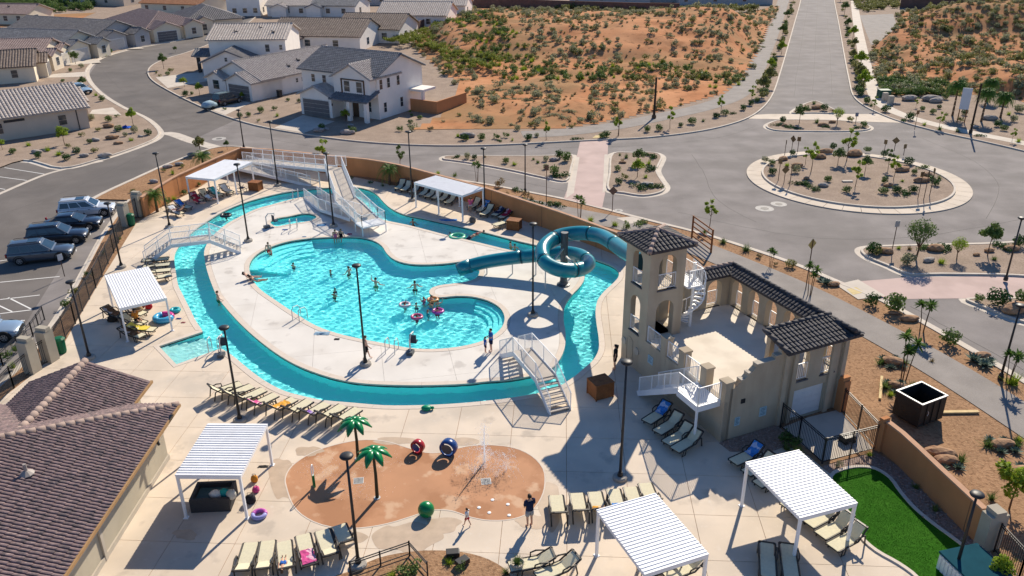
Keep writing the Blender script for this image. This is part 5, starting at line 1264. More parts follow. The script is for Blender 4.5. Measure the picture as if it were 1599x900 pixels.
def tree_proto(kind, seed):
    """unit tree of height 1 m; scaled per instance (about 3 to 4 m tall)"""
    r_ = random.Random(seed); tr = MB(); cr = MB(); lob = []
    if kind == 'round':
        tr.tube([(0, 0, 0), (.01, 0, .25), (.0, .01, .5), (.01, .01, .8)], [.016, .013, .010, .004], 7)
        for k in range(7):
            a = 6.28 * k / 7 + r_.uniform(-.3, .3); z0 = r_.uniform(.38, .55); e = (r_.uniform(.14, .24) * math.cos(a), r_.uniform(.14, .24) * math.sin(a), r_.uniform(.55, .85)); tr.tube([(0, 0, z0), (e[0] * .6, e[1] * .6, (z0 + e[2]) / 2 + .03), e], [.008, .005, .002], 5)
            lob.append((e[0], e[1], e[2], .13, .13, .12))
        lob += [(0, 0, .72, .18, .18, .18), (.02, .03, .88, .13, .12, .11)]; crown(cr, lob, 900, .068, r_)
    elif kind == 'airy':
        tr.tube([(0, 0, 0), (.015, .01, .3), (.0, .02, .55), (.02, .0, .9)], [.013, .010, .007, .003], 6)
        for k in range(9):
            z0 = r_.uniform(.35, .8); a = r_.uniform(0, 6.28); rr = r_.uniform(.08, .17); e = (rr * math.cos(a), rr * math.sin(a), z0 + r_.uniform(.05, .18)); tr.tube([(0, 0, z0 - .05), e], [.005, .002], 4); lob.append((e[0], e[1], e[2], .075, .075, .07))
        lob.append((0, 0, .92, .07, .07, .09)); crown(cr, lob, 560, .06, r_, .2)
    elif kind == 'willow':
        tr.tube([(0, 0, 0), (.02, 0, .2), (.03, .01, .4)], [.022, .018, .012], 7)
        for k in range(8):
            a = 6.28 * k / 8; e = (.2 * math.cos(a), .2 * math.sin(a), .72); tr.tube([(.02, 0, .25), (e[0] * .5, e[1] * .5, .5), e], [.010, .007, .003], 5); lob.append((e[0], e[1], .62 + .1 * r_.random(), .13, .13, .16))
        lob += [(0, 0, .78, .2, .2, .2), (0, .02, .5, .2, .2, .12)]; crown(cr, lob, 1300, .05, r_, .3, .45)
    else:                                   # multi: three thin stems with tuft crowns
        for k in range(3):
            a = 2.1 * k + .4; b = (.05 * math.cos(a), .05 * math.sin(a)); tp = (b[0] * 2.6, b[1] * 2.6, .72 + .1 * k); tr.tube([(b[0], b[1], 0), (b[0] * 1.6, b[1] * 1.6, .4), tp], [.014, .011, .009], 6)
            for j in range(44):
                an_ = r_.uniform(0, 6.28); el = r_.uniform(-.5, 1.3); d = Vector((math.cos(an_) * math.cos(el), math.sin(an_) * math.cos(el), math.sin(el))); p = Vector(tp); sd = d.cross(Vector((0, 0, 1))).normalized() * .022; L = r_.uniform(.13, .22)
                cr.add([p - sd * .4, p + sd * .4, p + d * L * .6 + sd, p + d * L + Vector((0, 0, -.02)), p + d * L * .6 - sd], [(0, 1, 2, 3, 4)])
    return tr.mesh('trunk', M_bark, True), cr
TPROT = {}
for kd, lm in (('round', 'lime'), ('round', 'green'), ('airy', 'lime'), ('airy', 'green'), ('willow', 'lime'), ('multi', 'frond'), ('willow', 'green'), ('round', 'olive')):
    for sd in (1, 2): tm, cr = tree_proto(kd, sd * 7 + len(kd)); TPROT[(kd, lm, sd)] = (tm, cr.mesh('crown', LM[lm]))
_tn = [0]
def tree(kd, lm, base, top, label, group=None, z=0, cat='tree', nm='street_tree', ht=None):
    hh = ht or max(.8, HT(base, top, z)); _tn[0] += 1; tm, cm = TPROT[(kd, lm, 1 + _tn[0] % 2)]
    t = thing(nm, label, cat, G(*base, z), random.uniform(0, 6.28), group); wd = hh * random.uniform(.95, 1.2); t.scale = (wd, wd, hh)
    link('trunk', tm, t); link('crown', cm, t); return t
# bushes as unit meshes
def bush_mesh(kind, lm, seed):
    r_ = random.Random(seed); g = MB()
    if kind == 'ball': crown(g, [(0, 0, .42, .46, .46, .42)] + [(r_.uniform(-.25, .25), r_.uniform(-.25, .25), r_.uniform(.3, .6), .25, .25, .25) for _ in range(5)], 300, .14, r_, .7, .75)
    elif kind == 'loose':
        crown(g, [(r_.uniform(-.3, .3), r_.uniform(-.3, .3), r_.uniform(.2, .5), .26, .26, .24) for _ in range(6)], 190, .15, r_, .4, .6)
    elif kind == 'tuft':
        for k in range(70):
            a = r_.uniform(0, 6.28); el = r_.uniform(.25, 1.4); L = r_.uniform(.4, .75); d = Vector((math.cos(a) * math.cos(el), math.sin(a) * math.cos(el), math.sin(el))); b = Vector((r_.uniform(-.15, .15), r_.uniform(-.15, .15), 0)); sd = d.cross(Vector((0, 0, 1))).normalized() * .03
            g.add([b - sd, b + sd, b + d * L], [(0, 1, 2)])
    elif kind == 'agave':
        for k in range(26):
            a = k * 2.4; el = .25 + 1.0 * k / 26; L = .55 - .008 * k; d = Vector((math.cos(a) * math.cos(el), math.sin(a) * math.cos(el), math.sin(el))); sd = Vector((-math.sin(a), math.cos(a), 0)) * .075
            g.add([-sd * .5, sd * .5, d * L * .5 + sd, d * L, d * L * .5 - sd], [(0, 1, 2, 3, 4)])
    elif kind == 'mat': crown(g, [(r_.uniform(-.6, .6), r_.uniform(-.3, .3), .12, .32, .26, .16) for _ in range(8)], 260, .12, r_, .4, .7)
    return g.mesh('foliage', LM[lm]), g
class _BP(dict):
    def __missing__(s, k): s[k] = [bush_mesh(k[0], k[1], q_) for q_ in (1, 2, 3)]; return s[k]
BP = _BP()
def plant(nm, kd, lm, p, s_, label, cat, group=None):
    if cat == 'shrub':
        w1 = {'ball': 'round', 'loose': 'loose', 'tuft': 'spiky', 'agave': 'rosette shaped', 'mat': 'low spreading'}[kd]; w2 = {'dark': 'dark green', 'green': 'green', 'lime': 'lime green', 'sage': 'grey green', 'olive': 'olive', 'dry': 'straw coloured', 'blue': 'blue green'}[lm]
        tail = label.split('shrub ', 1)[1] if 'shrub ' in label else label.split('plant ', 1)[1]; label = '%s %s shrub %s' % (w1, w2, tail)
    o = link(nm, random.choice(BP[(kd, lm)])[0], None, p, random.uniform(0, 6.28)); k = random.uniform(.85, 1.15); o.scale = (s_ * k, s_ / k, s_ * random.uniform(.8, 1.1)); return tag(o, label, cat, group)
def rock_mesh(seed):
    r_ = random.Random(seed); bm = bmesh.new(); bmesh.ops.create_icosphere(bm, subdivisions=2, radius=.5)
    ph = [Vector((r_.gauss(0, 1), r_.gauss(0, 1), r_.gauss(0, 1))) for _ in range(7)]
    for v in bm.verts:
        d = v.co.normalized(); k = 1.0
        for p in ph:
            q = d.dot(p.normalized())
            if q > .72: k = min(k, .72 / q + .04)
        v.co = d * .5 * k * (1 + r_.uniform(-.04, .04)); v.co.z *= .62
    me = bpy.data.meshes.new('rock'); bm.to_mesh(me); bm.free(); return me
ROCKS = []
for s_ in range(5):
    for m_ in (M_rock, M_rock2):
        me = rock_mesh(s_); me.materials.append(m_); ROCKS.append(me)
def rock(p, s_, label, group=None, grey=False, el=1.5):
    me = ROCKS[2 * random.randrange(5) + (1 if grey else 0)]; o = link('boulder', me, None, p + Vector((0, 0, s_ * .16)), random.uniform(-.5, .5)); o.scale = (s_ * el, s_ * .8, s_ * .9); return tag(o, label, 'boulder', group)

# ---------------- roundabout planting
q = lambda x, y: (1140 + x * 400 / 1599, 140 + y * 400 / 1599)
for (b, tp, kd, lm, lab) in [((505, 515), (525, 322), 'airy', 'lime', 'lime young tree at the left of the roundabout'), ((672, 470), (688, 362), 'round', 'green', 'small green tree in the upper middle of the roundabout'), ((840, 525), (862, 408), 'round', 'green', 'green tree right of centre in the roundabout'),
    ((780, 612), (815, 440), 'airy', 'lime', 'yellow leaved young tree nearest the roundabout vault lid'), ((728, 445), (755, 240), 'airy', 'lime', 'tallest lime tree at the back of the roundabout'), ((985, 505), (1003, 372), 'airy', 'green', 'green tree behind the right boulders of the roundabout'), ((1020, 560), (1048, 412), 'airy', 'lime', 'slender lime tree leaning at the right of the roundabout'), ((470, 468), (490, 360), 'airy', 'lime', 'thin tree beside the left boulders of the roundabout')]:
    tree(kd, lm, q(*b), q(*tp), lab, 'young trees on the roundabout', .03)
for i, (x, y, s_, kd, lm) in enumerate([(262, 528, 1.0, 'ball', 'dark'), (262, 470, .9, 'ball', 'green'), (412, 520, 1.0, 'ball', 'sage'), (610, 575, .85, 'ball', 'green'), (727, 640, .95, 'ball', 'green'), (390, 412, .8, 'ball', 'dark'), (640, 372, .9, 'ball', 'dark'), (857, 388, .9, 'ball', 'green'), (960, 418, .85, 'ball', 'dark'), (1150, 530, .75, 'ball', 'green'), (965, 585, .9, 'ball', 'green'), (1075, 575, .6, 'tuft', 'lime'), (955, 650, 1.0, 'ball', 'green'), (1035, 645, 1.1, 'ball', 'dark'), (1140, 640, 1.0, 'ball', 'dark'), (1305, 560, .8, 'tuft', 'green'), (1282, 598, .9, 'ball', 'dark'), (1110, 470, 1.1, 'ball', 'dark'), (215, 450, .9, 'ball', 'sage'), (355, 480, .9, 'tuft', 'lime'), (480, 595, 1.2, 'mat', 'dark'), (530, 625, 1.2, 'mat', 'dark'), (420, 590, 1.1, 'mat', 'dark'), (1090, 655, 1.3, 'mat', 'dark'), (1200, 490, 1.1, 'mat', 'green'), (1250, 560, 1.2, 'mat', 'dark')]):
    plant('shrub', kd, lm, G(*q(x, y), .03), s_, 'clipped or loose green shrub planted in the roundabout gravel', 'shrub', 'shrubs on the roundabout')
for x, y, s_ in ((600, 398, 1.3), (560, 428, 1.2), (775, 412, 1.6), (1075, 508, 1.3), (580, 605, .9), (420, 482, 1.0), (330, 440, 1.0), (985, 605, .8), (1195, 575, 1.3), (475, 560, .6), (1230, 540, .9)):
    rock(G(*q(x, y), .03), s_, 'reddish tan boulder lying in the roundabout gravel', 'boulders on the roundabout', random.random() < .2)
# ---------------- generic scatter along lists: (px, py, size, kind, leaf)
def shrubs(label, group, items, z=0):
    for x, y, s_, kd, lm in items: plant('shrub', kd, lm, G(x, y, z), s_, label, 'shrub', group)
shrubs('green shrub in the west median gravel', 'shrubs on the west median', [(712, 246, .9, 'mat', 'dark'), (730, 248, .9, 'ball', 'sage'), (741, 249, .7, 'ball', 'dark'), (790, 255, .8, 'ball', 'green'), (803, 258, 1.0, 'tuft', 'lime'), (833, 250, .6, 'tuft', 'green'), (840, 255, .7, 'tuft', 'green'), (873, 247, 1.1, 'ball', 'dark'), (884, 252, 1.3, 'ball', 'green'), (852, 252, .8, 'ball', 'sage'), (852, 264, .7, 'ball', 'green'), (865, 273, 1.2, 'ball', 'green'), (876, 276, 1.4, 'mat', 'dark'), (757, 246, .6, 'tuft', 'dry')])
rock(G(866, 251), .9, 'pale flat boulder on the west median', None, True)
shrubs('green shrub in the middle median gravel', 'shrubs on the middle median', [(968, 243, .5, 'tuft', 'green'), (978, 247, .9, 'tuft', 'green'), (972, 252, .7, 'tuft', 'dry'), (1010, 242, 1.3, 'mat', 'dark'), (1019, 247, 1.2, 'mat', 'dark'), (964, 267, .8, 'ball', 'green'), (1013, 257, .9, 'tuft', 'lime'), (1015, 265, 1.5, 'mat', 'dark'), (975, 280, 1.0, 'loose', 'olive'), (966, 288, .9, 'ball', 'dark'), (1000, 294, 1.5, 'mat', 'dark'), (1018, 292, 1.6, 'mat', 'dark'), (1008, 278, .8, 'tuft', 'lime')])
rock(G(1010, 290), 1.0, 'pale boulder at the front of the middle median', None, True); rock(G(972, 255), .6, 'small red boulder on the middle median')
tree('round', 'lime', (995, 277), (994, 247), 'round lime tree on the middle median, nearer one', 'trees on the middle median'); tree('round', 'green', (996, 258), (996, 232), 'green tree on the middle median, farther one', 'trees on the middle median')
shrubs('green shrub in the east median gravel', 'shrubs on the east median', [(1362, 395, 1.2, 'ball', 'dark'), (1372, 398, 1.0, 'loose', 'olive'), (1416, 413, 1.2, 'ball', 'sage'), (1470, 412, .9, 'tuft', 'lime'), (1403, 389, .6, 'tuft', 'lime'), (1420, 390, .7, 'tuft', 'dry'), (1448, 388, 1.2, 'mat', 'green'), (1475, 389, 1.3, 'mat', 'dark'), (1565, 388, 1.4, 'mat', 'dark'), (1590, 385, 1.3, 'ball', 'dark'), (1552, 406, .7, 'tuft', 'green')])
for x, y, s_ in ((1382, 395, 1.0), (1372, 390, .6), (1460, 391, 1.2), (1450, 408, .8), (1525, 399, .5), (1580, 391, 1.0), (1545, 393, .7)): rock(G(x, y), s_, 'boulder in the east median gravel', 'boulders on the east median', x == 1450)
tree('willow', 'green', (1430, 405), (1440, 338), 'willowy round tree at the tip of the east median'); tree('willow', 'lime', (1494, 405), (1501, 368), 'smaller tree in the middle of the east median'); tree('round', 'green', (1542, 399), (1552, 344), 'broad green tree at the right of the east median')
shrubs('round green shrub on the southeast island', 'shrubs on the southeast island', [(1555, 476, 1.6, 'ball', 'dark'), (1530, 472, 1.0, 'loose', 'green'), (1595, 470, 1.2, 'ball', 'green')]); rock(G(1585, 487), 1.6, 'large tan boulder on the southeast island')
# verge beside the path along the pool wall
shrubs('round green shrub in the strip between path and east road', 'shrubs along the pool path', [(1361, 476, 1.1, 'ball', 'dark'), (1395, 486, 1.6, 'ball', 'green'), (1483, 537, 1.3, 'ball', 'green'), (1520, 563, 1.3, 'agave', 'blue'), (1537, 572, 1.4, 'agave', 'blue'), (1546, 566, 1.0, 'agave', 'blue'), (1129, 380, 1.0, 'tuft', 'green'), (1165, 392, 1.1, 'tuft', 'green'), (1212, 415, .5, 'loose', 'dry'), (1234, 417, .9, 'ball', 'olive'), (1290, 444, 1.3, 'agave', 'blue'), (1282, 438, 1.0, 'agave', 'blue'), (1100, 365, .7, 'tuft', 'lime'), (1185, 403, .7, 'loose', 'dry'), (1580, 600, 1.4, 'tuft', 'lime'), (855, 330, 1.2, 'mat', 'dark'), (868, 322, 1.4, 'mat', 'dark'), (835, 318, 1.3, 'mat', 'dark'), (822, 308, 1.0, 'loose', 'dry'), (815, 322, 1.0, 'loose', 'lime') if False else (815, 318, 1.0, 'loose', 'olive'), (922, 346, 1.0, 'tuft', 'lime'), (1000, 350, 1.1, 'mat', 'green')])
for x, y, s_ in ((1420, 500, .9), (1533, 558, .8), (1303, 446, .7), (1395, 490, .5)): rock(G(x, y), s_, 'tan stone in the strip beside the path', 'stones along the pool path')
for b, tp, lab in (((1440, 518), (1449, 468), 'three stemmed tufted tree between path and road'), ((1410, 595), (1418, 523), 'slender tufted tree by the rock ring in the mulch lot'), ((905, 343), (904, 306), 'tufted three stemmed tree behind the back wall'), ((1264, 462), (1262, 412), 'tufted tree below the diamond road sign'), ((1574, 598), (1580, 545), 'tufted tree at the foot of the right street lamp'), ((1203, 417), (1210, 388), 'small tufted tree in the strip above the pavilion'), ((745, 284), (743, 252), 'tufted tree outside the back cabana')):
    tree('multi', 'frond', b, tp, lab, nm='yucca_tree')
tree('airy', 'lime', (1108, 355), (1112, 322), 'lime sapling behind the wooden frame', ht=2.6)
tree('round', 'lime', (1576, 795), (1588, 725), 'lime tree in the mulch lot at the right edge'); tree('round', 'lime', (1555, 912), (1556, 860), 'lime shrub tree at the bottom right corner', ht=1.5)
for cx, cy in ((1394, 568), (1402, 606), (1476, 722), (1565, 697), (1590, 740)):
    rock(G(cx, cy), 1.0 if cy < 600 else .9, 'tan boulder ringed by succulents in the mulch lot', 'boulders in the mulch lot')
    for k in range(6):
        a = k * 1.05; p = G(cx, cy) + Vector((.75 * math.cos(a), .6 * math.sin(a), 0)); plant('agave', 'agave' if k % 3 else 'tuft', 'blue' if k % 3 else 'green', p, random.uniform(.6, .9), 'blue green succulent round a boulder in the mulch lot', 'succulent', 'succulents in the mulch lot')
rock(G(1466, 712), 1.1, 'big long tan boulder lying by the lawn wall', None, False, 1.8)
shrubs('small plant in the pebble bed or mulch by the lawn wall', 'small plants by the lawn wall', [(1358, 712, .5, 'tuft', 'lime'), (1310, 728, .5, 'loose', 'sage'), (1430, 762, .5, 'tuft', 'green'), (1460, 797, .6, 'tuft', 'green'), (1548, 780, .7, 'tuft', 'green'), (1455, 565, .5, 'tuft', 'dry'), (1430, 700, .6, 'tuft', 'lime'), (1570, 885, .9, 'tuft', 'lime'), (1390, 618, .6, 'tuft', 'lime'), (1590, 690, .7, 'tuft', 'lime')])
# service yard shrubs and bed at the bottom
shrubs('dark leafy shrub in the shade by the service yard fence', 'shrubs by the service yard', [(1222, 690, .9, 'loose', 'green'), (1236, 697, 1.0, 'loose', 'green'), (1245, 708, .8, 'tuft', 'lime'), (1228, 702, .7, 'tuft', 'green')])
shrubs('bright green plant in the brown bed at the bottom', 'plants in the bottom bed', [(630, 895, .9, 'loose', 'green'), (650, 893, .9, 'loose', 'green'), (701, 880, .6, 'tuft', 'lime'), (612, 902, .6, 'tuft', 'lime'), (790, 896, .5, 'tuft', 'green'), (720, 890, .5, 'loose', 'green')])
# palms
def palm(label, base, h, fr=1.3, n=22, nm='palm_tree', fan=False, z=0):
    r_ = random.Random(int(base[0])); t = thing(nm, label, 'palm', G(*base, z)); g = MB()
    for k in range(6): g.tube([(0, 0, h * k / 6), (.0, 0, h * (k + .9) / 6)], [.16 - .01 * k, .13 - .01 * k], 9)
    g.obj('trunk', M_bark, t); g = MB()
    for k in range(n):
        a = k * 2.4; el = 1.25 - 1.5 * k / n + r_.uniform(-.1, .1); L = fr * r_.uniform(.85, 1.1); d0 = Vector((math.cos(a), math.sin(a), 0)); P = []
        for i in range(6):
            s_ = i / 5; e_ = el - 1.1 * s_ * s_; P.append(Vector((0, 0, h)) + d0 * (L * s_ * math.cos(el - .5 * s_)) + Vector((0, 0, L * s_ * math.sin(e_))))
        sd = Vector((-d0.y, d0.x, 0))
        for i in range(1, 6):
            for m_ in range(3):
                c_ = P[i - 1].lerp(P[i], m_ / 3)
                for sg in (-1, 1):
                    w_ = fr * (.28 if not fan else .34) * (1 - abs(i / 5 - .45)); tip = c_ + sd * sg * w_ + (P[i] - P[i - 1]) * .9 - Vector((0, 0, w_ * .35)); fw = (P[i] - P[i - 1]).normalized() * (.06 if not fan else .12)
                    g.add([c_ - fw * .6, c_ + fw * .6, tip], [(0, 1, 2)])
        g.tube(P, [.02, .018, .015, .012, .008, .004], 4)
    g.obj('fronds', LM['frond'], t); return t
palm('short palm inside the left wall corner', (246, 331), 1.6, 1.4); palm('leafy palm behind the left wall beside the long cabana', (318, 262), 1.2, 1.6); palm('palm beside the back wall right of the ramp', (609, 289), 1.6, 1.35)
tree('airy', 'lime', (506, 262), (508, 222), 'leafy lime tree behind the back wall near the ramp', ht=3.2); tree('airy', 'green', (626, 268), (626, 228), 'slender tree behind the back wall right of the palm', ht=3.0)
for x, y, tp, lab in ((1487, 181, 124, 'fan palm left of the white sign board'), (1532, 190, 136, 'fan palm right of the white sign board'), (1562, 184, 142, 'rightmost fan palm by the east sidewalk'), (1541, 160, 120, 'dark fan palm in front of the shaded slope')): palm(lab, (x, y), HT((x, y), (x, tp + 8)), 1.35, 40, fan=True)
shrubs('green plant at the foot of the left pool wall', 'plants along the left wall', [(262, 318, .9, 'loose', 'green'), (272, 312, .8, 'tuft', 'lime'), (288, 304, .8, 'loose', 'dark'), (284, 262, .7, 'loose', 'olive'), (270, 272, .8, 'tuft', 'lime'), (255, 268, .6, 'loose', 'olive'), (310, 290, .6, 'loose', 'green'), (208, 300, .6, 'loose', 'olive')])
for x, y in ((262, 262), (300, 243), (322, 241), (240, 285), (280, 258)): rock(G(x, y), .8, 'pale flat stone outside the left wall', 'stones outside the left wall', True)
shrubs('green shrub in the bed at the foot of the back wall', 'plants along the back wall', [(548, 281, .6, 'loose', 'dark'), (580, 287, .6, 'loose', 'dark'), (598, 291, .5, 'tuft', 'green'), (710, 276, .9, 'tuft', 'green'), (684, 272, .8, 'tuft', 'lime'), (780, 292, 1.2, 'loose', 'dry'), (806, 298, 1.0, 'mat', 'dark'), (790, 306, .6, 'loose', 'dry'), (830, 312, .8, 'tuft', 'dry'), (960, 353, 1.0, 'tuft', 'lime'), (978, 358, 1.0, 'loose', 'green')])
shrubs('low shrub in the strip between car park kerb and mesh fence', 'shrubs along the mesh fence', [(187, 376, .6, 'loose', 'olive'), (160, 368 + 30, .6, 'loose', 'green'), (140, 432, .8, 'loose', 'green'), (118, 460, .9, 'loose', 'olive'), (107, 478, .9, 'loose', 'green'), (24, 548, .7, 'tuft', 'green'), (8, 562, .9, 'loose', 'green'), (20, 575, .7, 'tuft', 'lime')])
# ---------------- yards by the houses
yr = random.Random(21)
YARD_W = [(20, 240), (45, 228), (75, 236), (92, 243), (107, 230), (128, 213), (140, 224), (155, 205), (170, 190), (185, 205), (196, 213), (211, 207), (205, 220), (232, 211), (150, 238), (120, 240), (183, 183), (143, 188), (105, 250), (60, 247), (94, 211), (150, 150), (160, 158), (130, 128), (98, 128), (110, 112), (128, 106), (85, 97), (98, 96), (120, 88), (165, 88), (172, 83), (200, 72), (212, 72), (224, 70)]
for i, (x, y) in enumerate(YARD_W):
    kd, lm = yr.choice([('ball', 'dark'), ('ball', 'green'), ('loose', 'green'), ('tuft', 'lime'), ('loose', 'olive'), ('ball', 'sage')]); plant('shrub', kd, lm, G(x, y), yr.uniform(.7, 1.2), 'green shrub in a gravel front yard of the left row', 'shrub', 'shrubs in the left front yards')
for x, y, s_ in ((58, 239, 1.0), (164, 245, 1.1), (150, 220, .9), (176, 217, 1.2), (170, 199, 1.2), (132, 245, .9), (220, 214, .6), (118, 238, .6), (185, 225, .8), (95, 240, .7)): rock(G(x, y), s_, 'pale landscape boulder in the left front yard', 'boulders in the left front yard', yr.random() < .6)
for b, tp, lm, lab in (((101, 226), (97, 196), 'lime', 'lime sapling before the sand coloured house'), ((208, 196), (203, 167), 'lime', 'young tree on the kerb of the left front yard'), ((4, 234), (3, 216), 'lime', 'sapling at the far left edge of the front yard'), ((131, 139), (128, 118), 'green', 'tree beside the blue car'), ((118, 100), (117, 79), 'green', 'dark round tree before the white gables'), ((256, 108), (251, 82), 'dark', 'round headed tree on the inside of the street bend'), ((274, 82), (273, 72), 'dark', 'small dark tree by the dark porch'), ((312, 149), (308, 128), 'lime', 'young tree before the striped roof house'), ((288, 136), (285, 120), 'lime', 'lime sapling left of the striped roof house'), ((379, 157), (376, 143), 'lime', 'lime sapling beside the parked jeep'), ((313, 240), (311, 213), 'olive', 'dry brown sapling at the corner of the street mouth'), ((355, 234), (356, 218), 'green', 'small dark sapling outside the wall corner')):
    tree('round', lm if ('round', lm, 1) in TPROT else 'green', b, tp, lab, 'young trees in the front yards')
for i, (x, y) in enumerate([(245, 115), (250, 120), (262, 118), (282, 128), (268, 112), (300, 148), (290, 150), (330, 164), (350, 172), (375, 184), (388, 182), (408, 176), (405, 190), (430, 172), (433, 182), (450, 158), (468, 160), (357, 163), (640, 175), (643, 182), (625, 205), (641, 193), (656, 186), (668, 176), (503, 203), (545, 200), (552, 208), (538, 184), (730, 218), (752, 219), (775, 217), (790, 215), (715, 214)]):
    kd, lm = yr.choice([('ball', 'dark'), ('ball', 'green'), ('loose', 'green'), ('tuft', 'lime'), ('loose', 'olive')]); plant('shrub', kd, lm, G(x, y), yr.uniform(.6, 1.1), 'green shrub in the gravel around the houses by the bend', 'shrub', 'shrubs around the houses')
for x, y, s_ in ((498, 206, 1.2), (508, 203, .8), (543, 209, 1.4), (548, 197, .7), (730, 214, 1.4)): rock(G(x, y), s_, 'boulder in the gravel before the two storey house', 'boulders before the houses', True)
tree('round', 'lime', (540, 190), (540, 174), 'lime sapling at the porch of the two storey house', ht=1.7)
# verge north of the road
for b, tp, lab in (((853, 219), (852, 189), 'lime tree on the north verge, left one'), ((1046, 201), (1046, 166), 'bright lime tree on the north verge beside the utility pole'), ((1125, 178), (1127, 148), 'thin sapling on the north verge near the avenue'), ((1173, 160), (1173, 133), 'thin sapling at the avenue corner'), ((965, 212), (966, 178), 'thin bare sapling on the north verge by the crossing')): tree('airy', 'lime', b, tp, lab, 'saplings on the north verge')
shrubs('round green shrub on the north verge', 'shrubs on the north verge', [(725, 219, 1.1, 'ball', 'dark'), (825, 219, 1.2, 'ball', 'dark'), (838, 214, .8, 'ball', 'sage'), (947, 214, 1.2, 'ball', 'dark'), (940, 216, .9, 'ball', 'green'), (900, 218, 1.1, 'mat', 'dark'), (1011, 206, 1.0, 'ball', 'green'), (1029, 204, 1.1, 'ball', 'green'), (1063, 198, .8, 'ball', 'dark'), (1081, 194, 1.3, 'ball', 'green'), (1098, 190, .8, 'tuft', 'green'), (1118, 184, 1.0, 'ball', 'dark'), (1131, 180, 1.2, 'ball', 'green'), (1142, 178, .9, 'mat', 'dark'), (1160, 172, 1.1, 'ball', 'dark'), (1172, 165, 1.0, 'ball', 'dark'), (1182, 160, .9, 'ball', 'green'), (800, 220, .7, 'tuft', 'lime'), (780, 221, .7, 'mat', 'dark')])
# avenue planting, both sides
ar = random.Random(4)
L_A = GS([(1198, 152), (1208, 125), (1221, 80), (1233, 38), (1244, -6)], 8, False); R_A = GS([(1338, 146), (1331, 120), (1324, 84), (1316, 40), (1308, -6)], 8, False)
for side, P_, N_ in (('left', L_A, 40), ('right', R_A, 40)):
    for k in range(N_):
        t_ = k / N_ * (len(P_) - 1); i = int(t_); p = P_[i].lerp(P_[i + 1], t_ - i) + Vector((ar.uniform(-.5, .5) - (.6 if side == 'left' else -.9), ar.uniform(-.6, .6), 0))
        if k % (4 if side == 'right' else 6) == 1:
            kd, lm = ar.choice([('round', 'green'), ('round', 'lime'), ('round', 'olive')]); tm, cm = TPROT[(kd, lm, 1 + k % 2)]; hh = ar.uniform(2.2, 3.6); t = thing('street_tree', 'young green street tree in the planted strip on the %s side of the avenue' % side, 'tree', p, ar.uniform(0, 6), 'trees on the %s side of the avenue' % side); t.scale = (hh * 1.1, hh * 1.1, hh); link('trunk', tm, t); link('crown', cm, t)
        else:
            kd, lm = ar.choice([('ball', 'dark'), ('ball', 'green'), ('loose', 'olive'), ('ball', 'olive')]); plant('shrub', kd, lm, p, ar.uniform(.9, 1.5), 'dark green shrub in the planted strip on the %s side of the avenue' % side, 'shrub', 'shrubs on the %s side of the avenue' % side)
# splitter islands
for b, tp, kd, lab in (((1188 + 60, 193), (1249, 162), 'round', 'green tree at the left of the splitter island'), ((1307, 195), (1310, 166), 'willow', 'silvery tree at the right of the splitter island')): tree(kd, 'green' if kd == 'round' else 'lime', b, tp, lab)
shrubs('low shrub on the splitter island before the avenue', 'shrubs on the splitter island', [(1213, 196, 1.1, 'mat', 'dark'), (1222, 192, 1.0, 'ball', 'dark'), (1232, 199, 1.0, 'mat', 'dark'), (1240, 201, 1.0, 'mat', 'dark'), (1275, 192, 1.2, 'tuft', 'sage') if False else (1275, 192, 1.2, 'tuft', 'green'), (1290, 199, .8, 'mat', 'dark'), (1328, 190, 1.0, 'loose', 'olive'), (1340, 200, 1.1, 'mat', 'dark'), (1349, 199, 1.0, 'ball', 'green'), (1262, 172, 1.0, 'mat', 'dark'), (1271, 163, 1.0, 'tuft', 'green'), (1287, 173, 1.2, 'ball', 'dark'), (1300, 176, .8, 'loose', 'dry')])
for x, y, s_ in ((1275, 170, 1.3), (1285, 197, 1.0), (1225, 197, .7), (1300, 192, .8)): rock(G(x, y), s_, 'red boulder on the splitter island', 'boulders on the splitter island')
# east lot planting
er = random.Random(9)
shrubs('round shrub in the gravel east of the avenue', 'shrubs in the east gravel lot', [(1353, 162, 1.2, 'ball', 'green'), (1343, 150, 1.2, 'ball', 'green'), (1382, 175, 1.4, 'ball', 'dark'), (1362, 157, .8, 'tuft', 'lime') if False else (1360, 166, .8, 'tuft', 'green'), (1421, 187, 1.3, 'ball', 'dark'), (1411, 189, .9, 'mat', 'dark'), (1443, 196, .9, 'tuft', 'lime'), (1467, 203, .9, 'tuft', 'green'), (1495, 206, 1.0, 'tuft', 'green'), (1456, 178, 1.0, 'ball', 'green'), (1440, 173, .9, 'ball', 'green'), (1466, 170, .8, 'ball', 'dark'), (1500, 190, .9, 'loose', 'olive'), (1505, 180, 1.0, 'ball', 'dark'), (1558, 198, 1.2, 'ball', 'dark'), (1567, 204, 1.0, 'ball', 'green'), (1583, 190, 1.0, 'ball', 'sage'), (1575, 180, 1.0, 'tuft', 'lime'), (1590, 222, 1.0, 'tuft', 'lime'), (1530, 213, .9, 'mat', 'dark'), (1475, 155, 1.2, 'ball', 'green'), (1520, 198, .7, 'loose', 'sage'), (1590, 176, 1.4, 'ball', 'sage'), (1565, 165, 1.4, 'ball', 'dark'), (1478, 180, .8, 'tuft', 'green')])
for b, tp, lab in (((1364, 172), (1367, 150), 'lime sapling by the east sidewalk corner'), ((1466, 201), (1470, 174), 'lime sapling before the fan palms'), ((1430, 168), (1434, 152), 'sapling beside the rock pile'), ((1580, 222), (1586, 200), 'lime sapling at the right edge of the sidewalk')): tree('airy', 'lime', b, tp, lab, 'saplings in the east gravel lot')
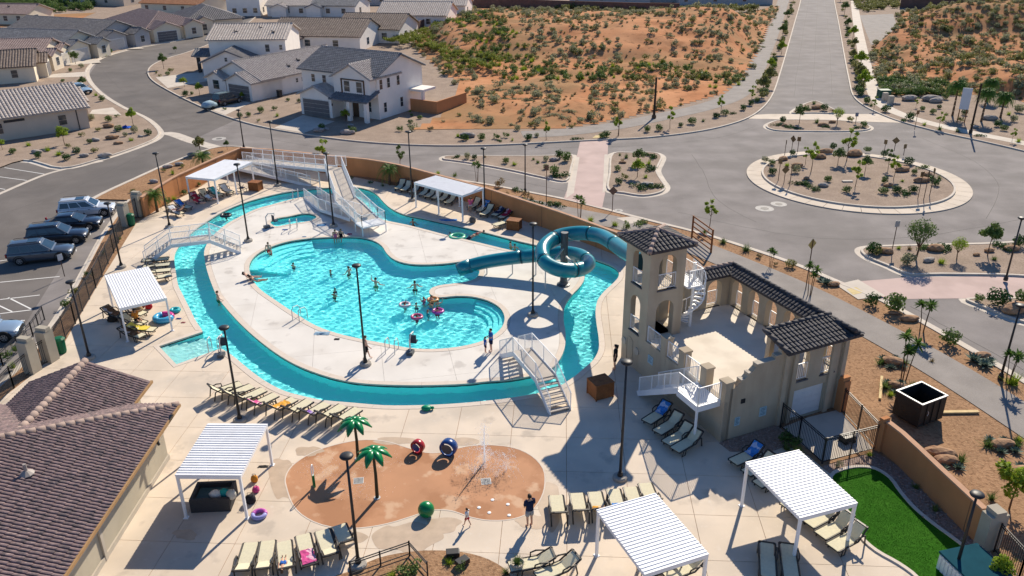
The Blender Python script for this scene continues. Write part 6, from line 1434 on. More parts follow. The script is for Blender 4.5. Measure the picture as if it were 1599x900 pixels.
for x, y, s_ in ((1420, 157, 1.8), (1455, 158, 2.0), (1462, 160, 1.6), (1545, 187, 1.4), (1400, 164, .8), (1522, 200, .8)): rock(G(x, y), s_, 'grey boulder in the east gravel lot', 'boulders in the east gravel lot', True)
# ---------------- desert bushes: the largest singly, the rest as cover
db = []; dr = random.Random(17)
def scatter(key, n, dens, pick):
    poly, zf = DESERT[key]; bx = [p.x for p in poly]; by = [p.y for p in poly]; k = 0
    X = rng.uniform(min(bx), max(bx), n * 6); Y = rng.uniform(min(by), max(by), n * 6); I = inpoly(X, Y, poly)
    for x, y in zip(X[I], Y[I]):
        if k >= n: break
        if dr.random() > dens(x, y): continue
        kd, lm, s_ = pick(x, y); db.append((s_ / math.hypot(x, y), x, y, zf(x, y), kd, lm, s_, key)); k += 1
gul = GS([(740, 60), (780, 95), (830, 118), (900, 122), (980, 117), (1060, 118), (1140, 130)], 3, False)
dens_g = lambda x, y: min((Vector((x, y, 0)) - p).length for p in gul)
def pickN(x, y):
    d = dens_g(x, y)
    if d < 6: return dr.choice([('loose', 'green', dr.uniform(1.0, 2.0)), ('loose', 'olive', dr.uniform(1.0, 1.9)), ('tuft', 'lime', dr.uniform(.9, 1.5)), ('tuft', 'green', dr.uniform(.9, 1.6))])
    return dr.choice([('loose', 'sage', dr.uniform(.5, 1.9)), ('ball', 'sage', dr.uniform(.4, 1.5)), ('loose', 'olive', dr.uniform(.4, 1.6)), ('loose', 'dry', dr.uniform(.4, 1.0)), ('mat', 'sage', dr.uniform(.6, 1.4)), ('tuft', 'dry', dr.uniform(.4, .9))])
scatter('desert_hill_north', 2600, lambda x, y: 1.0 if dens_g(x, y) < 6 else (.25 + .75 * (fbm(np.array([x]), np.array([y]), 30)[0] > -.2)), pickN)
scatter('desert_hill_east', 2600, lambda x, y: .8, lambda x, y: dr.choice([('loose', 'sage', dr.uniform(.5, 1.9)), ('loose', 'olive', dr.uniform(.5, 2.0)), ('ball', 'sage', dr.uniform(.4, 1.4)), ('loose', 'dry', dr.uniform(.4, 1.0)), ('mat', 'olive', dr.uniform(.6, 1.5))]))
db.sort(key=lambda t: -t[0])
for i, (_, x, y, z, kd, lm, s_, key) in enumerate(db[:300]):
    nmz = 'on the red hill left of the avenue' if key.endswith('north') else 'on the red slope right of the avenue'
    colr = {'sage': 'grey green', 'olive': 'olive', 'green': 'fresh green', 'dry': 'straw coloured', 'lime': 'lime green'}[lm]; sh = {'loose': 'spreading', 'ball': 'rounded', 'tuft': 'grassy', 'mat': 'low'}[kd]
    plant('desert_bush', kd, lm, Vector((x, y, z - .05)), s_, '%s %s desert bush %s' % (colr, sh, nmz), 'bush', '%s %s bushes %s' % (colr, sh, nmz))
rest = {}
for (_, x, y, z, kd, lm, s_, key) in db[300:]: rest.setdefault((key, lm), []).append((x, y, z, kd, s_))
for (key, lm), L_ in rest.items():
    g = MB()
    for x, y, z, kd, s_ in L_:
        src = dr.choice(BP[(kd, lm)])[1]; a = dr.uniform(0, 6.28); c_, n_ = math.cos(a) * s_, math.sin(a) * s_
        g.add([(x + v[0] * c_ - v[1] * n_, y + v[0] * n_ + v[1] * c_, z - .05 + v[2] * s_) for v in src.v], src.f)
    o = stuff(g.obj('desert_scrub', LM[lm])); tag(o, {'sage': 'grey green', 'olive': 'olive', 'green': 'fresh green', 'dry': 'straw coloured', 'lime': 'lime green'}[lm] + ' low scrub spread over the ' + ('red hill left of the avenue' if key.endswith('north') else 'red slope right of the avenue'), 'scrub')
def cover(label, pxpoly, n, lms, smin, smax, z=0):
    P = GP(pxpoly); bx = [p.x for p in P]; by = [p.y for p in P]; X = rng.uniform(min(bx), max(bx), n * 4); Y = rng.uniform(min(by), max(by), n * 4); I = inpoly(X, Y, P); g = MB()
    for x, y in list(zip(X[I], Y[I]))[:n]:
        kd, lm = dr.choice(lms); src = dr.choice(BP[(kd, lm)])[1]; s_ = dr.uniform(smin, smax); g.cur = 0
        g.add([(x + v[0] * s_, y + v[1] * s_, z + v[2] * s_) for v in src.v], src.f)
    o = stuff(g.obj('scrub', LM[lms[0][1]])); return tag(o, label, 'scrub')
cover('dense yellow green scrub on the bank beside the hillside fence', [(600, 72), (650, 58), (700, 36), (750, 55), (800, 95), (770, 118), (700, 120), (690, 90)], 620, [('loose', 'yel')], .8, 1.7, .9)
cover('green scrub along the foot of the slope east of the avenue', [(1372, 128), (1410, 126), (1480, 135), (1490, 150), (1400, 152), (1378, 148)], 140, [('loose', 'green')], .9, 1.8, .1)
cover('green scrub on the far hillside at the top left', [(-60, 2), (60, -6), (150, 0), (140, 18), (60, 22), (-60, 24)], 420, [('loose', 'green')], 1.5, 3.5)
cover('olive trees and scrub beside the far end of the avenue', [(1330, 0), (1400, -4), (1410, 14), (1345, 20)], 120, [('loose', 'olive')], 1.2, 2.6)
cover('green scrub in front of the far brown wall', [(860, 20), (1060, 24), (1180, 22), (1180, 16), (1060, 18), (880, 14)], 130, [('loose', 'olive')], 1.2, 2.4, .6)
h = MB(); h.sheet(GP([(-70, 32), (60, 24), (150, 20), (125, 30), (30, 40), (-70, 50)]), .02); struct(h.obj('sand_patch', M_sand))
# ================================================================== CARS
M_tyre = mat('tyre rubber', (.015, .015, .016), .85, .2, 8); M_rim = mat('alloy rim', (.42, .43, .45), .35, .1, 5, metal=.8, spec=.5)
M_cglass = mat('car glass', (.018, .035, .045), .06, .2, 2, spec=.9); M_plast = mat('black plastic', (.02, .02, .022), .6, .2, 6)
M_head = mat('headlight', (.62, .64, .66), .15, .1, 8, spec=.8); M_tail = mat('tail light', (.30, .01, .012), .25, .1, 8, spec=.6); M_plate = mat('number plate', (.62, .62, .6), .5)
def paint(n, c): 
    m = mat(n, c, .3, .06, 1, spec=.5, metal=.15); b = m.node_tree.nodes['Principled BSDF']; b.inputs['Coat Weight'].default_value = .8; b.inputs['Coat Roughness'].default_value = .05; return m
def loft(mb, secs, cap=True):
    n = len(secs[0]); o = [p for s in secs for p in s]; fs = []
    for i in range(len(secs) - 1):
        for k in range(n): fs.append((i * n + k, i * n + (k + 1) % n, (i + 1) * n + (k + 1) % n, (i + 1) * n + k))
    if cap: fs += [tuple(range(n - 1, -1, -1)), tuple((len(secs) - 1) * n + k for k in range(n))]
    return mb.add(o, fs)
def car(label, front, rear, col, L=4.7, W=1.86, HH=1.7, kind='suv', zr=ZR, soft=None):
    """nose at +x; placed between the pixel of its nose and of its tail on the ground"""
    f, r = G(*front, zr), G(*rear, zr); a = math.atan2(f.y - r.y, f.x - r.x); c = (f + r) / 2
    t = thing('parked_car', label, 'car', c, a); pm = paint('paint ' + label[:24], col); hw = W / 2
    suv = kind != 'sedan'
    # lower body: sections along x with hood, shoulders and tail
    sx = [(-.5, .62, .93, .80), (-.47, .36, 1.02, .93), (-.38, .26, 1.04, 1.0), (-.1, .24, 1.02, 1.0), (.14, .24, 1.0, 1.0), (.24, .24, .98, 1.0), (.4, .28, .90, .97), (.47, .36, .80, .90), (.5, .48, .68, .76)]
    if not suv: sx = [(x, b, tp * .92, w_) for x, b, tp, w_ in sx]
    secs = []
    for x, zb, zt, k in sx:
        y = hw * k; secs.append([(x * L, -y * .92, zb), (x * L, -y, zb + .12), (x * L, -y, zt - .22), (x * L, -y * .95, zt - .06), (x * L, -y * .80, zt), (x * L, 0, zt + .02), (x * L, y * .80, zt), (x * L, y * .95, zt - .06), (x * L, y, zt - .22), (x * L, y, zb + .12), (x * L, y * .92, zb)])
    g = MB(); loft(g, secs); bd = g.obj('body', pm, t, shade=True, fixn=True); bd.modifiers.new('b', 'BEVEL').width = .02; bd.data.polygons.foreach_set('use_smooth', [True] * len(bd.data.polygons))
    # cabin: glass house with painted roof
    zs = 1.0 if suv else .92; zt = HH
    cab = [(-.47, .62) if suv else (-.42, .5), (-.40, 1.0) if suv else (-.26, 1.0), (.02, 1.0), (.2, .0)]
    xs_b = (-.475, .22) if suv else (-.40, .22); xs_t = (-.43, .045) if suv else (-.24, .03); wb, wt = hw * .93, hw * .74
    B = [(xs_b[0] * L, -wb, zs), (xs_b[1] * L, -wb, zs), (xs_b[1] * L, wb, zs), (xs_b[0] * L, wb, zs)]; T = [(xs_t[0] * L, -wt, zt - .09), (xs_t[1] * L, -wt, zt - .09), (xs_t[1] * L, wt, zt - .09), (xs_t[0] * L, wt, zt - .09)]
    g = MB(); g.add(B + T, [(0, 1, 5, 4), (1, 2, 6, 5), (2, 3, 7, 6), (3, 0, 4, 7), (4, 5, 6, 7)]); g.obj('cabin', pm, t)
    g = MB(); e = .05; m_ = (xs_t[0] + xs_t[1]) / 2 * L
    loft(g, [[(x, -wt * k, zt - .1), (x, -wt * k * .93, zt - .03), (x, -wt * .5 * k, zt + dz), (x, 0, zt + dz + .015), (x, wt * .5 * k, zt + dz), (x, wt * k * .93, zt - .03), (x, wt * k, zt - .1)] for x, k, dz in ((xs_t[0] * L - .06, .96, -.05), (xs_t[0] * L + .15, 1.01, 0), (m_, 1.02, .01), (xs_t[1] * L - .1, 1.01, -.005), (xs_t[1] * L + .05, .97, -.05))]); g.obj('roof', pm if soft is None else soft, t, shade=True, fixn=True)
    lerp = lambda p, q, s: tuple(p[i] + (q[i] - p[i]) * s for i in range(3))
    def pane(nm, b0, b1, t0, t1, out):
        P = [lerp(b0, t0, .12), lerp(b1, t1, .12), lerp(b1, t1, .86), lerp(b0, t0, .86)]; P = [Vector(p) + Vector(out) * .012 for p in P]
        g = MB(); g.add(P, [(0, 1, 2, 3)]); o = g.obj(nm, M_cglass, t); o.modifiers.new('s', 'SOLIDIFY').thickness = .008; return o
    pane('windscreen', lerp(B[1], B[2], .06), lerp(B[1], B[2], .94), lerp(T[1], T[2], .06), lerp(T[1], T[2], .94), (1, 0, .6)); pane('rear_window', lerp(B[3], B[0], .1), lerp(B[3], B[0], .9), lerp(T[3], T[0], .1), lerp(T[3], T[0], .9), (-1, 0, .3))
    for sd, (b0, b1, t0, t1) in ((-1, (B[0], B[1], T[0], T[1])), (1, (B[3], B[2], T[3], T[2]))):
        for s0, s1 in ((.05, .3), (.33, .6), (.63, .9)): pane('side_window', lerp(b0, b1, s0), lerp(b0, b1, s1), lerp(t0, t1, s0), lerp(t0, t1, s1), (0, sd, .2))
    for x in (-.305, .315):
        for sd in (-1, 1):
            y = sd * (hw - .11); g = MB(); n = 18; wt_ = .23; R_ = .36
            prof = [(.20, -wt_ / 2), (.33, -wt_ / 2), (R_, -wt_ / 2 + .03), (R_, wt_ / 2 - .03), (.33, wt_ / 2), (.20, wt_ / 2)]
            vs = [(x * L + rr * math.cos(6.283 * k / n), y + yy, R_ + rr * math.sin(6.283 * k / n)) for rr, yy in prof for k in range(n)]
            g.add(vs, [(i * n + k, i * n + (k + 1) % n, (i + 1) * n + (k + 1) % n, (i + 1) * n + k) for i in range(5) for k in range(n)]); wh = g.obj('tyre', M_tyre, t)
            g = MB(); yo = y + sd * .085; g.tube([(x * L, yo - .02, R_), (x * L, yo + .0, R_)], .21, 14); o_ = g.obj('rim_dish', M_plast, wh)
            g = MB()
            for k in range(6): th_ = k * 1.047; g.bar((x * L, yo + sd * .02, R_), (x * L + .2 * math.cos(th_), yo + sd * .02, R_ + .2 * math.sin(th_)), .05, .02, (0, 1, 0))
            g.tube([(x * L + .2 * math.cos(k * .4), yo + sd * .015, R_ + .2 * math.sin(k * .4)) for k in range(16)], .02, 5, closed=True); g.obj('rim', M_rim, wh)
            g = MB(); P = []
            for k in range(13): th_ = math.pi * k / 12; P.append((x * L + .43 * math.cos(th_), sd * (hw * .985), R_ + .43 * math.sin(th_)))
            g.tube(P, .045, 5); g.obj('wheel_arch', M_plast, t)
            g = MB(); g.add([(p[0], sd * (hw * .99 + .004), p[2]) for p in P], [tuple(range(13))]); g.obj('wheel_well', M_plast, t)
    zh = .74 if suv else .68
    for sd in (-1, 1):
        g = MB(); g.box((.455 * L, sd * hw * .74, zh), (.16, .34, .11), sd * -.5); g.obj('headlight', M_head, t, bevel=.02)
        g = MB(); g.box((-.487 * L, sd * hw * .82, .88), (.12, .2, .3)); g.obj('tail_light', M_tail, t, bevel=.02)
        g = MB(); g.box((.17 * L, sd * (hw + .09), 1.06), (.14, .2, .13)); g.obj('mirror', pm, t, bevel=.03)
        for x in (-.13, .07): g = MB(); g.box((x * L, sd * (hw + .012), .84), (.17, .03, .03)); g.obj('door_handle', M_plast, t)
        if suv: g = MB(); g.tube([(-.40 * L, sd * wt * .93, zt + .0), (-.38 * L, sd * wt * .93, zt + .055), (.0, sd * wt * .93, zt + .055), (.02 * L, sd * wt * .93, zt)], .018, 6); g.obj('roof_rail', M_plast, t)
        g = MB(); g.b2(-.24 * L, .24 * L, min(sd * hw * .95, sd * (hw + .012)), max(sd * hw * .95, sd * (hw + .012)), .26, .36); g.obj('sill_trim', M_plast, t)
    g = MB(); g.box((.495 * L, 0, .60), (.06, .95, .2)); g.obj('grille', M_plast, t, bevel=.02); g = MB(); g.box((.49 * L, 0, .40), (.08, 1.3, .12)); g.obj('bumper', M_plast, t, bevel=.02)
    g = MB(); g.box((.53 * L, 0, .47), (.02, .34, .14)); g.obj('number_plate', M_plate, t)
    if suv and soft is None: g = MB(); g.b2(-.16 * L, -.01 * L, -wt * .62, wt * .62, zt + .012, zt + .03); g.obj('sunroof', M_cglass, t)
    return t
car('dark grey SUV nearest in the row of parked cars', (119, 400), (15, 411), (.05, .065, .09), 4.75)
car('black SUV second in the row of parked cars', (143, 374), (42, 384), (.01, .016, .03), 4.7)
car('black low car third in the row of parked cars', (164, 354), (68, 362), (.008, .012, .022), 4.7, HH=1.45, kind='sedan')
car('silver white SUV farthest in the row of parked cars', (186, 332), (90, 341), (.55, .58, .62), 4.8)
car('silver car cut off at the left edge of the car park', (33, 524), (-80, 536), (.22, .30, .40), 4.6, HH=1.5, kind='sedan')
car('dark jeep parked in the driveway of the striped roof house', (378, 157), (333, 168), (.03, .025, .025), 4.4, 1.85, 1.8, zr=.015, soft=mat('jeep soft top', (.10, .16, .19), .7))
car('pale blue car in the driveway behind the sand house', (139, 148), (112, 143), (.30, .42, .52), 4.6, zr=.015, HH=1.5, kind='sedan')
# small trailer with a covered quad behind the jeep
t = thing('covered_trailer', 'small trailer under a pale blue cover parked behind the jeep', 'trailer', G(328, 172, ZR), ang((333, 168), (378, 157)))
g = MB(); loft(g, [[(x, -.7 * k, .5), (x, -.62 * k, .95 + h_), (x, 0, 1.1 + h_), (x, .62 * k, .95 + h_), (x, .7 * k, .5)] for x, k, h_ in ((-1.0, .8, -.1), (-.5, 1, .15), (.2, 1, .25), (.8, .9, 0), (1.1, .7, -.2))]); g.obj('cover', mat('pale blue tarp', (.30, .42, .50), .7, .12, 3, bump=.4, bscale=6), t, shade=True, fixn=True)
for sd in (-1, 1):
    g = MB(); g.tube([(0, sd * .75, .3), (0, sd * .62, .3)], .3, 14); g.obj('wheel', M_tyre, t)
g = MB(); g.b2(-1.05, 1.1, -.6, .6, .38, .48); g.bar((1.1, 0, .42), (1.8, 0, .42), .08); g.obj('bed', M_black, t)
# ================================================================== PEOPLE
SKIN = [mat('skin a', (.66, .40, .29), .6, .06, 6, spec=.3), mat('skin b', (.52, .29, .19), .6, .06, 6, spec=.3), mat('skin c', (.34, .18, .11), .6, .06, 6, spec=.3)]
CLO = {'navy': (.012, .02, .06), 'white': (.7, .7, .7), 'red': (.45, .03, .05), 'pink': (.6, .12, .25), 'black': (.015, .015, .018), 'blue': (.03, .12, .42), 'grey': (.28, .29, .31), 'green': (.05, .25, .12), 'teal': (.02, .25, .3), 'orange': (.6, .22, .04)}
def cmat(n): return MATS.get('cloth ' + n) or mat('cloth ' + n, CLO[n], .85, .12, 7, bump=.3, bscale=40, spec=.1)
M_hair = [mat('dark hair', (.025, .016, .011), .6, .3, 20), mat('brown hair', (.08, .045, .025), .6, .3, 20), mat('fair hair', (.22, .14, .065), .6, .3, 20)]
def skinmesh(name, m, verts, edges, radii, roots, parent, sub=2):
    me = bpy.data.meshes.new(name); me.from_pydata(verts, edges, []); me.materials.append(m)
    o = bpy.data.objects.new(name, me); COL.objects.link(o); o.parent = parent
    sk = o.modifiers.new('skin', 'SKIN'); sk.use_smooth_shade = True; sk.branch_smoothing = .4
    for i, r_ in enumerate(radii): me.skin_vertices[0].data[i].radius = (r_, r_) if not isinstance(r_, tuple) else r_
    for i in range(len(verts)): me.skin_vertices[0].data[i].use_root = i in roots
    sb = o.modifiers.new('sub', 'SUBSURF'); sb.levels = sub; sb.render_levels = sub; return o
def person(label, loc, rz=0, pose='stand', h=1.72, skin=0, hair=0, top=None, bottom='navy', long_hair=False, one=None, hat=None):
    """figure facing +x; poses give joint positions in units of standing height"""
    t = thing('person', label, 'person', loc, rz); S = lambda *p: Vector(p) * h
    J = {'pelvis': S(0, 0, .53), 'waist': S(0, 0, .61), 'chest': S(.0, 0, .73), 'neckb': S(-.01, 0, .82), 'neck': S(0, 0, .855), 'head': S(.012, 0, .90), 'crown': S(.0, 0, .965)}
    for s, y in (('l', 1), ('r', -1)):
        J.update({'hip' + s: S(0, y * .052, .50), 'knee' + s: S(.012, y * .056, .285), 'ank' + s: S(-.01, y * .056, .04), 'toe' + s: S(.085, y * .062, .014), 'sho' + s: S(-.005, y * .105, .80), 'elb' + s: S(-.015, y * .135, .63), 'wri' + s: S(.02, y * .14, .49), 'hand' + s: S(.03, y * .138, .44)})
    def leg(s, y, k, a, tt): J['knee' + s] = S(k[0], y * .06 + k[1], k[2]); J['ank' + s] = S(a[0], y * .06 + a[1], a[2]); J['toe' + s] = S(*tt)
    def arm(s, y, e, w_, hd): J['elb' + s] = S(e[0], y * e[1], e[2]); J['wri' + s] = S(w_[0], y * w_[1], w_[2]); J['hand' + s] = S(hd[0], y * hd[1], hd[2])
    if pose == 'walk':
        leg('l', 1, (.07, 0, .30), (.13, 0, .05), (.22, .06, .03)); leg('r', -1, (-.03, 0, .28), (-.15, 0, .07), (-.08, -.06, .014)); arm('l', 1, (-.07, .13, .64), (-.04, .13, .50), (-.02, .13, .45)); arm('r', -1, (.04, .13, .63), (.12, .12, .53), (.16, .115, .50))
    elif pose == 'phone':
        arm('r', -1, (.02, .13, .63), (.12, .07, .70), (.15, .05, .725)); arm('l', 1, (.02, .13, .62), (.12, .06, .67), (.15, .03, .70))
    elif pose == 'carry':
        arm('l', 1, (.03, .12, .63), (.14, .04, .66), (.17, -.01, .66)); arm('r', -1, (.03, .12, .63), (.13, .06, .62), (.17, .02, .63))
    elif pose in ('wade', 'arms'):
        arm('l', 1, (.03, .19, .68), (.10, .27, .64), (.13, .31, .63)); arm('r', -1, (.03, .19, .68), (.10, .27, .64), (.13, .31, .63))
        if pose == 'arms': arm('l', 1, (.02, .2, .83), (.04, .22, .97), (.05, .22, 1.02)); 
    elif pose in ('sit', 'lie', 'swim', 'float', 'recline'):
        if pose == 'sit': d = -.53 + .06; mv = lambda v: v + S(0, 0, d)
        if pose == 'sit':
            for k in list(J): J[k] = mv(J[k])
            for s, y in (('l', 1), ('r', -1)):
                leg(s, y, (.23, 0, .05), (.25, 0, -.18), (.32, y * .065, -.21)); J['hip' + s] = S(.01, y * .055, .045); arm(s, y, (-.06, .13, .17), (-.09, .14, .04), (-.07, .145, .0))
        else:
            rot = Matrix.Rotation(R(-78 if pose in ('lie', 'float') else -48 if pose == 'recline' else 70), 3, 'Y'); pv = J['pelvis'].copy()
            for k in list(J): J[k] = rot @ (J[k] - pv) + S(0, 0, .06)
            if pose == 'recline':
                for s, y in (('l', 1), ('r', -1)): leg(s, y, (.22, 0, .09), (.43, 0, .07), (.47, y * .07, .12)); J['hip' + s] = S(.03, y * .052, .055)
                arm('l', 1, (-.08, .14, .13), (.06, .12, .09), (.1, .11, .08)); arm('r', -1, (-.08, .14, .13), (.06, .12, .09), (.1, .11, .08))
            if pose == 'swim': arm('l', 1, (.38, .14, .1), (.5, .12, .06), (.55, .11, .05))
    names = list(J); V = [J[n] for n in names]; ix = {n: i for i, n in enumerate(names)}
    E = [('pelvis', 'waist'), ('waist', 'chest'), ('chest', 'neckb'), ('neckb', 'neck'), ('neck', 'head'), ('head', 'crown')]
    for s in 'lr': E += [('pelvis', 'hip' + s), ('hip' + s, 'knee' + s), ('knee' + s, 'ank' + s), ('ank' + s, 'toe' + s), ('neckb', 'sho' + s), ('sho' + s, 'elb' + s), ('elb' + s, 'wri' + s), ('wri' + s, 'hand' + s)]
    rad = {'pelvis': (.075, .062), 'waist': (.07, .055), 'chest': (.082, .062), 'neckb': .05, 'neck': .031, 'head': (.046, .056), 'crown': (.034, .042)}
    for s in 'lr': rad.update({'hip' + s: .052, 'knee' + s: .033, 'ank' + s: .021, 'toe' + s: .017, 'sho' + s: .034, 'elb' + s: .024, 'wri' + s: .016, 'hand' + s: (.022, .012)})
    sc = lambda q: tuple(x * h for x in q) if isinstance(q, tuple) else q * h
    Rr = [sc(rad[n]) for n in names]; Ee = [(ix[a], ix[b]) for a, b in E]; roots = [ix['pelvis']]
    for s, y in (('l', 1), ('r', -1)):                          # fingers: five short chains rooted in the palm
        w_, hd = J['wri' + s], J['hand' + s]; d = (hd - w_).normalized(); sd = d.orthogonal().normalized()
        for k, (o_, L_) in enumerate(((-.018, .036), (-.006, .042), (.006, .04), (.017, .032))):
            b = hd + sd * o_ * h * .6 - d * .004 * h; i0 = len(V); V += [b, b + d * L_ * h * .5, b + d * L_ * h + d.cross(sd) * .006 * h]; Ee += [(i0, i0 + 1), (i0 + 1, i0 + 2)]; Rr += [.0052 * h, .005 * h, .004 * h]; roots.append(i0)
        b = w_.lerp(hd, .5); i0 = len(V); V += [b, b + (sd * -.8 + d * .6) * .022 * h, b + (sd * -.6 + d) * .032 * h]; Ee += [(i0, i0 + 1), (i0 + 1, i0 + 2)]; Rr += [.006 * h, .0055 * h, .0045 * h]; roots.append(i0)
    bo = skinmesh('body', SKIN[skin], V, Ee, Rr, roots, t)
    hdv = J['head']; up = (J['crown'] - J['neck']).normalized(); fw = Vector((1, 0, 0)); fw = (fw - up * fw.dot(up)).normalized(); sdv = up.cross(fw)
    g = MB(); c_ = hdv + up * .018 * h - fw * .012 * h
    n_, m__ = 10, 6; vs = []
    for j in range(m__ + 1):
        ph = -.35 + (math.pi / 2 + .35) * j / m__
        for k in range(n_):
            th_ = 6.283 * k / n_; rr = (.062 + .004 * math.sin(5 * th_)) * h; dz = .0 if math.cos(th_) < .4 or j > 2 else .035 * h
            vs.append(c_ + fw * rr * .95 * math.cos(ph) * math.cos(th_) + sdv * rr * .86 * math.cos(ph) * math.sin(th_) + up * (rr * 1.02 * math.sin(ph) + dz))
    g.add(vs, [(j * n_ + k, j * n_ + (k + 1) % n_, (j + 1) * n_ + (k + 1) % n_, (j + 1) * n_ + k) for j in range(m__) for k in range(n_)])
    if long_hair: b = c_ - fw * .05 * h; g.tube([b + up * .03 * h, b - up * .03 * h, b - up * .1 * h - fw * .01 * h], [.05 * h, .045 * h, .02 * h], 8)
    g.obj('hair' if not hat else 'cap', M_hair[hair] if not hat else cmat(hat), t, shade=True)
    g = MB(); g.sphere(hdv + fw * .062 * h - up * .004 * h, .011 * h, 6, 4, (1, .7, 1.2)); g.obj('nose', SKIN[skin], t, shade=True)
    for y in (-1, 1):
        g = MB(); g.sphere(hdv + fw * .054 * h + sdv * y * .02 * h + up * .012 * h, .0075 * h, 6, 4); g.obj('eye', M_black, t)
        g = MB(); g.sphere(hdv + sdv * y * .05 * h, .014 * h, 6, 4, (.7, .5, 1)); g.obj('ear', SKIN[skin], t)
    g = MB(); g.bar(hdv + fw * .056 * h - up * .027 * h - sdv * .012 * h, hdv + fw * .056 * h - up * .027 * h + sdv * .012 * h, .006 * h); g.obj('mouth', cmat('red') if skin < 2 else SKIN[1], t)
    # clothing: elliptical shells lofted over the same joints
    def garment(nm, col, lofts, tubes):
        g = MB(); n = 14
        for pts, rs in lofts:
            vs = []
            for p_, (ra, rb) in zip(pts, rs):
                ax = (pts[-1] - pts[0]).normalized(); sd_ = (J['hipl'] - J['hipr']).normalized(); ff = sd_.cross(ax).normalized()
                vs += [p_ + sd_ * ra * h * math.cos(6.283 * k / n) + ff * rb * h * math.sin(6.283 * k / n) for k in range(n)]
            m_ = len(pts); g.add(vs, [(a * n + k, a * n + (k + 1) % n, (a + 1) * n + (k + 1) % n, (a + 1) * n + k) for a in range(m_ - 1) for k in range(n)] + [tuple(range(n - 1, -1, -1)), tuple((m_ - 1) * n + k for k in range(n))])
        for pts, rs in tubes: g.tube(pts, [x * h for x in rs], 12)
        return g.obj(nm, cmat(col), t, shade=True, fixn=True)
    L5 = lambda a, b, f: J[a].lerp(J[b], f)
    hipm = (J['hipl'] + J['hipr']) / 2
    if one: garment('swimsuit', one, [([hipm.lerp(J['pelvis'], -.6), J['pelvis'], J['waist'], J['chest']], [(.06, .055), (.102, .075), (.083, .066), (.098, .074)])], [])
    else:
        garment('shorts', bottom, [([hipm.lerp(J['pelvis'], -.3), J['pelvis'], L5('pelvis', 'waist', .5)], [(.1, .074), (.105, .077), (.09, .07)])], [([L5('pelvis', 'hip' + s, .9), L5('hip' + s, 'knee' + s, .3), L5('hip' + s, 'knee' + s, .68)], [.058, .06, .056]) for s in 'lr'])
        if top: garment('shirt', top, [([hipm.lerp(J['pelvis'], .8), J['waist'], J['chest'], J['neckb'] - (J['neckb'] - J['chest']) * .12], [(.106, .08), (.094, .073), (.112, .08), (.085, .055)])], [([J['sho' + s].lerp(J['neckb'], .35), J['sho' + s], L5('sho' + s, 'elb' + s, .62)], [.05, .047, .044]) for s in 'lr'])
    return t
A_ = lambda p, q: ang(p, q)
person('man in navy shirt and pale shorts standing beside the splash pad', G(827, 822), R(115), 'phone', 1.80, 1, 0, 'navy', 'grey')
person('small child in white top and red shorts running by the splash pad', G(730, 821), R(150), 'walk', 1.0, 1, 0, 'white', 'red')
person('shirtless bather in dark shorts walking behind the island lamp post', G(573, 562), R(20), 'walk', 1.72, 0, 1, None, 'black')
person('adult in blue swimwear bending towards a child at the pool steps', G(767, 549), R(200), 'carry', 1.66, 0, 0, 'blue', 'navy')
person('child in blue swimwear beside the adult at the pool steps', G(758, 551), R(20), 'stand', 1.15, 0, 1, 'blue', 'navy')
person('person in dark clothes standing in the pavilion shade', G(960, 577), R(170), 'stand', 1.74, 1, 0, 'black', 'black', True)
ZD = -DM
def inpool(label, px, py, rz, pose='wade', h=1.7, depth=DM, **k): return person(label, G(px, py, ZW) + Vector((0, 0, -(depth + ZW) if pose not in ('swim', 'float', 'sit') else 0)), rz, pose, h, **k)
inpool('bather with dark hair wading in the middle of the pool, leftmost', 458, 416, 1.0, h=1.45, skin=1, bottom='navy')
inpool('swimmer with only head and arms showing left of the lamp', 516, 425, .4, h=1.35, skin=0, hair=2)
inpool('standing bather with wet back left of the pool lamp', 545, 427, 2.6, h=1.75, skin=0, hair=1, bottom='black')
inpool('bather raising one arm right of the pool lamp', 587, 446, 1.2, 'arms', 1.8, skin=0, bottom='green')
inpool('bather standing at the pool neck below the peninsula', 648, 451, 1.8, h=1.8, skin=0, bottom='black')
inpool('small swimmer in the left centre of the pool', 522, 462, 1.0, h=1.5, skin=2, bottom='black')
inpool('swimmer near the lower middle of the pool', 523, 452, 2.0, h=1.25, skin=1)
for i, (x, y, sk, cl, hh) in enumerate([(632, 478, 1, 'grey', 1.45), (650, 478, 0, 'navy', 1.4), (662, 470, 1, 'pink', 1.45), (674, 470, 0, 'black', 1.6), (684, 476, 0, 'orange', 1.5), (668, 490, 0, 'teal', 1.45), (683, 488, 1, 'red', 1.55), (651, 497, 1, 'red', 1.4), (672, 478, 1, 'blue', 1.5)]):
    inpool('bather in the crowded group before the pool steps, in %s' % cl + ('' if i not in (7,) else ' and nearest'), x, y, i * 1.3, 'wade' if i % 2 else 'arms', hh, skin=sk, hair=i % 3, top=cl if i in (0, 2, 5, 7) else None, bottom=cl)
person('dark haired bather sitting on the far pool edge, left of a pair', G(524, 373, .02), R(-80), 'sit', 1.65, 1, 0, None, 'navy', True, one='pink')
person('long haired bather sitting on the far pool edge, right of a pair', G(533, 372, .02), R(-95), 'sit', 1.65, 1, 0, None, 'navy', True, one='black')
person('shirtless bather sitting at the left end of the pool', G(420, 394, -.1), R(-60), 'sit', 1.75, 0, 1, None, 'red')
person('child crouched in the shallows before the sitting bather', G(424, 404, -.5), R(-40), 'stand', .8, 0, 1, None, 'red')
person('sunbather lying back at the left tip of the pool', G(392, 436, .02), R(10), 'recline', 1.7, 0, 0, None, 'navy', True, one='black')
person('second sunbather lying in the shallow left tip', G(402, 441, -.1), R(15), 'recline', 1.65, 1, 0, None, 'navy', one='teal')
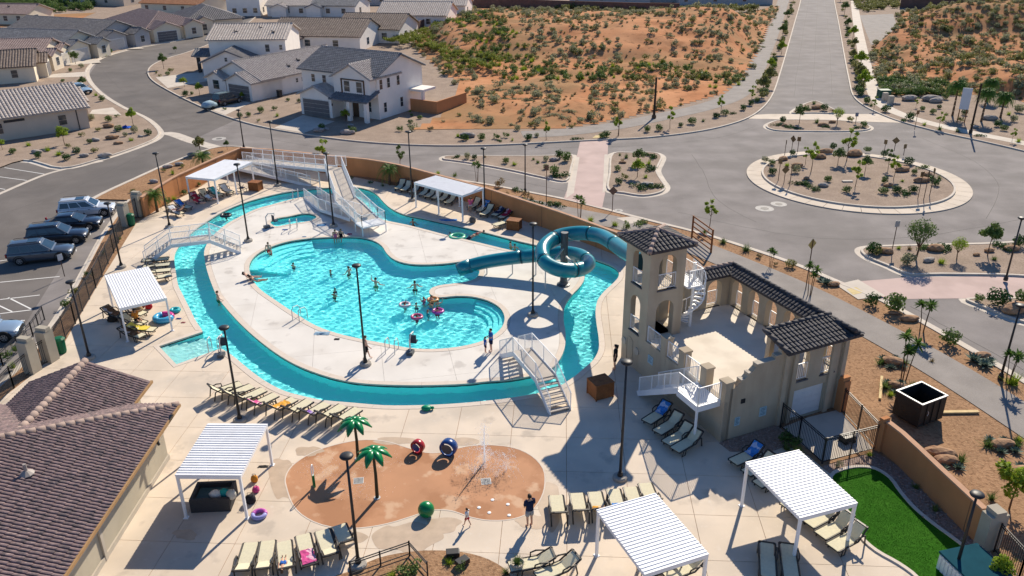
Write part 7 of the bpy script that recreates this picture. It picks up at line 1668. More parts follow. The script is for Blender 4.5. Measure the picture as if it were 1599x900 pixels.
person('swimmer holding the inner edge of the river at left', G(344, 487, -1.0), R(30), 'wade', 1.7, 0, 1, None, 'green')
inpool('swimmer in the far river beside a green float, left one', 734, 373, .5, 'swim', 1.6, skin=1, bottom='navy')
inpool('swimmer in the far river beside a green float, right one', 745, 367, .2, 'swim', 1.6, skin=0, bottom='red')
inpool('swimmer in the far river near the slide, left one', 797, 385, .3, h=1.5, skin=0, depth=DR, bottom='orange')
inpool('swimmer in the far river near the slide, right one', 804, 389, 1.2, h=1.5, skin=1, depth=DR, bottom='red')
inpool('small swimmer low in the far river before the cabana', 703, 367, 2.0, h=1.3, skin=0, depth=DR, bottom='navy')
inpool('bather in the far river seen as a dark shape', 645, 351, 1.2, h=1.6, skin=2, depth=DR, bottom='black')
inpool('swimmer in an inner tube in the left river', 353, 339, .4, h=1.4, skin=2, depth=DR, bottom='black')
person('shirtless sunbather on the corner lounger by the left wall', G(281, 330, .42), R(200) + R(-25), 'recline', 1.75, 0, 1, None, 'navy')
person('woman resting on a lounger under the far left cabana', G(310, 318, .42), R(-20), 'recline', 1.65, 0, 1, 'red', 'navy', True)
person('second person resting under the far left cabana', G(328, 312, .42), R(-20), 'recline', 1.65, 0, 0, 'white', 'grey')
person('child lying on a lounger in the bottom left row', G(442, 884, .42), R(100), 'lie', 1.2, 1, 1, None, 'blue', True)
person('person sitting in the shade of the back cabana', G(735, 322, .42), R(-100), 'sit', 1.65, 1, 0, 'pink', 'white', True)
person('person sitting among bags under the left cabana', G(213, 500, .42), R(-30), 'sit', 1.65, 1, 0, 'orange', 'black', True)
# ================================================================== PROPS
M_wood = overlay(mat('redwood planks', (.26, .10, .035), .7, .2, 3, bump=.3, bscale=30, spec=.2), (.16, .055, .02), 6, .5, .65, fac=.7, world=False, stretch=(1, 1, 6))
M_lumber = mat('raw lumber', (.62, .47, .24), .85, .12, 5); M_binG = mat('green bin plastic', (.005, .11, .05), .5, .1, 3); M_wick = overlay(mat('dark wicker', (.05, .048, .05), .8, .2, 40, bump=.6, bscale=90), (.10, .095, .09), 60, .55, .65, fac=.6, world=False)
# towel boxes
def woodbox(label, px, py, rz, s=(1.05, .85, .9)):
    t = thing('wooden_towel_box', label, 'wooden box', G(px, py), rz); a, b, c = s
    for k in range(6):
        z0 = .04 + (c - .1) * k / 6; z1 = .04 + (c - .1) * (k + 1) / 6 - .008
        for q_ in ((-a / 2, a / 2, -b / 2, -b / 2 + .03), (-a / 2, a / 2, b / 2 - .03, b / 2), (-a / 2, -a / 2 + .03, -b / 2 + .031, b / 2 - .031), (a / 2 - .03, a / 2, -b / 2 + .031, b / 2 - .031)):
            g = MB(); g.b2(*q_, z0, z1); g.obj('plank', M_wood, t)
    for x in (-1, 1):
        for y in (-1, 1): g = MB(); g.box((x * a / 2, y * b / 2, c / 2 - .03), (.07, .07, c - .06)); g.obj('corner_post', M_wood, t)
    for k in range(5): g = MB(); y0 = -b / 2 - .05 + (b + .1) * k / 5; g.b2(-a / 2 - .05, a / 2 + .05, y0 + .004, y0 + (b + .1) / 5 - .004, c - .05, c + .0); g.obj('lid_plank', M_wood, t)
woodbox('redwood towel box in the shade beside the pavilion', 937, 617, R(25), (1.1, 1.0, 1.0)); woodbox('redwood towel box by the back wall near the slide', 803, 358, R(-20)); woodbox('redwood towel box before the access ramp', 400, 297, R(-15))
# green bins
for px, py, lab in ((206, 352, 'green plastic bin beside the far gate pillars'), (97, 551, 'green plastic bin beside the near gate pillars')):
    t = thing('litter_bin', lab, 'bin', G(px, py), wa); g = MB(); g.lathe([(.26, 0), (.3, .1), (.33, .85), (.35, .87), (.35, .92)], n=10); g.obj('body', M_binG, t); g = MB(); g.lathe([(.37, .92), (.37, .97), (.25, 1.08), (.02, 1.1)], n=10); g.obj('lid', M_binG, t)
# dumpster
t = thing('dumpster', 'open black steel dumpster standing in the mulch lot', 'dumpster', G(1431, 652), R(27)); a, b, c = 1.95, 1.6, 1.5; M_dump = overlay(mat('black dumpster steel', (.022, .024, .024), .55, .2, 3, bump=.2, bscale=10), (.10, .05, .03), 4, .62, .72, fac=.7, world=False)
for q_ in ((-a / 2, a / 2, -b / 2, -b / 2 + .05), (-a / 2, a / 2, b / 2 - .05, b / 2), (-a / 2, -a / 2 + .05, -b / 2 + .051, b / 2 - .051), (a / 2 - .05, a / 2, -b / 2 + .051, b / 2 - .051)): g = MB(); g.b2(*q_, .12, c); g.obj('side', M_dump, t)
g = MB(); g.b2(-a / 2 + .05, a / 2 - .05, -b / 2 + .05, b / 2 - .05, .12, .2); g.obj('floor', M_dump, t)
for q_ in ((-a / 2 - .04, a / 2 + .04, -b / 2 - .04, -b / 2 + .06), (-a / 2 - .04, a / 2 + .04, b / 2 - .06, b / 2 + .04), (-a / 2 - .04, -a / 2 + .06, -b / 2 + .061, b / 2 - .061), (a / 2 - .06, a / 2 + .04, -b / 2 + .061, b / 2 - .061)): g = MB(); g.b2(*q_, c + .001, c + .06); g.obj('rim', mat('worn steel rim', (.25, .26, .27), .5, .1, 6, metal=.4), t)
for x in (-.5, 0, .5): g = MB(); g.b2(x - .04, x + .04, -b / 2 - .05, -b / 2, .15, c - .02); g.obj('rib', M_dump, t)
for x in (-.55, .55):
    for y in (-.45, .45): g = MB(); g.tube([(x, y - .03, .07), (x, y + .03, .07)], .07, 8); g.obj('caster', M_tyre, t)
for k in range(7):
    a_ = k * .9; g2_ = None
g = MB(); g.tube([(-.42 + .09 * math.cos(6.283 * k / 14), -b / 2 - .012, .82 + .14 * math.sin(6.283 * k / 14)) for k in range(14)], .014, 5, closed=True); g.obj('painted_mark', M_trimw, t)
# lumber
def board(label, p, q_, w_=.2): a_, b_ = G(*p, .06), G(*q_, .06); g = MB(); c_ = (a_ + b_) / 2; g.bar(a_ - c_, b_ - c_, w_, .09); tag(g.obj('lumber_board', M_lumber, loc=c_), label, 'board')
board('pale lumber board lying left of the dumpster', (1377, 588), (1374, 623), .14); board('pale lumber beam lying right of the dumpster', (1468, 644), (1528, 643), .22)
# wooden frame behind the tower
t = thing('timber_trellis', 'rough wooden ladder frame standing by the path behind the tower', 'wooden frame', G(1098, 405)); o0 = G(1098, 405); p1 = G(1080, 372) - o0; p2 = G(1110, 395) - o0; hh = 2.0
for p_ in (p1, p2): g = MB(); g.bar(p_, p_ + Vector((0, 0, hh)), .13); g.obj('post', M_wood, t)
for k in range(5): g = MB(); z = .25 + k * .42; g.bar(p1 + Vector((0, 0, z)), p2 + Vector((0, 0, z)), .05, .11); g.obj('rail', M_wood, t)
# splash pad toys
M_pg = mat('glossy green', (.0, .19, .05), .3, .08, 3, spec=.5); M_pb = mat('glossy blue', (.01, .05, .20), .3, .08, 3, spec=.5); M_pr = mat('glossy red', (.35, .012, .02), .3, .08, 3, spec=.5)
def metalpalm(label, px, py, top):
    hh = HT((px, py), top); t = thing('spray_palm', label, 'spray palm', G(px, py)); g = MB(); g.tube([(0, 0, 0), (.03, 0, hh * .5), (0, 0, hh)], [.09, .075, .06], 9); g.obj('trunk', mat('dark trunk paint', (.03, .035, .02), .5), t); g = MB(); g.lathe([(.16, 0), (.16, .04), (.02, .05)], n=10); g.obj('base_plate', M_pipe, t)
    for k in range(7):
        a_ = 6.283 * k / 7; d = Vector((math.cos(a_), math.sin(a_), 0)); sd = Vector((-d.y, d.x, 0)); P = []; W_ = (.03, .17, .2, .15, .02); g = MB()
        for i in range(5):
            s = i / 4; c_ = Vector((0, 0, hh + .02)) + d * .85 * s + Vector((0, 0, .22 * s - .62 * s * s)); P += [c_ - sd * W_[i] - Vector((0, 0, .05)), c_, c_ + sd * W_[i] - Vector((0, 0, .05))]
        g.add(P, [(i * 3 + j, i * 3 + j + 1, i * 3 + j + 4, i * 3 + j + 3) for i in range(4) for j in range(2)]); o = g.obj('frond', M_pg, t, shade=True); o.modifiers.new('s', 'SOLIDIFY').thickness = .025
metalpalm('green metal spray palm at the back of the splash pad', 559, 717, (551, 657)); metalpalm('green metal spray palm in the middle of the splash pad', 589, 778, (583, 703))
def barrel(label, px, py, m, rz, s=.42):
    t = thing('spray_barrel', label, 'spray toy', G(px, py), rz); g = MB(); n = 20
    prof = [(-.34, .8), (-.3, .95), (0, 1.0), (.3, .95), (.34, .8)]; vs = [(x * s * 1.6, s * r_ * math.cos(6.283 * k / n), s + s * r_ * math.sin(6.283 * k / n)) for x, r_ in prof for k in range(n)]
    g.add(vs, [(i * n + k, i * n + (k + 1) % n, (i + 1) * n + (k + 1) % n, (i + 1) * n + k) for i in range(4) for k in range(n)]); o = g.obj('shell', m, t, shade=True, fixn=True); o.modifiers.new('s', 'SOLIDIFY').thickness = .05
    g = MB(); g.tube([(.3 * s * 1.6, 0, s), (.33 * s * 1.6, 0, s)], s * .62, 16); g.obj('hub', M_pb if m is M_pr else M_steelg, t)
    g = MB(); g.b2(-.2, .2, -.18, .18, 0, .1); g.obj('foot', m, t)
barrel('red and blue spray barrel at the back of the splash pad', 653, 706, M_pr, R(-120), .36); barrel('large blue spray barrel at the back of the splash pad', 701, 710, M_pb, R(-110), .45)
g = MB(); g.sphere((0, 0, .34), .38, 16, 10); tag(g.obj('spray_ball', M_pg, shade=True, loc=G(666, 805)), 'glossy green ball at the front edge of the splash pad', 'ball')
t = thing('spray_hoop', 'white hoop on a green stem at the left of the splash pad', 'spray hoop', G(491, 761)); g = MB(); g.tube([(0, 0, 0), (0, 0, .7)], .07, 8); g.obj('stem', M_pg, t); g = MB(); g.tube([(.0, .17 * math.cos(6.283 * k / 18), 1.0 + .3 * math.sin(6.283 * k / 18)) for k in range(18)], .025, 6, closed=True); g.obj('hoop', M_railw, t)
for px, py, lab in ((560, 751, 'left'), (759, 752, 'right')):
    t = thing('floor_drain', 'square dark drain grate in the %s half of the splash pad' % lab, 'drain', G(px, py), R(8)); g = MB(); g.b2(-.24, .24, -.24, .24, .005, .012); g.obj('frame', M_pipe, t)
    for k in range(7): g = MB(); g.b2(-.2 + k * .06, -.17 + k * .06, -.2, .2, .012, .018); g.obj('slat', M_black, t)
for i, (px, py) in enumerate(((769, 781), (748, 793), (764, 801), (793, 788), (795, 805))):
    g = MB(); g.lathe([(.085, 0), (.085, .02), (.02, .03)], n=12); tag(g.obj('ground_jet', M_railw, loc=G(px, py, .004)), 'white round water jet nozzle in the splash pad', 'nozzle', 'splash pad nozzles')
# water spray: real droplets and jets
M_spray = leafmat('spray water', (.93, .95, .97), (.97, .98, 1.0), .6); sr_ = random.Random(8); g = MB()
def drop(p, r): g.add([(p[0] + r, p[1], p[2]), (p[0] - r, p[1], p[2]), (p[0], p[1] + r, p[2]), (p[0], p[1] - r, p[2]), (p[0], p[1], p[2] + r * 1.4), (p[0], p[1], p[2] - r * 1.4)], [(0, 2, 4), (2, 1, 4), (1, 3, 4), (3, 0, 4), (2, 0, 5), (1, 2, 5), (3, 1, 5), (0, 3, 5)])
j = G(757, 722); g.tube([j, j + Vector((0, 0, 1.6)), j + Vector((.02, 0, 2.3))], [.045, .03, .008], 8)
for k in range(160): u = sr_.random(); drop(j + Vector((sr_.gauss(0, .05 + .12 * u), sr_.gauss(0, .05 + .1 * u), 2.4 * u)), sr_.uniform(.010, .024))
for ox, oy in ((757, 722), (757, 728), (790, 735), (775, 745), (740, 740)):
    c_ = G(ox, oy)
    for k in range(16):
        a_ = sr_.uniform(0, 6.283); R_ = sr_.uniform(.5, 1.5); hh = sr_.uniform(.5, 1.3)
        for i in range(26):
            u = i / 26; drop(c_ + Vector((math.cos(a_) * R_ * u, math.sin(a_) * R_ * u, 4 * hh * u * (1 - u))) + Vector((sr_.gauss(0, .025), sr_.gauss(0, .025), sr_.gauss(0, .025))), sr_.uniform(.007, .017))
for ox, oy in ((500, 735), (590, 730), (520, 755), (560, 770)):
    c_ = G(ox, oy)
    for k in range(150): drop(c_ + Vector((sr_.gauss(0, .6), sr_.gauss(0, .45), abs(sr_.gauss(0, .35)))), sr_.uniform(.007, .014))
tag(stuff(g.obj('water_spray', M_spray)), 'white water spray rising and falling over the splash pad', 'spray')
# wet patches round the pad
M_wet = mat('wet concrete', (.47, .36, .26), .5, .1, 2, spec=.3, world=True)
wr = random.Random(2)
for i, (px, py, rx, ry) in enumerate(((440, 745, 22, 40), (640, 840, 60, 26), (860, 790, 20, 40), (540, 838, 40, 12), (690, 822, 34, 16), (835, 815, 30, 14), (615, 688, 40, 7), (290, 835, 22, 10), (480, 705, 26, 9), (720, 690, 30, 7))):
    pts = [(px + rx * math.cos(a_) * wr.uniform(.65, 1.1), py + ry * math.sin(a_) * wr.uniform(.65, 1.1)) for a_ in np.linspace(0, 6.283, 14)[:-1]]
    P_ = [p for p in GS(pts, 4)]; g = MB(); g.sheet(P_, .0035 + .0002 * i); struct(g.obj('wet_patch', M_wet))
# pool lifts and grab rails
def lift(label, px, py, rz):
    t = thing('pool_lift', label, 'pool lift', G(px, py), rz); g = MB(); g.tube([(0, 0, 0), (0, 0, 1.0), (.25, 0, 1.25), (.8, 0, 1.15)], .05, 8); g.obj('mast', M_pipe, t); g = MB(); g.b2(.62, 1.02, -.22, .22, .42, .5); g.b2(.62, .68, -.22, .22, .5, 1.0); g.obj('seat', mat('navy lift seat', (.02, .035, .06), .6), t); g = MB(); g.b2(-.25, .25, -.2, .2, 0, .22); g.obj('base', M_steelg, t); g = MB(); g.bar((.8, 0, 1.15), (.8, 0, .95), .04); g.obj('hanger', M_pipe, t)
lift('pool lift with dark seat by the river entry', 346, 557, R(95)); lift('pool lift beside the small spa pool', 417, 356, R(40)); lift('pool lift at the near edge of the main pool', 641, 553, R(80))
def grab(label, px, py, rz, w_=.6):
    t = thing('grab_rail', label, 'grab rail', G(px, py), rz)
    for y in (-w_ / 2, w_ / 2): g = MB(); g.tube([(-.35, y, 0), (-.35, y, .75), (-.2, y, .9), (.25, y, .85), (.45, y, .55), (.45, y, -.1)], .028, 7); g.obj('rail', M_pipe, t)
grab('white grab rails at the near edge of the main pool', 612, 549, R(80)); grab('grab rails at the river entry steps', 336, 547, R(95)); grab('grab rails at the near left edge of the main pool', 468, 498, R(60)); grab('grab rails at the spa pool', 459, 358, R(100)); grab('grab rails between river and spa', 462, 310, R(-80), .5)
# wicker sofa under the clubhouse cabana and things on it
t = thing('wicker_sofa', 'dark wicker daybed full of bags under the clubhouse cabana', 'sofa', G(336, 785), R(3)); g = MB(); g.b2(-.85, .85, -.55, .55, .08, .38); g.obj('base', M_wick, t)
for q_ in ((-.9, .9, -.68, -.55, 0, .72), (-.9, .9, .55, .68, 0, .72), (-.9, -.78, -.549, .549, 0, .72), (.78, .9, -.549, .549, 0, .72)): g = MB(); g.b2(*q_); g.obj('side', M_wick, t)
g = MB(); g.b2(-.76, .76, -.53, .53, .381, .5); g.obj('cushion', mat('slate cushion', (.03, .07, .09), .9), t, bevel=.04)
def lump(label, px, py, z, s, col, cat='bag', nm='beach_bag', rz=0):
    r_ = random.Random(px * 7 + py); g = MB(); n = 10
    prof = [(.75, 0), (1, .2), (1.02, .5), (.8, .85), (.3, 1.0), (.02, 1.0)]; vs = []
    for r0, zz in prof:
        for k in range(n): th_ = 6.283 * k / n; w_ = r0 * (1 + r_.uniform(-.1, .1)); vs.append((s[0] / 2 * w_ * math.cos(th_), s[1] / 2 * w_ * math.sin(th_), s[2] * zz * (1 + r_.uniform(-.05, .05))))
    g.add(vs, [(i * n + k, i * n + (k + 1) % n, (i + 1) * n + (k + 1) % n, (i + 1) * n + k) for i in range(5) for k in range(n)])
    t = thing(nm, label, cat, G(px, py, z), rz); g.obj('bag_body', mat('fabric %s' % str(col), col, .85, .15, 6, bump=.3, bscale=30), t, shade=True); g = MB(); g.tube([(s[0] * .28, 0, s[2] * .8), (s[0] * .2, 0, s[2] * 1.25), (-s[0] * .2, 0, s[2] * 1.25), (-s[0] * .28, 0, s[2] * .8)], .015, 5); g.obj('handle', M_frame, t); return t
lump('turquoise beach bag on the wicker daybed', 352, 775, .5, (.5, .35, .4), (.02, .3, .28)); lump('white bag on the wicker daybed', 338, 776, .5, (.6, .4, .35), (.6, .6, .58)); lump('pale bag at the right end of the wicker daybed', 362, 778, .5, (.45, .4, .45), (.5, .48, .42))
lump('black bag on the deck right of the wicker daybed', 392, 785, 0, (.5, .4, .45), (.02, .02, .025)); lump('orange bag at the edge of the splash pad by the cabana', 398, 752, 0, (.35, .3, .35), (.6, .25, .03)); lump('pink bag beside the wicker daybed', 400, 768, 0, (.35, .3, .3), (.6, .08, .25)); lump('dark backpack between the back cabana and the river', 738, 348, 0, (.6, .45, .55), (.12, .11, .1))
lump('red cooler bag under the left cabana', 233, 482, 0, (.5, .4, .4), (.4, .02, .03)); lump('brown straw bag under the left cabana', 216, 490, 0, (.8, .6, .6), (.3, .2, .1)); lump('dark bag behind the left cabana', 176, 502, 0, (.7, .5, .4), (.03, .025, .02)); lump('dark red bag under the left cabana back', 222, 480, 0, (.5, .4, .4), (.2, .05, .05))
lump('orange striped bag on the shaded lounger by the pavilion', 1245, 716, 0, (.3, .25, .25), (.5, .3, .05))
# pool toys
def ring(label, px, py, R_, r_, cols, z=0, cat='inflatable', rx=0):
    t = thing('inflatable_ring', label, cat, G(px, py, z)); n = 24; k = len(cols)
    for c_ in range(k):
        g = MB(); g.tube([(R_ * math.cos(6.283 * (c_ * n / k + i) / n), R_ * math.sin(6.283 * (c_ * n / k + i) / n), r_) for i in range(n // k + 1)], r_, 12); g.obj('tube', mat('vinyl %s' % str(cols[c_]), cols[c_], .3, .05, 3, spec=.5), t, shade=True)
ring('big pink and blue inflatable ring beside the left cabana', 256, 500, .52, .2, [(.6, .04, .25), (.05, .35, .6), (.05, .35, .6)]); ring('small turquoise inflatable ring beside the left cabana', 274, 487, .25, .13, [(.02, .4, .45)]); ring('pink and purple inflatable on the deck by the splash pad', 405, 806, .28, .1, [(.5, .1, .4), (.3, .3, .6)])
ring('dark tube carrying a swimmer in the left river', 353, 339, .4, .14, [(.03, .03, .035)], ZW - .1); ring('green inflatable float in the far river', 714, 373, .6, .16, [(.1, .5, .3)], ZW - .1)
for px_, py_, cs_ in ((632, 478, [(.6, .5, .55)]), (651, 497, [(.55, .08, .2)]), (684, 488, [(.5, .06, .35)]), (676, 470, [(.6, .3, .1)])): ring('small %s swim ring round a bather in the crowded group' % {632: 'pale', 651: 'red', 684: 'magenta', 676: 'orange'}[px_], px_, py_, .34, .1, cs_, ZW - .04)
for px, py, c_, lab in ((666, 640, (.0, .25, .12), 'green toy turtle float on the deck below the river'),):
    t = thing('pool_float', lab, 'float', G(px, py)); g = MB(); g.sphere((0, 0, .12), .3, 12, 6, (1, .8, .45)); g.obj('shell', mat('float green', c_, .4), t, shade=True); g = MB(); g.sphere((.34, 0, .12), .1, 8, 5); g.obj('head', MATS['float green'], t, shade=True)
def pile(label, px, py, s, col, cat='towel', nm='crumpled_towel'):
    r_ = random.Random(px); n = 9; g = MB(); vs = [((i / (n - 1) - .5) * s[0] + r_.uniform(-.03, .03), (j_ / (n - 1) - .5) * s[1] + r_.uniform(-.03, .03), r_.uniform(.01, s[2]) * (1 - .7 * max(abs(i - 4), abs(j_ - 4)) / 4)) for i in range(n) for j_ in range(n)]
    g.add(vs, [(i * n + j_, (i + 1) * n + j_, (i + 1) * n + j_ + 1, i * n + j_ + 1) for i in range(n - 1) for j_ in range(n - 1)]); o = g.obj(nm, mat('cloth pile %s' % str(col), col, .95, .2, 5, bump=.3, bscale=40), loc=G(px, py), shade=True); tag(o, label, cat)
pile('blue and white towel dropped on the island deck', 503, 521, (1.0, .45, .14), (.25, .38, .5)); pile('dark sandals and cloth on the island deck', 526, 530, (.35, .25, .08), (.03, .03, .03)); pile('blue cloth on the deck beside the spa', 445, 359, (.5, .3, .06), (.06, .12, .3)); pile('blue mat on the deck under the ramp', 502, 352, (.8, .5, .05), (.1, .25, .45)); pile('pink towel on the pool edge by the sitting pair', 546, 366, (.4, .3, .1), (.4, .03, .12)); pile('blue towel beside the far river before the cabana', 700, 344, (1.6, .5, .05), (.05, .2, .5)); pile('blue sandals near the inflatable ring', 279, 498, (.35, .2, .08), (.02, .06, .2)); pile('dark items dropped at the cabana post', 411, 729, (.5, .2, .07), (.03, .03, .03)); pile('blue cloth on the deck below the spa', 475, 370, (.35, .2, .05), (.1, .2, .35)); pile('red cloth on the deck under the far left cabana', 294, 323, (.5, .4, .12), (.4, .05, .05)); pile('green patterned towel on the left cabana deck', 286, 504, (.3, .2, .06), (.3, .1, .1))
# planter and black speakers at the bottom bed
t = thing('planter_pot', 'pale pot with a spiky plant at the bottom centre', 'planter', G(808, 893)); g = MB(); g.lathe([(.2, 0), (.28, .5), (.3, .52), (.26, .52), (.24, .45), (.02, .44)], n=14); g.obj('pot', M_stone, t, shade=True); link('plant', BP[('tuft', 'green')][0][0], t, (0, 0, .45), sc=(.6, .6, .8))
for px, py, rz, lab in ((707, 869, .1, 'upright'), (722, 882, .7, 'tilted')):
    t = thing('rock_speaker', 'black box uplight in the brown bed, ' + lab + ' one', 'uplight', G(px, py), rz); g = MB(); g.b2(-.28, .28, -.18, .18, .05, .3); g.obj('case', M_black, t, bevel=.02); g = MB(); g.b2(.281, .3, -.14, .14, .09, .26); g.obj('lens', M_steelg, t); g = MB(); g.b2(-.05, .05, -.05, .05, 0, .05); g.obj('stake', M_black, t)
fence('black hand rail arching over the brown bed', [(548, 900), (640, 868), (668, 900)], .75, 9, 1.6, cat='hand rail', name='hand_rail')
# pole side cabinet bottom right
t = thing('spa_cabinet', 'white slatted cabinet with dark blue cover in the bottom right corner', 'cabinet', G(1515, 905), ang((1420, 740), (1532, 840))); g = MB(); g.b2(-.9, .9, -.9, .9, 0, .8); g.obj('body', M_railw, t, bevel=.06); g = MB(); g.b2(-.95, .95, -.95, .95, .801, .9); g.obj('cover', mat('teal cover', (.01, .06, .085), .9, spec=.05), t, bevel=.03)
for k in range(9): g = MB(); x = -.8 + k * .2; g.b2(x - .07, x + .07, -.94, -.9, .05, .75); g.obj('slat', M_railw, t)
# service yard cart
t = thing('small_cart', 'small black cart standing in the service yard', 'cart', G(1322, 690), R(20)); g = MB(); g.b2(-.35, .35, -.25, .25, .15, .4); g.obj('tub', M_black, t, bevel=.03)
for x in (-.25, .25): g = MB(); g.tube([(x, -.27, .1), (x, .27, .1)], .1, 10); g.obj('wheel', M_tyre, t)
# road signs
def sign(label, base, top, kind='diamond', rz=0, col=(.42, .34, .12), zb=0):
    hh = max(1.2, HT(base, top, zb)); t = thing('road_sign', label, 'sign', G(*base, zb), rz); g = MB(); g.tube([(0, 0, 0), (0, 0, hh)], .035, 6); g.obj('post', mat('sign post brown', (.10, .06, .045), .7), t); g = MB()
    if kind == 'diamond': s = .42; g.add([(-.02, 0, hh - 2 * s + .05), (-.02, s, hh - s + .05), (-.02, 0, hh + .05), (-.02, -s, hh - s + .05)], [(0, 1, 2, 3)])
    else: g.add([(-.02, -.2, hh - .5), (-.02, .2, hh - .5), (-.02, .2, hh), (-.02, -.2, hh)], [(0, 1, 2, 3)])
    o = g.obj('sign_plate', mat('sign back %s' % str(col), col, .5, .1, 3, metal=.2), t); o.modifiers.new('s', 'SOLIDIFY').thickness = .015; return t
sign('diamond road sign with small plate beside the pool path', (1258, 452), (1271, 374), 'diamond', R(-60)); sign('tan diamond sign on the kerb at the street mouth', (313, 238), (311, 212), 'diamond', R(-70), (.30, .20, .12))
sign('thin sign pole at the tip of the east median', (1393, 391), (1402, 345), 'plate', R(100), (.4, .42, .45)); sign('brown sign pole on the west median', (853, 320), (853, 258), 'plate', R(90), (.12, .08, .06)); sign('brown sign pole by the crossing ramp', (956, 330), (953, 292), 'diamond', R(90), (.14, .1, .08)); sign('white accessible parking sign by the nearest SUV', (101, 432), (88, 398), 'plate', R(150), (.6, .6, .62))
sign('sign pole with blue base on the east road', (1428, 203), (1430, 172), 'plate', R(100), (.25, .13, .06)); sign('small sign on the splitter island', (1336, 192), (1338, 176), 'plate', R(80), (.2, .22, .28)); sign('thin sign pole on the north verge left of the utility pole', (966, 213), (966, 178), 'plate', R(90), (.3, .22, .1))
q = lambda x, y: (1140 + x * 400 / 1599, 140 + y * 400 / 1599)
for i, (b, tp) in enumerate((((300, 570), (312, 435)), ((335, 590), (345, 480)), ((372, 600), (382, 465)), ((340, 412), (346, 315)), ((382, 396), (388, 290)), ((420, 392), (436, 298)), ((1172, 680), (1202, 515)), ((1208, 690), (1236, 505)), ((1245, 665), (1275, 492)), ((960, 400), (972, 315)), ((1024, 385), (1036, 300)), ((1082, 412), (1093, 342)))):
    sign('brown post with a small arrow sign on the roundabout rim', q(*b), q(*tp), 'diamond' if i % 3 == 1 else 'plate', R(60 + i * 37), (.20, .14, .07), .03)
# utility pole, cabinets, sign board
t = thing('utility_pole', 'tall dark wooden utility pole on the north verge', 'utility pole', G(1021, 185)); hh = HT((1021, 185), (1026, 121)); g = MB(); g.tube([(0, 0, 0), (0, 0, hh)], [.17, .12], 8); g.obj('pole', mat('creosote pole', (.045, .03, .022), .9), t); g = MB(); g.bar((-.1, 0, hh - .1), (.9, 0, hh - .05), .08); g.obj('arm', M_black, t)
g = MB(); g.lathe([(.3, 0), (.3, .35), (.2, .5), (.02, .5)], n=8); g.obj('base_collar', M_bark, t)
t = thing('utility_pole', 'tall dark pole beside the fan palms at the right', 'utility pole', G(1515, 209)); hh = HT((1515, 209), (1527, 130)); g = MB(); g.tube([(0, 0, 0), (0, 0, hh)], [.13, .1], 8); g.obj('pole', MATS['creosote pole'], t); g = MB(); g.lathe([(.22, 0), (.22, .5), (.02, .6)], n=8); g.obj('base_collar', M_black, t)
for px, py, s, m_, lab in ((1379, 153, (1.6, 1.3, 1.2), mat('transformer green', (.03, .09, .06), .6), 'dark green transformer cabinet east of the avenue'), (1381, 158, (.7, .6, 1.2), M_stone, 'beige utility cabinet before the transformer, left one'), (1390, 163, (.7, .6, 1.2), M_stone, 'beige utility cabinet before the transformer, right one')):
    t = thing('utility_cabinet', lab, 'cabinet', G(px, py)); g = MB(); g.b2(-s[0] / 2, s[0] / 2, -s[1] / 2, s[1] / 2, .1, s[2]); g.obj('cabinet_body', m_, t, bevel=.04); g = MB(); g.b2(-s[0] / 2 - .1, s[0] / 2 + .1, -s[1] / 2 - .1, s[1] / 2 + .1, 0, .1); g.obj('plinth', M_conc, t); g = MB(); g.b2(-s[0] * .42, s[0] * .42, -s[1] / 2 - .02, -s[1] / 2, .25, s[2] - .15); g.obj('door', m_, t)
t = thing('sign_board', 'tall white sign board on two legs among the fan palms', 'sign board', G(1500, 192), R(-25)); hh = HT((1500, 192), (1502, 137)); g = MB(); g.b2(-.55, .55, -.04, .04, hh - 2.7, hh); g.obj('panel', mat('blank board', (.58, .6, .64), .6, .04, 2), t)
for x in (-.42, .42): g = MB(); g.b2(x - .06, x + .06, .041, .14, 0, hh - .3); g.obj('leg', M_wood, t)
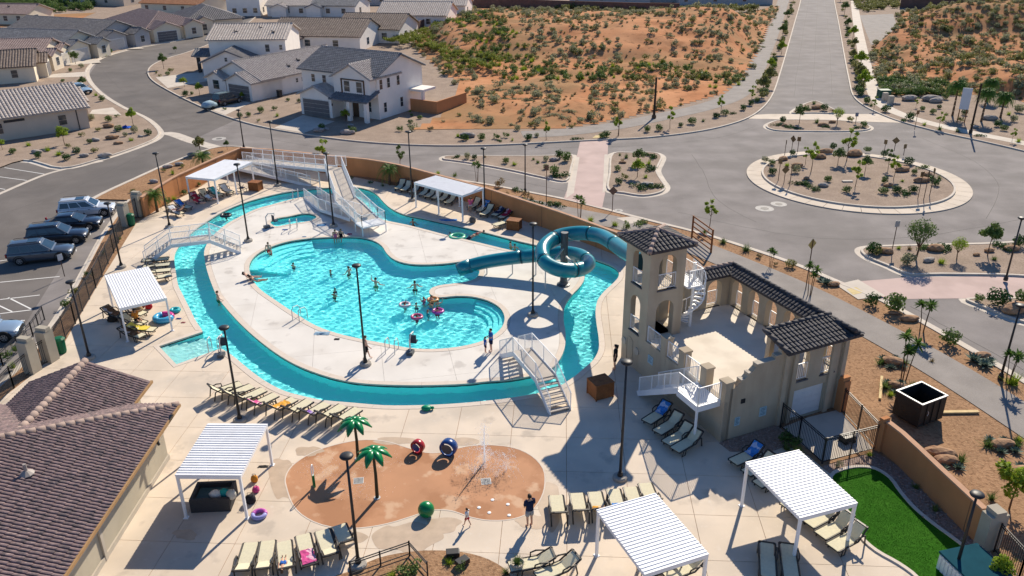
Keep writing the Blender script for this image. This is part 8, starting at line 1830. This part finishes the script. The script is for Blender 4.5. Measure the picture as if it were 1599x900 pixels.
# blue thing in the yard, air conditioner bins
pile('bright blue tarp heap in the left front yard', 197, 200, (1.2, .9, .5), (.02, .10, .5), 'tarp', 'tarp_heap')
t = thing('wheelie_bin', 'dark wheelie bin against the striped roof house', 'bin', G(437, 152), R(57)); g = MB(); g.box((0, 0, .5), (.55, .6, 1.0)); g.obj('body', M_black, t); g = MB(); g.box((0, 0, 1.04), (.6, .66, .07)); g.obj('lid', M_black, t)
t = thing('stroller', 'folding pushchair by the far left cabana post', 'pushchair', G(378, 300)); g = MB(); g.tube([(.35, 0, .5), (0, 0, .3), (-.3, 0, .9)], .03, 6); g.tube([(-.3, 0, .3), (.3, 0, .75)], .03, 6); g.obj('chassis', M_steelg, t)
for x in (-.3, .3): g = MB(); g.tube([(x + .2 * math.cos(6.283 * k / 12), 0, .22 + .2 * math.sin(6.283 * k / 12)) for k in range(12)], .03, 5, closed=True); g.obj('wheel', M_tyre, t)
g = MB(); g.b2(-.2, .2, -.18, .18, .4, .5); g.obj('seat', cmat('navy'), t, bevel=.03)

# ------------------------------------------------------------------ tell look-alikes apart by their order across the view
def ordw(n):
    b = ORD + ['fifteenth', 'sixteenth', 'seventeenth', 'eighteenth', 'nineteenth']
    if n < 19: return b[n]
    t = (n + 1) // 10; u = (n + 1) % 10; tens = {2: 'twent', 3: 'thirt', 4: 'fort', 5: 'fift', 6: 'sixt'}[t]
    return tens + 'ieth' if u == 0 else tens + 'y ' + b[u - 1]
def px_of(o):
    v = o.location - cam.location; d = cam.matrix_world.to_3x3().transposed() @ v
    return 799.5 + FPX * d.x / -d.z
_by = {}
for o in list(SC.objects):
    if o.parent is None and 'label' in o and o.get('kind') != 'stuff': _by.setdefault(o['label'], []).append(o)
for lab, L_ in _by.items():
    if len(L_) < 2 or L_[0].name.startswith('desert_bush') or len(L_) > 60: continue
    L_.sort(key=px_of)
    for i, o in enumerate(L_):
        o['label'] = '%s %s, from the left' % (ordw(i), lab) if len(lab.split()) <= 11 else '%s %s' % (ordw(i), lab)
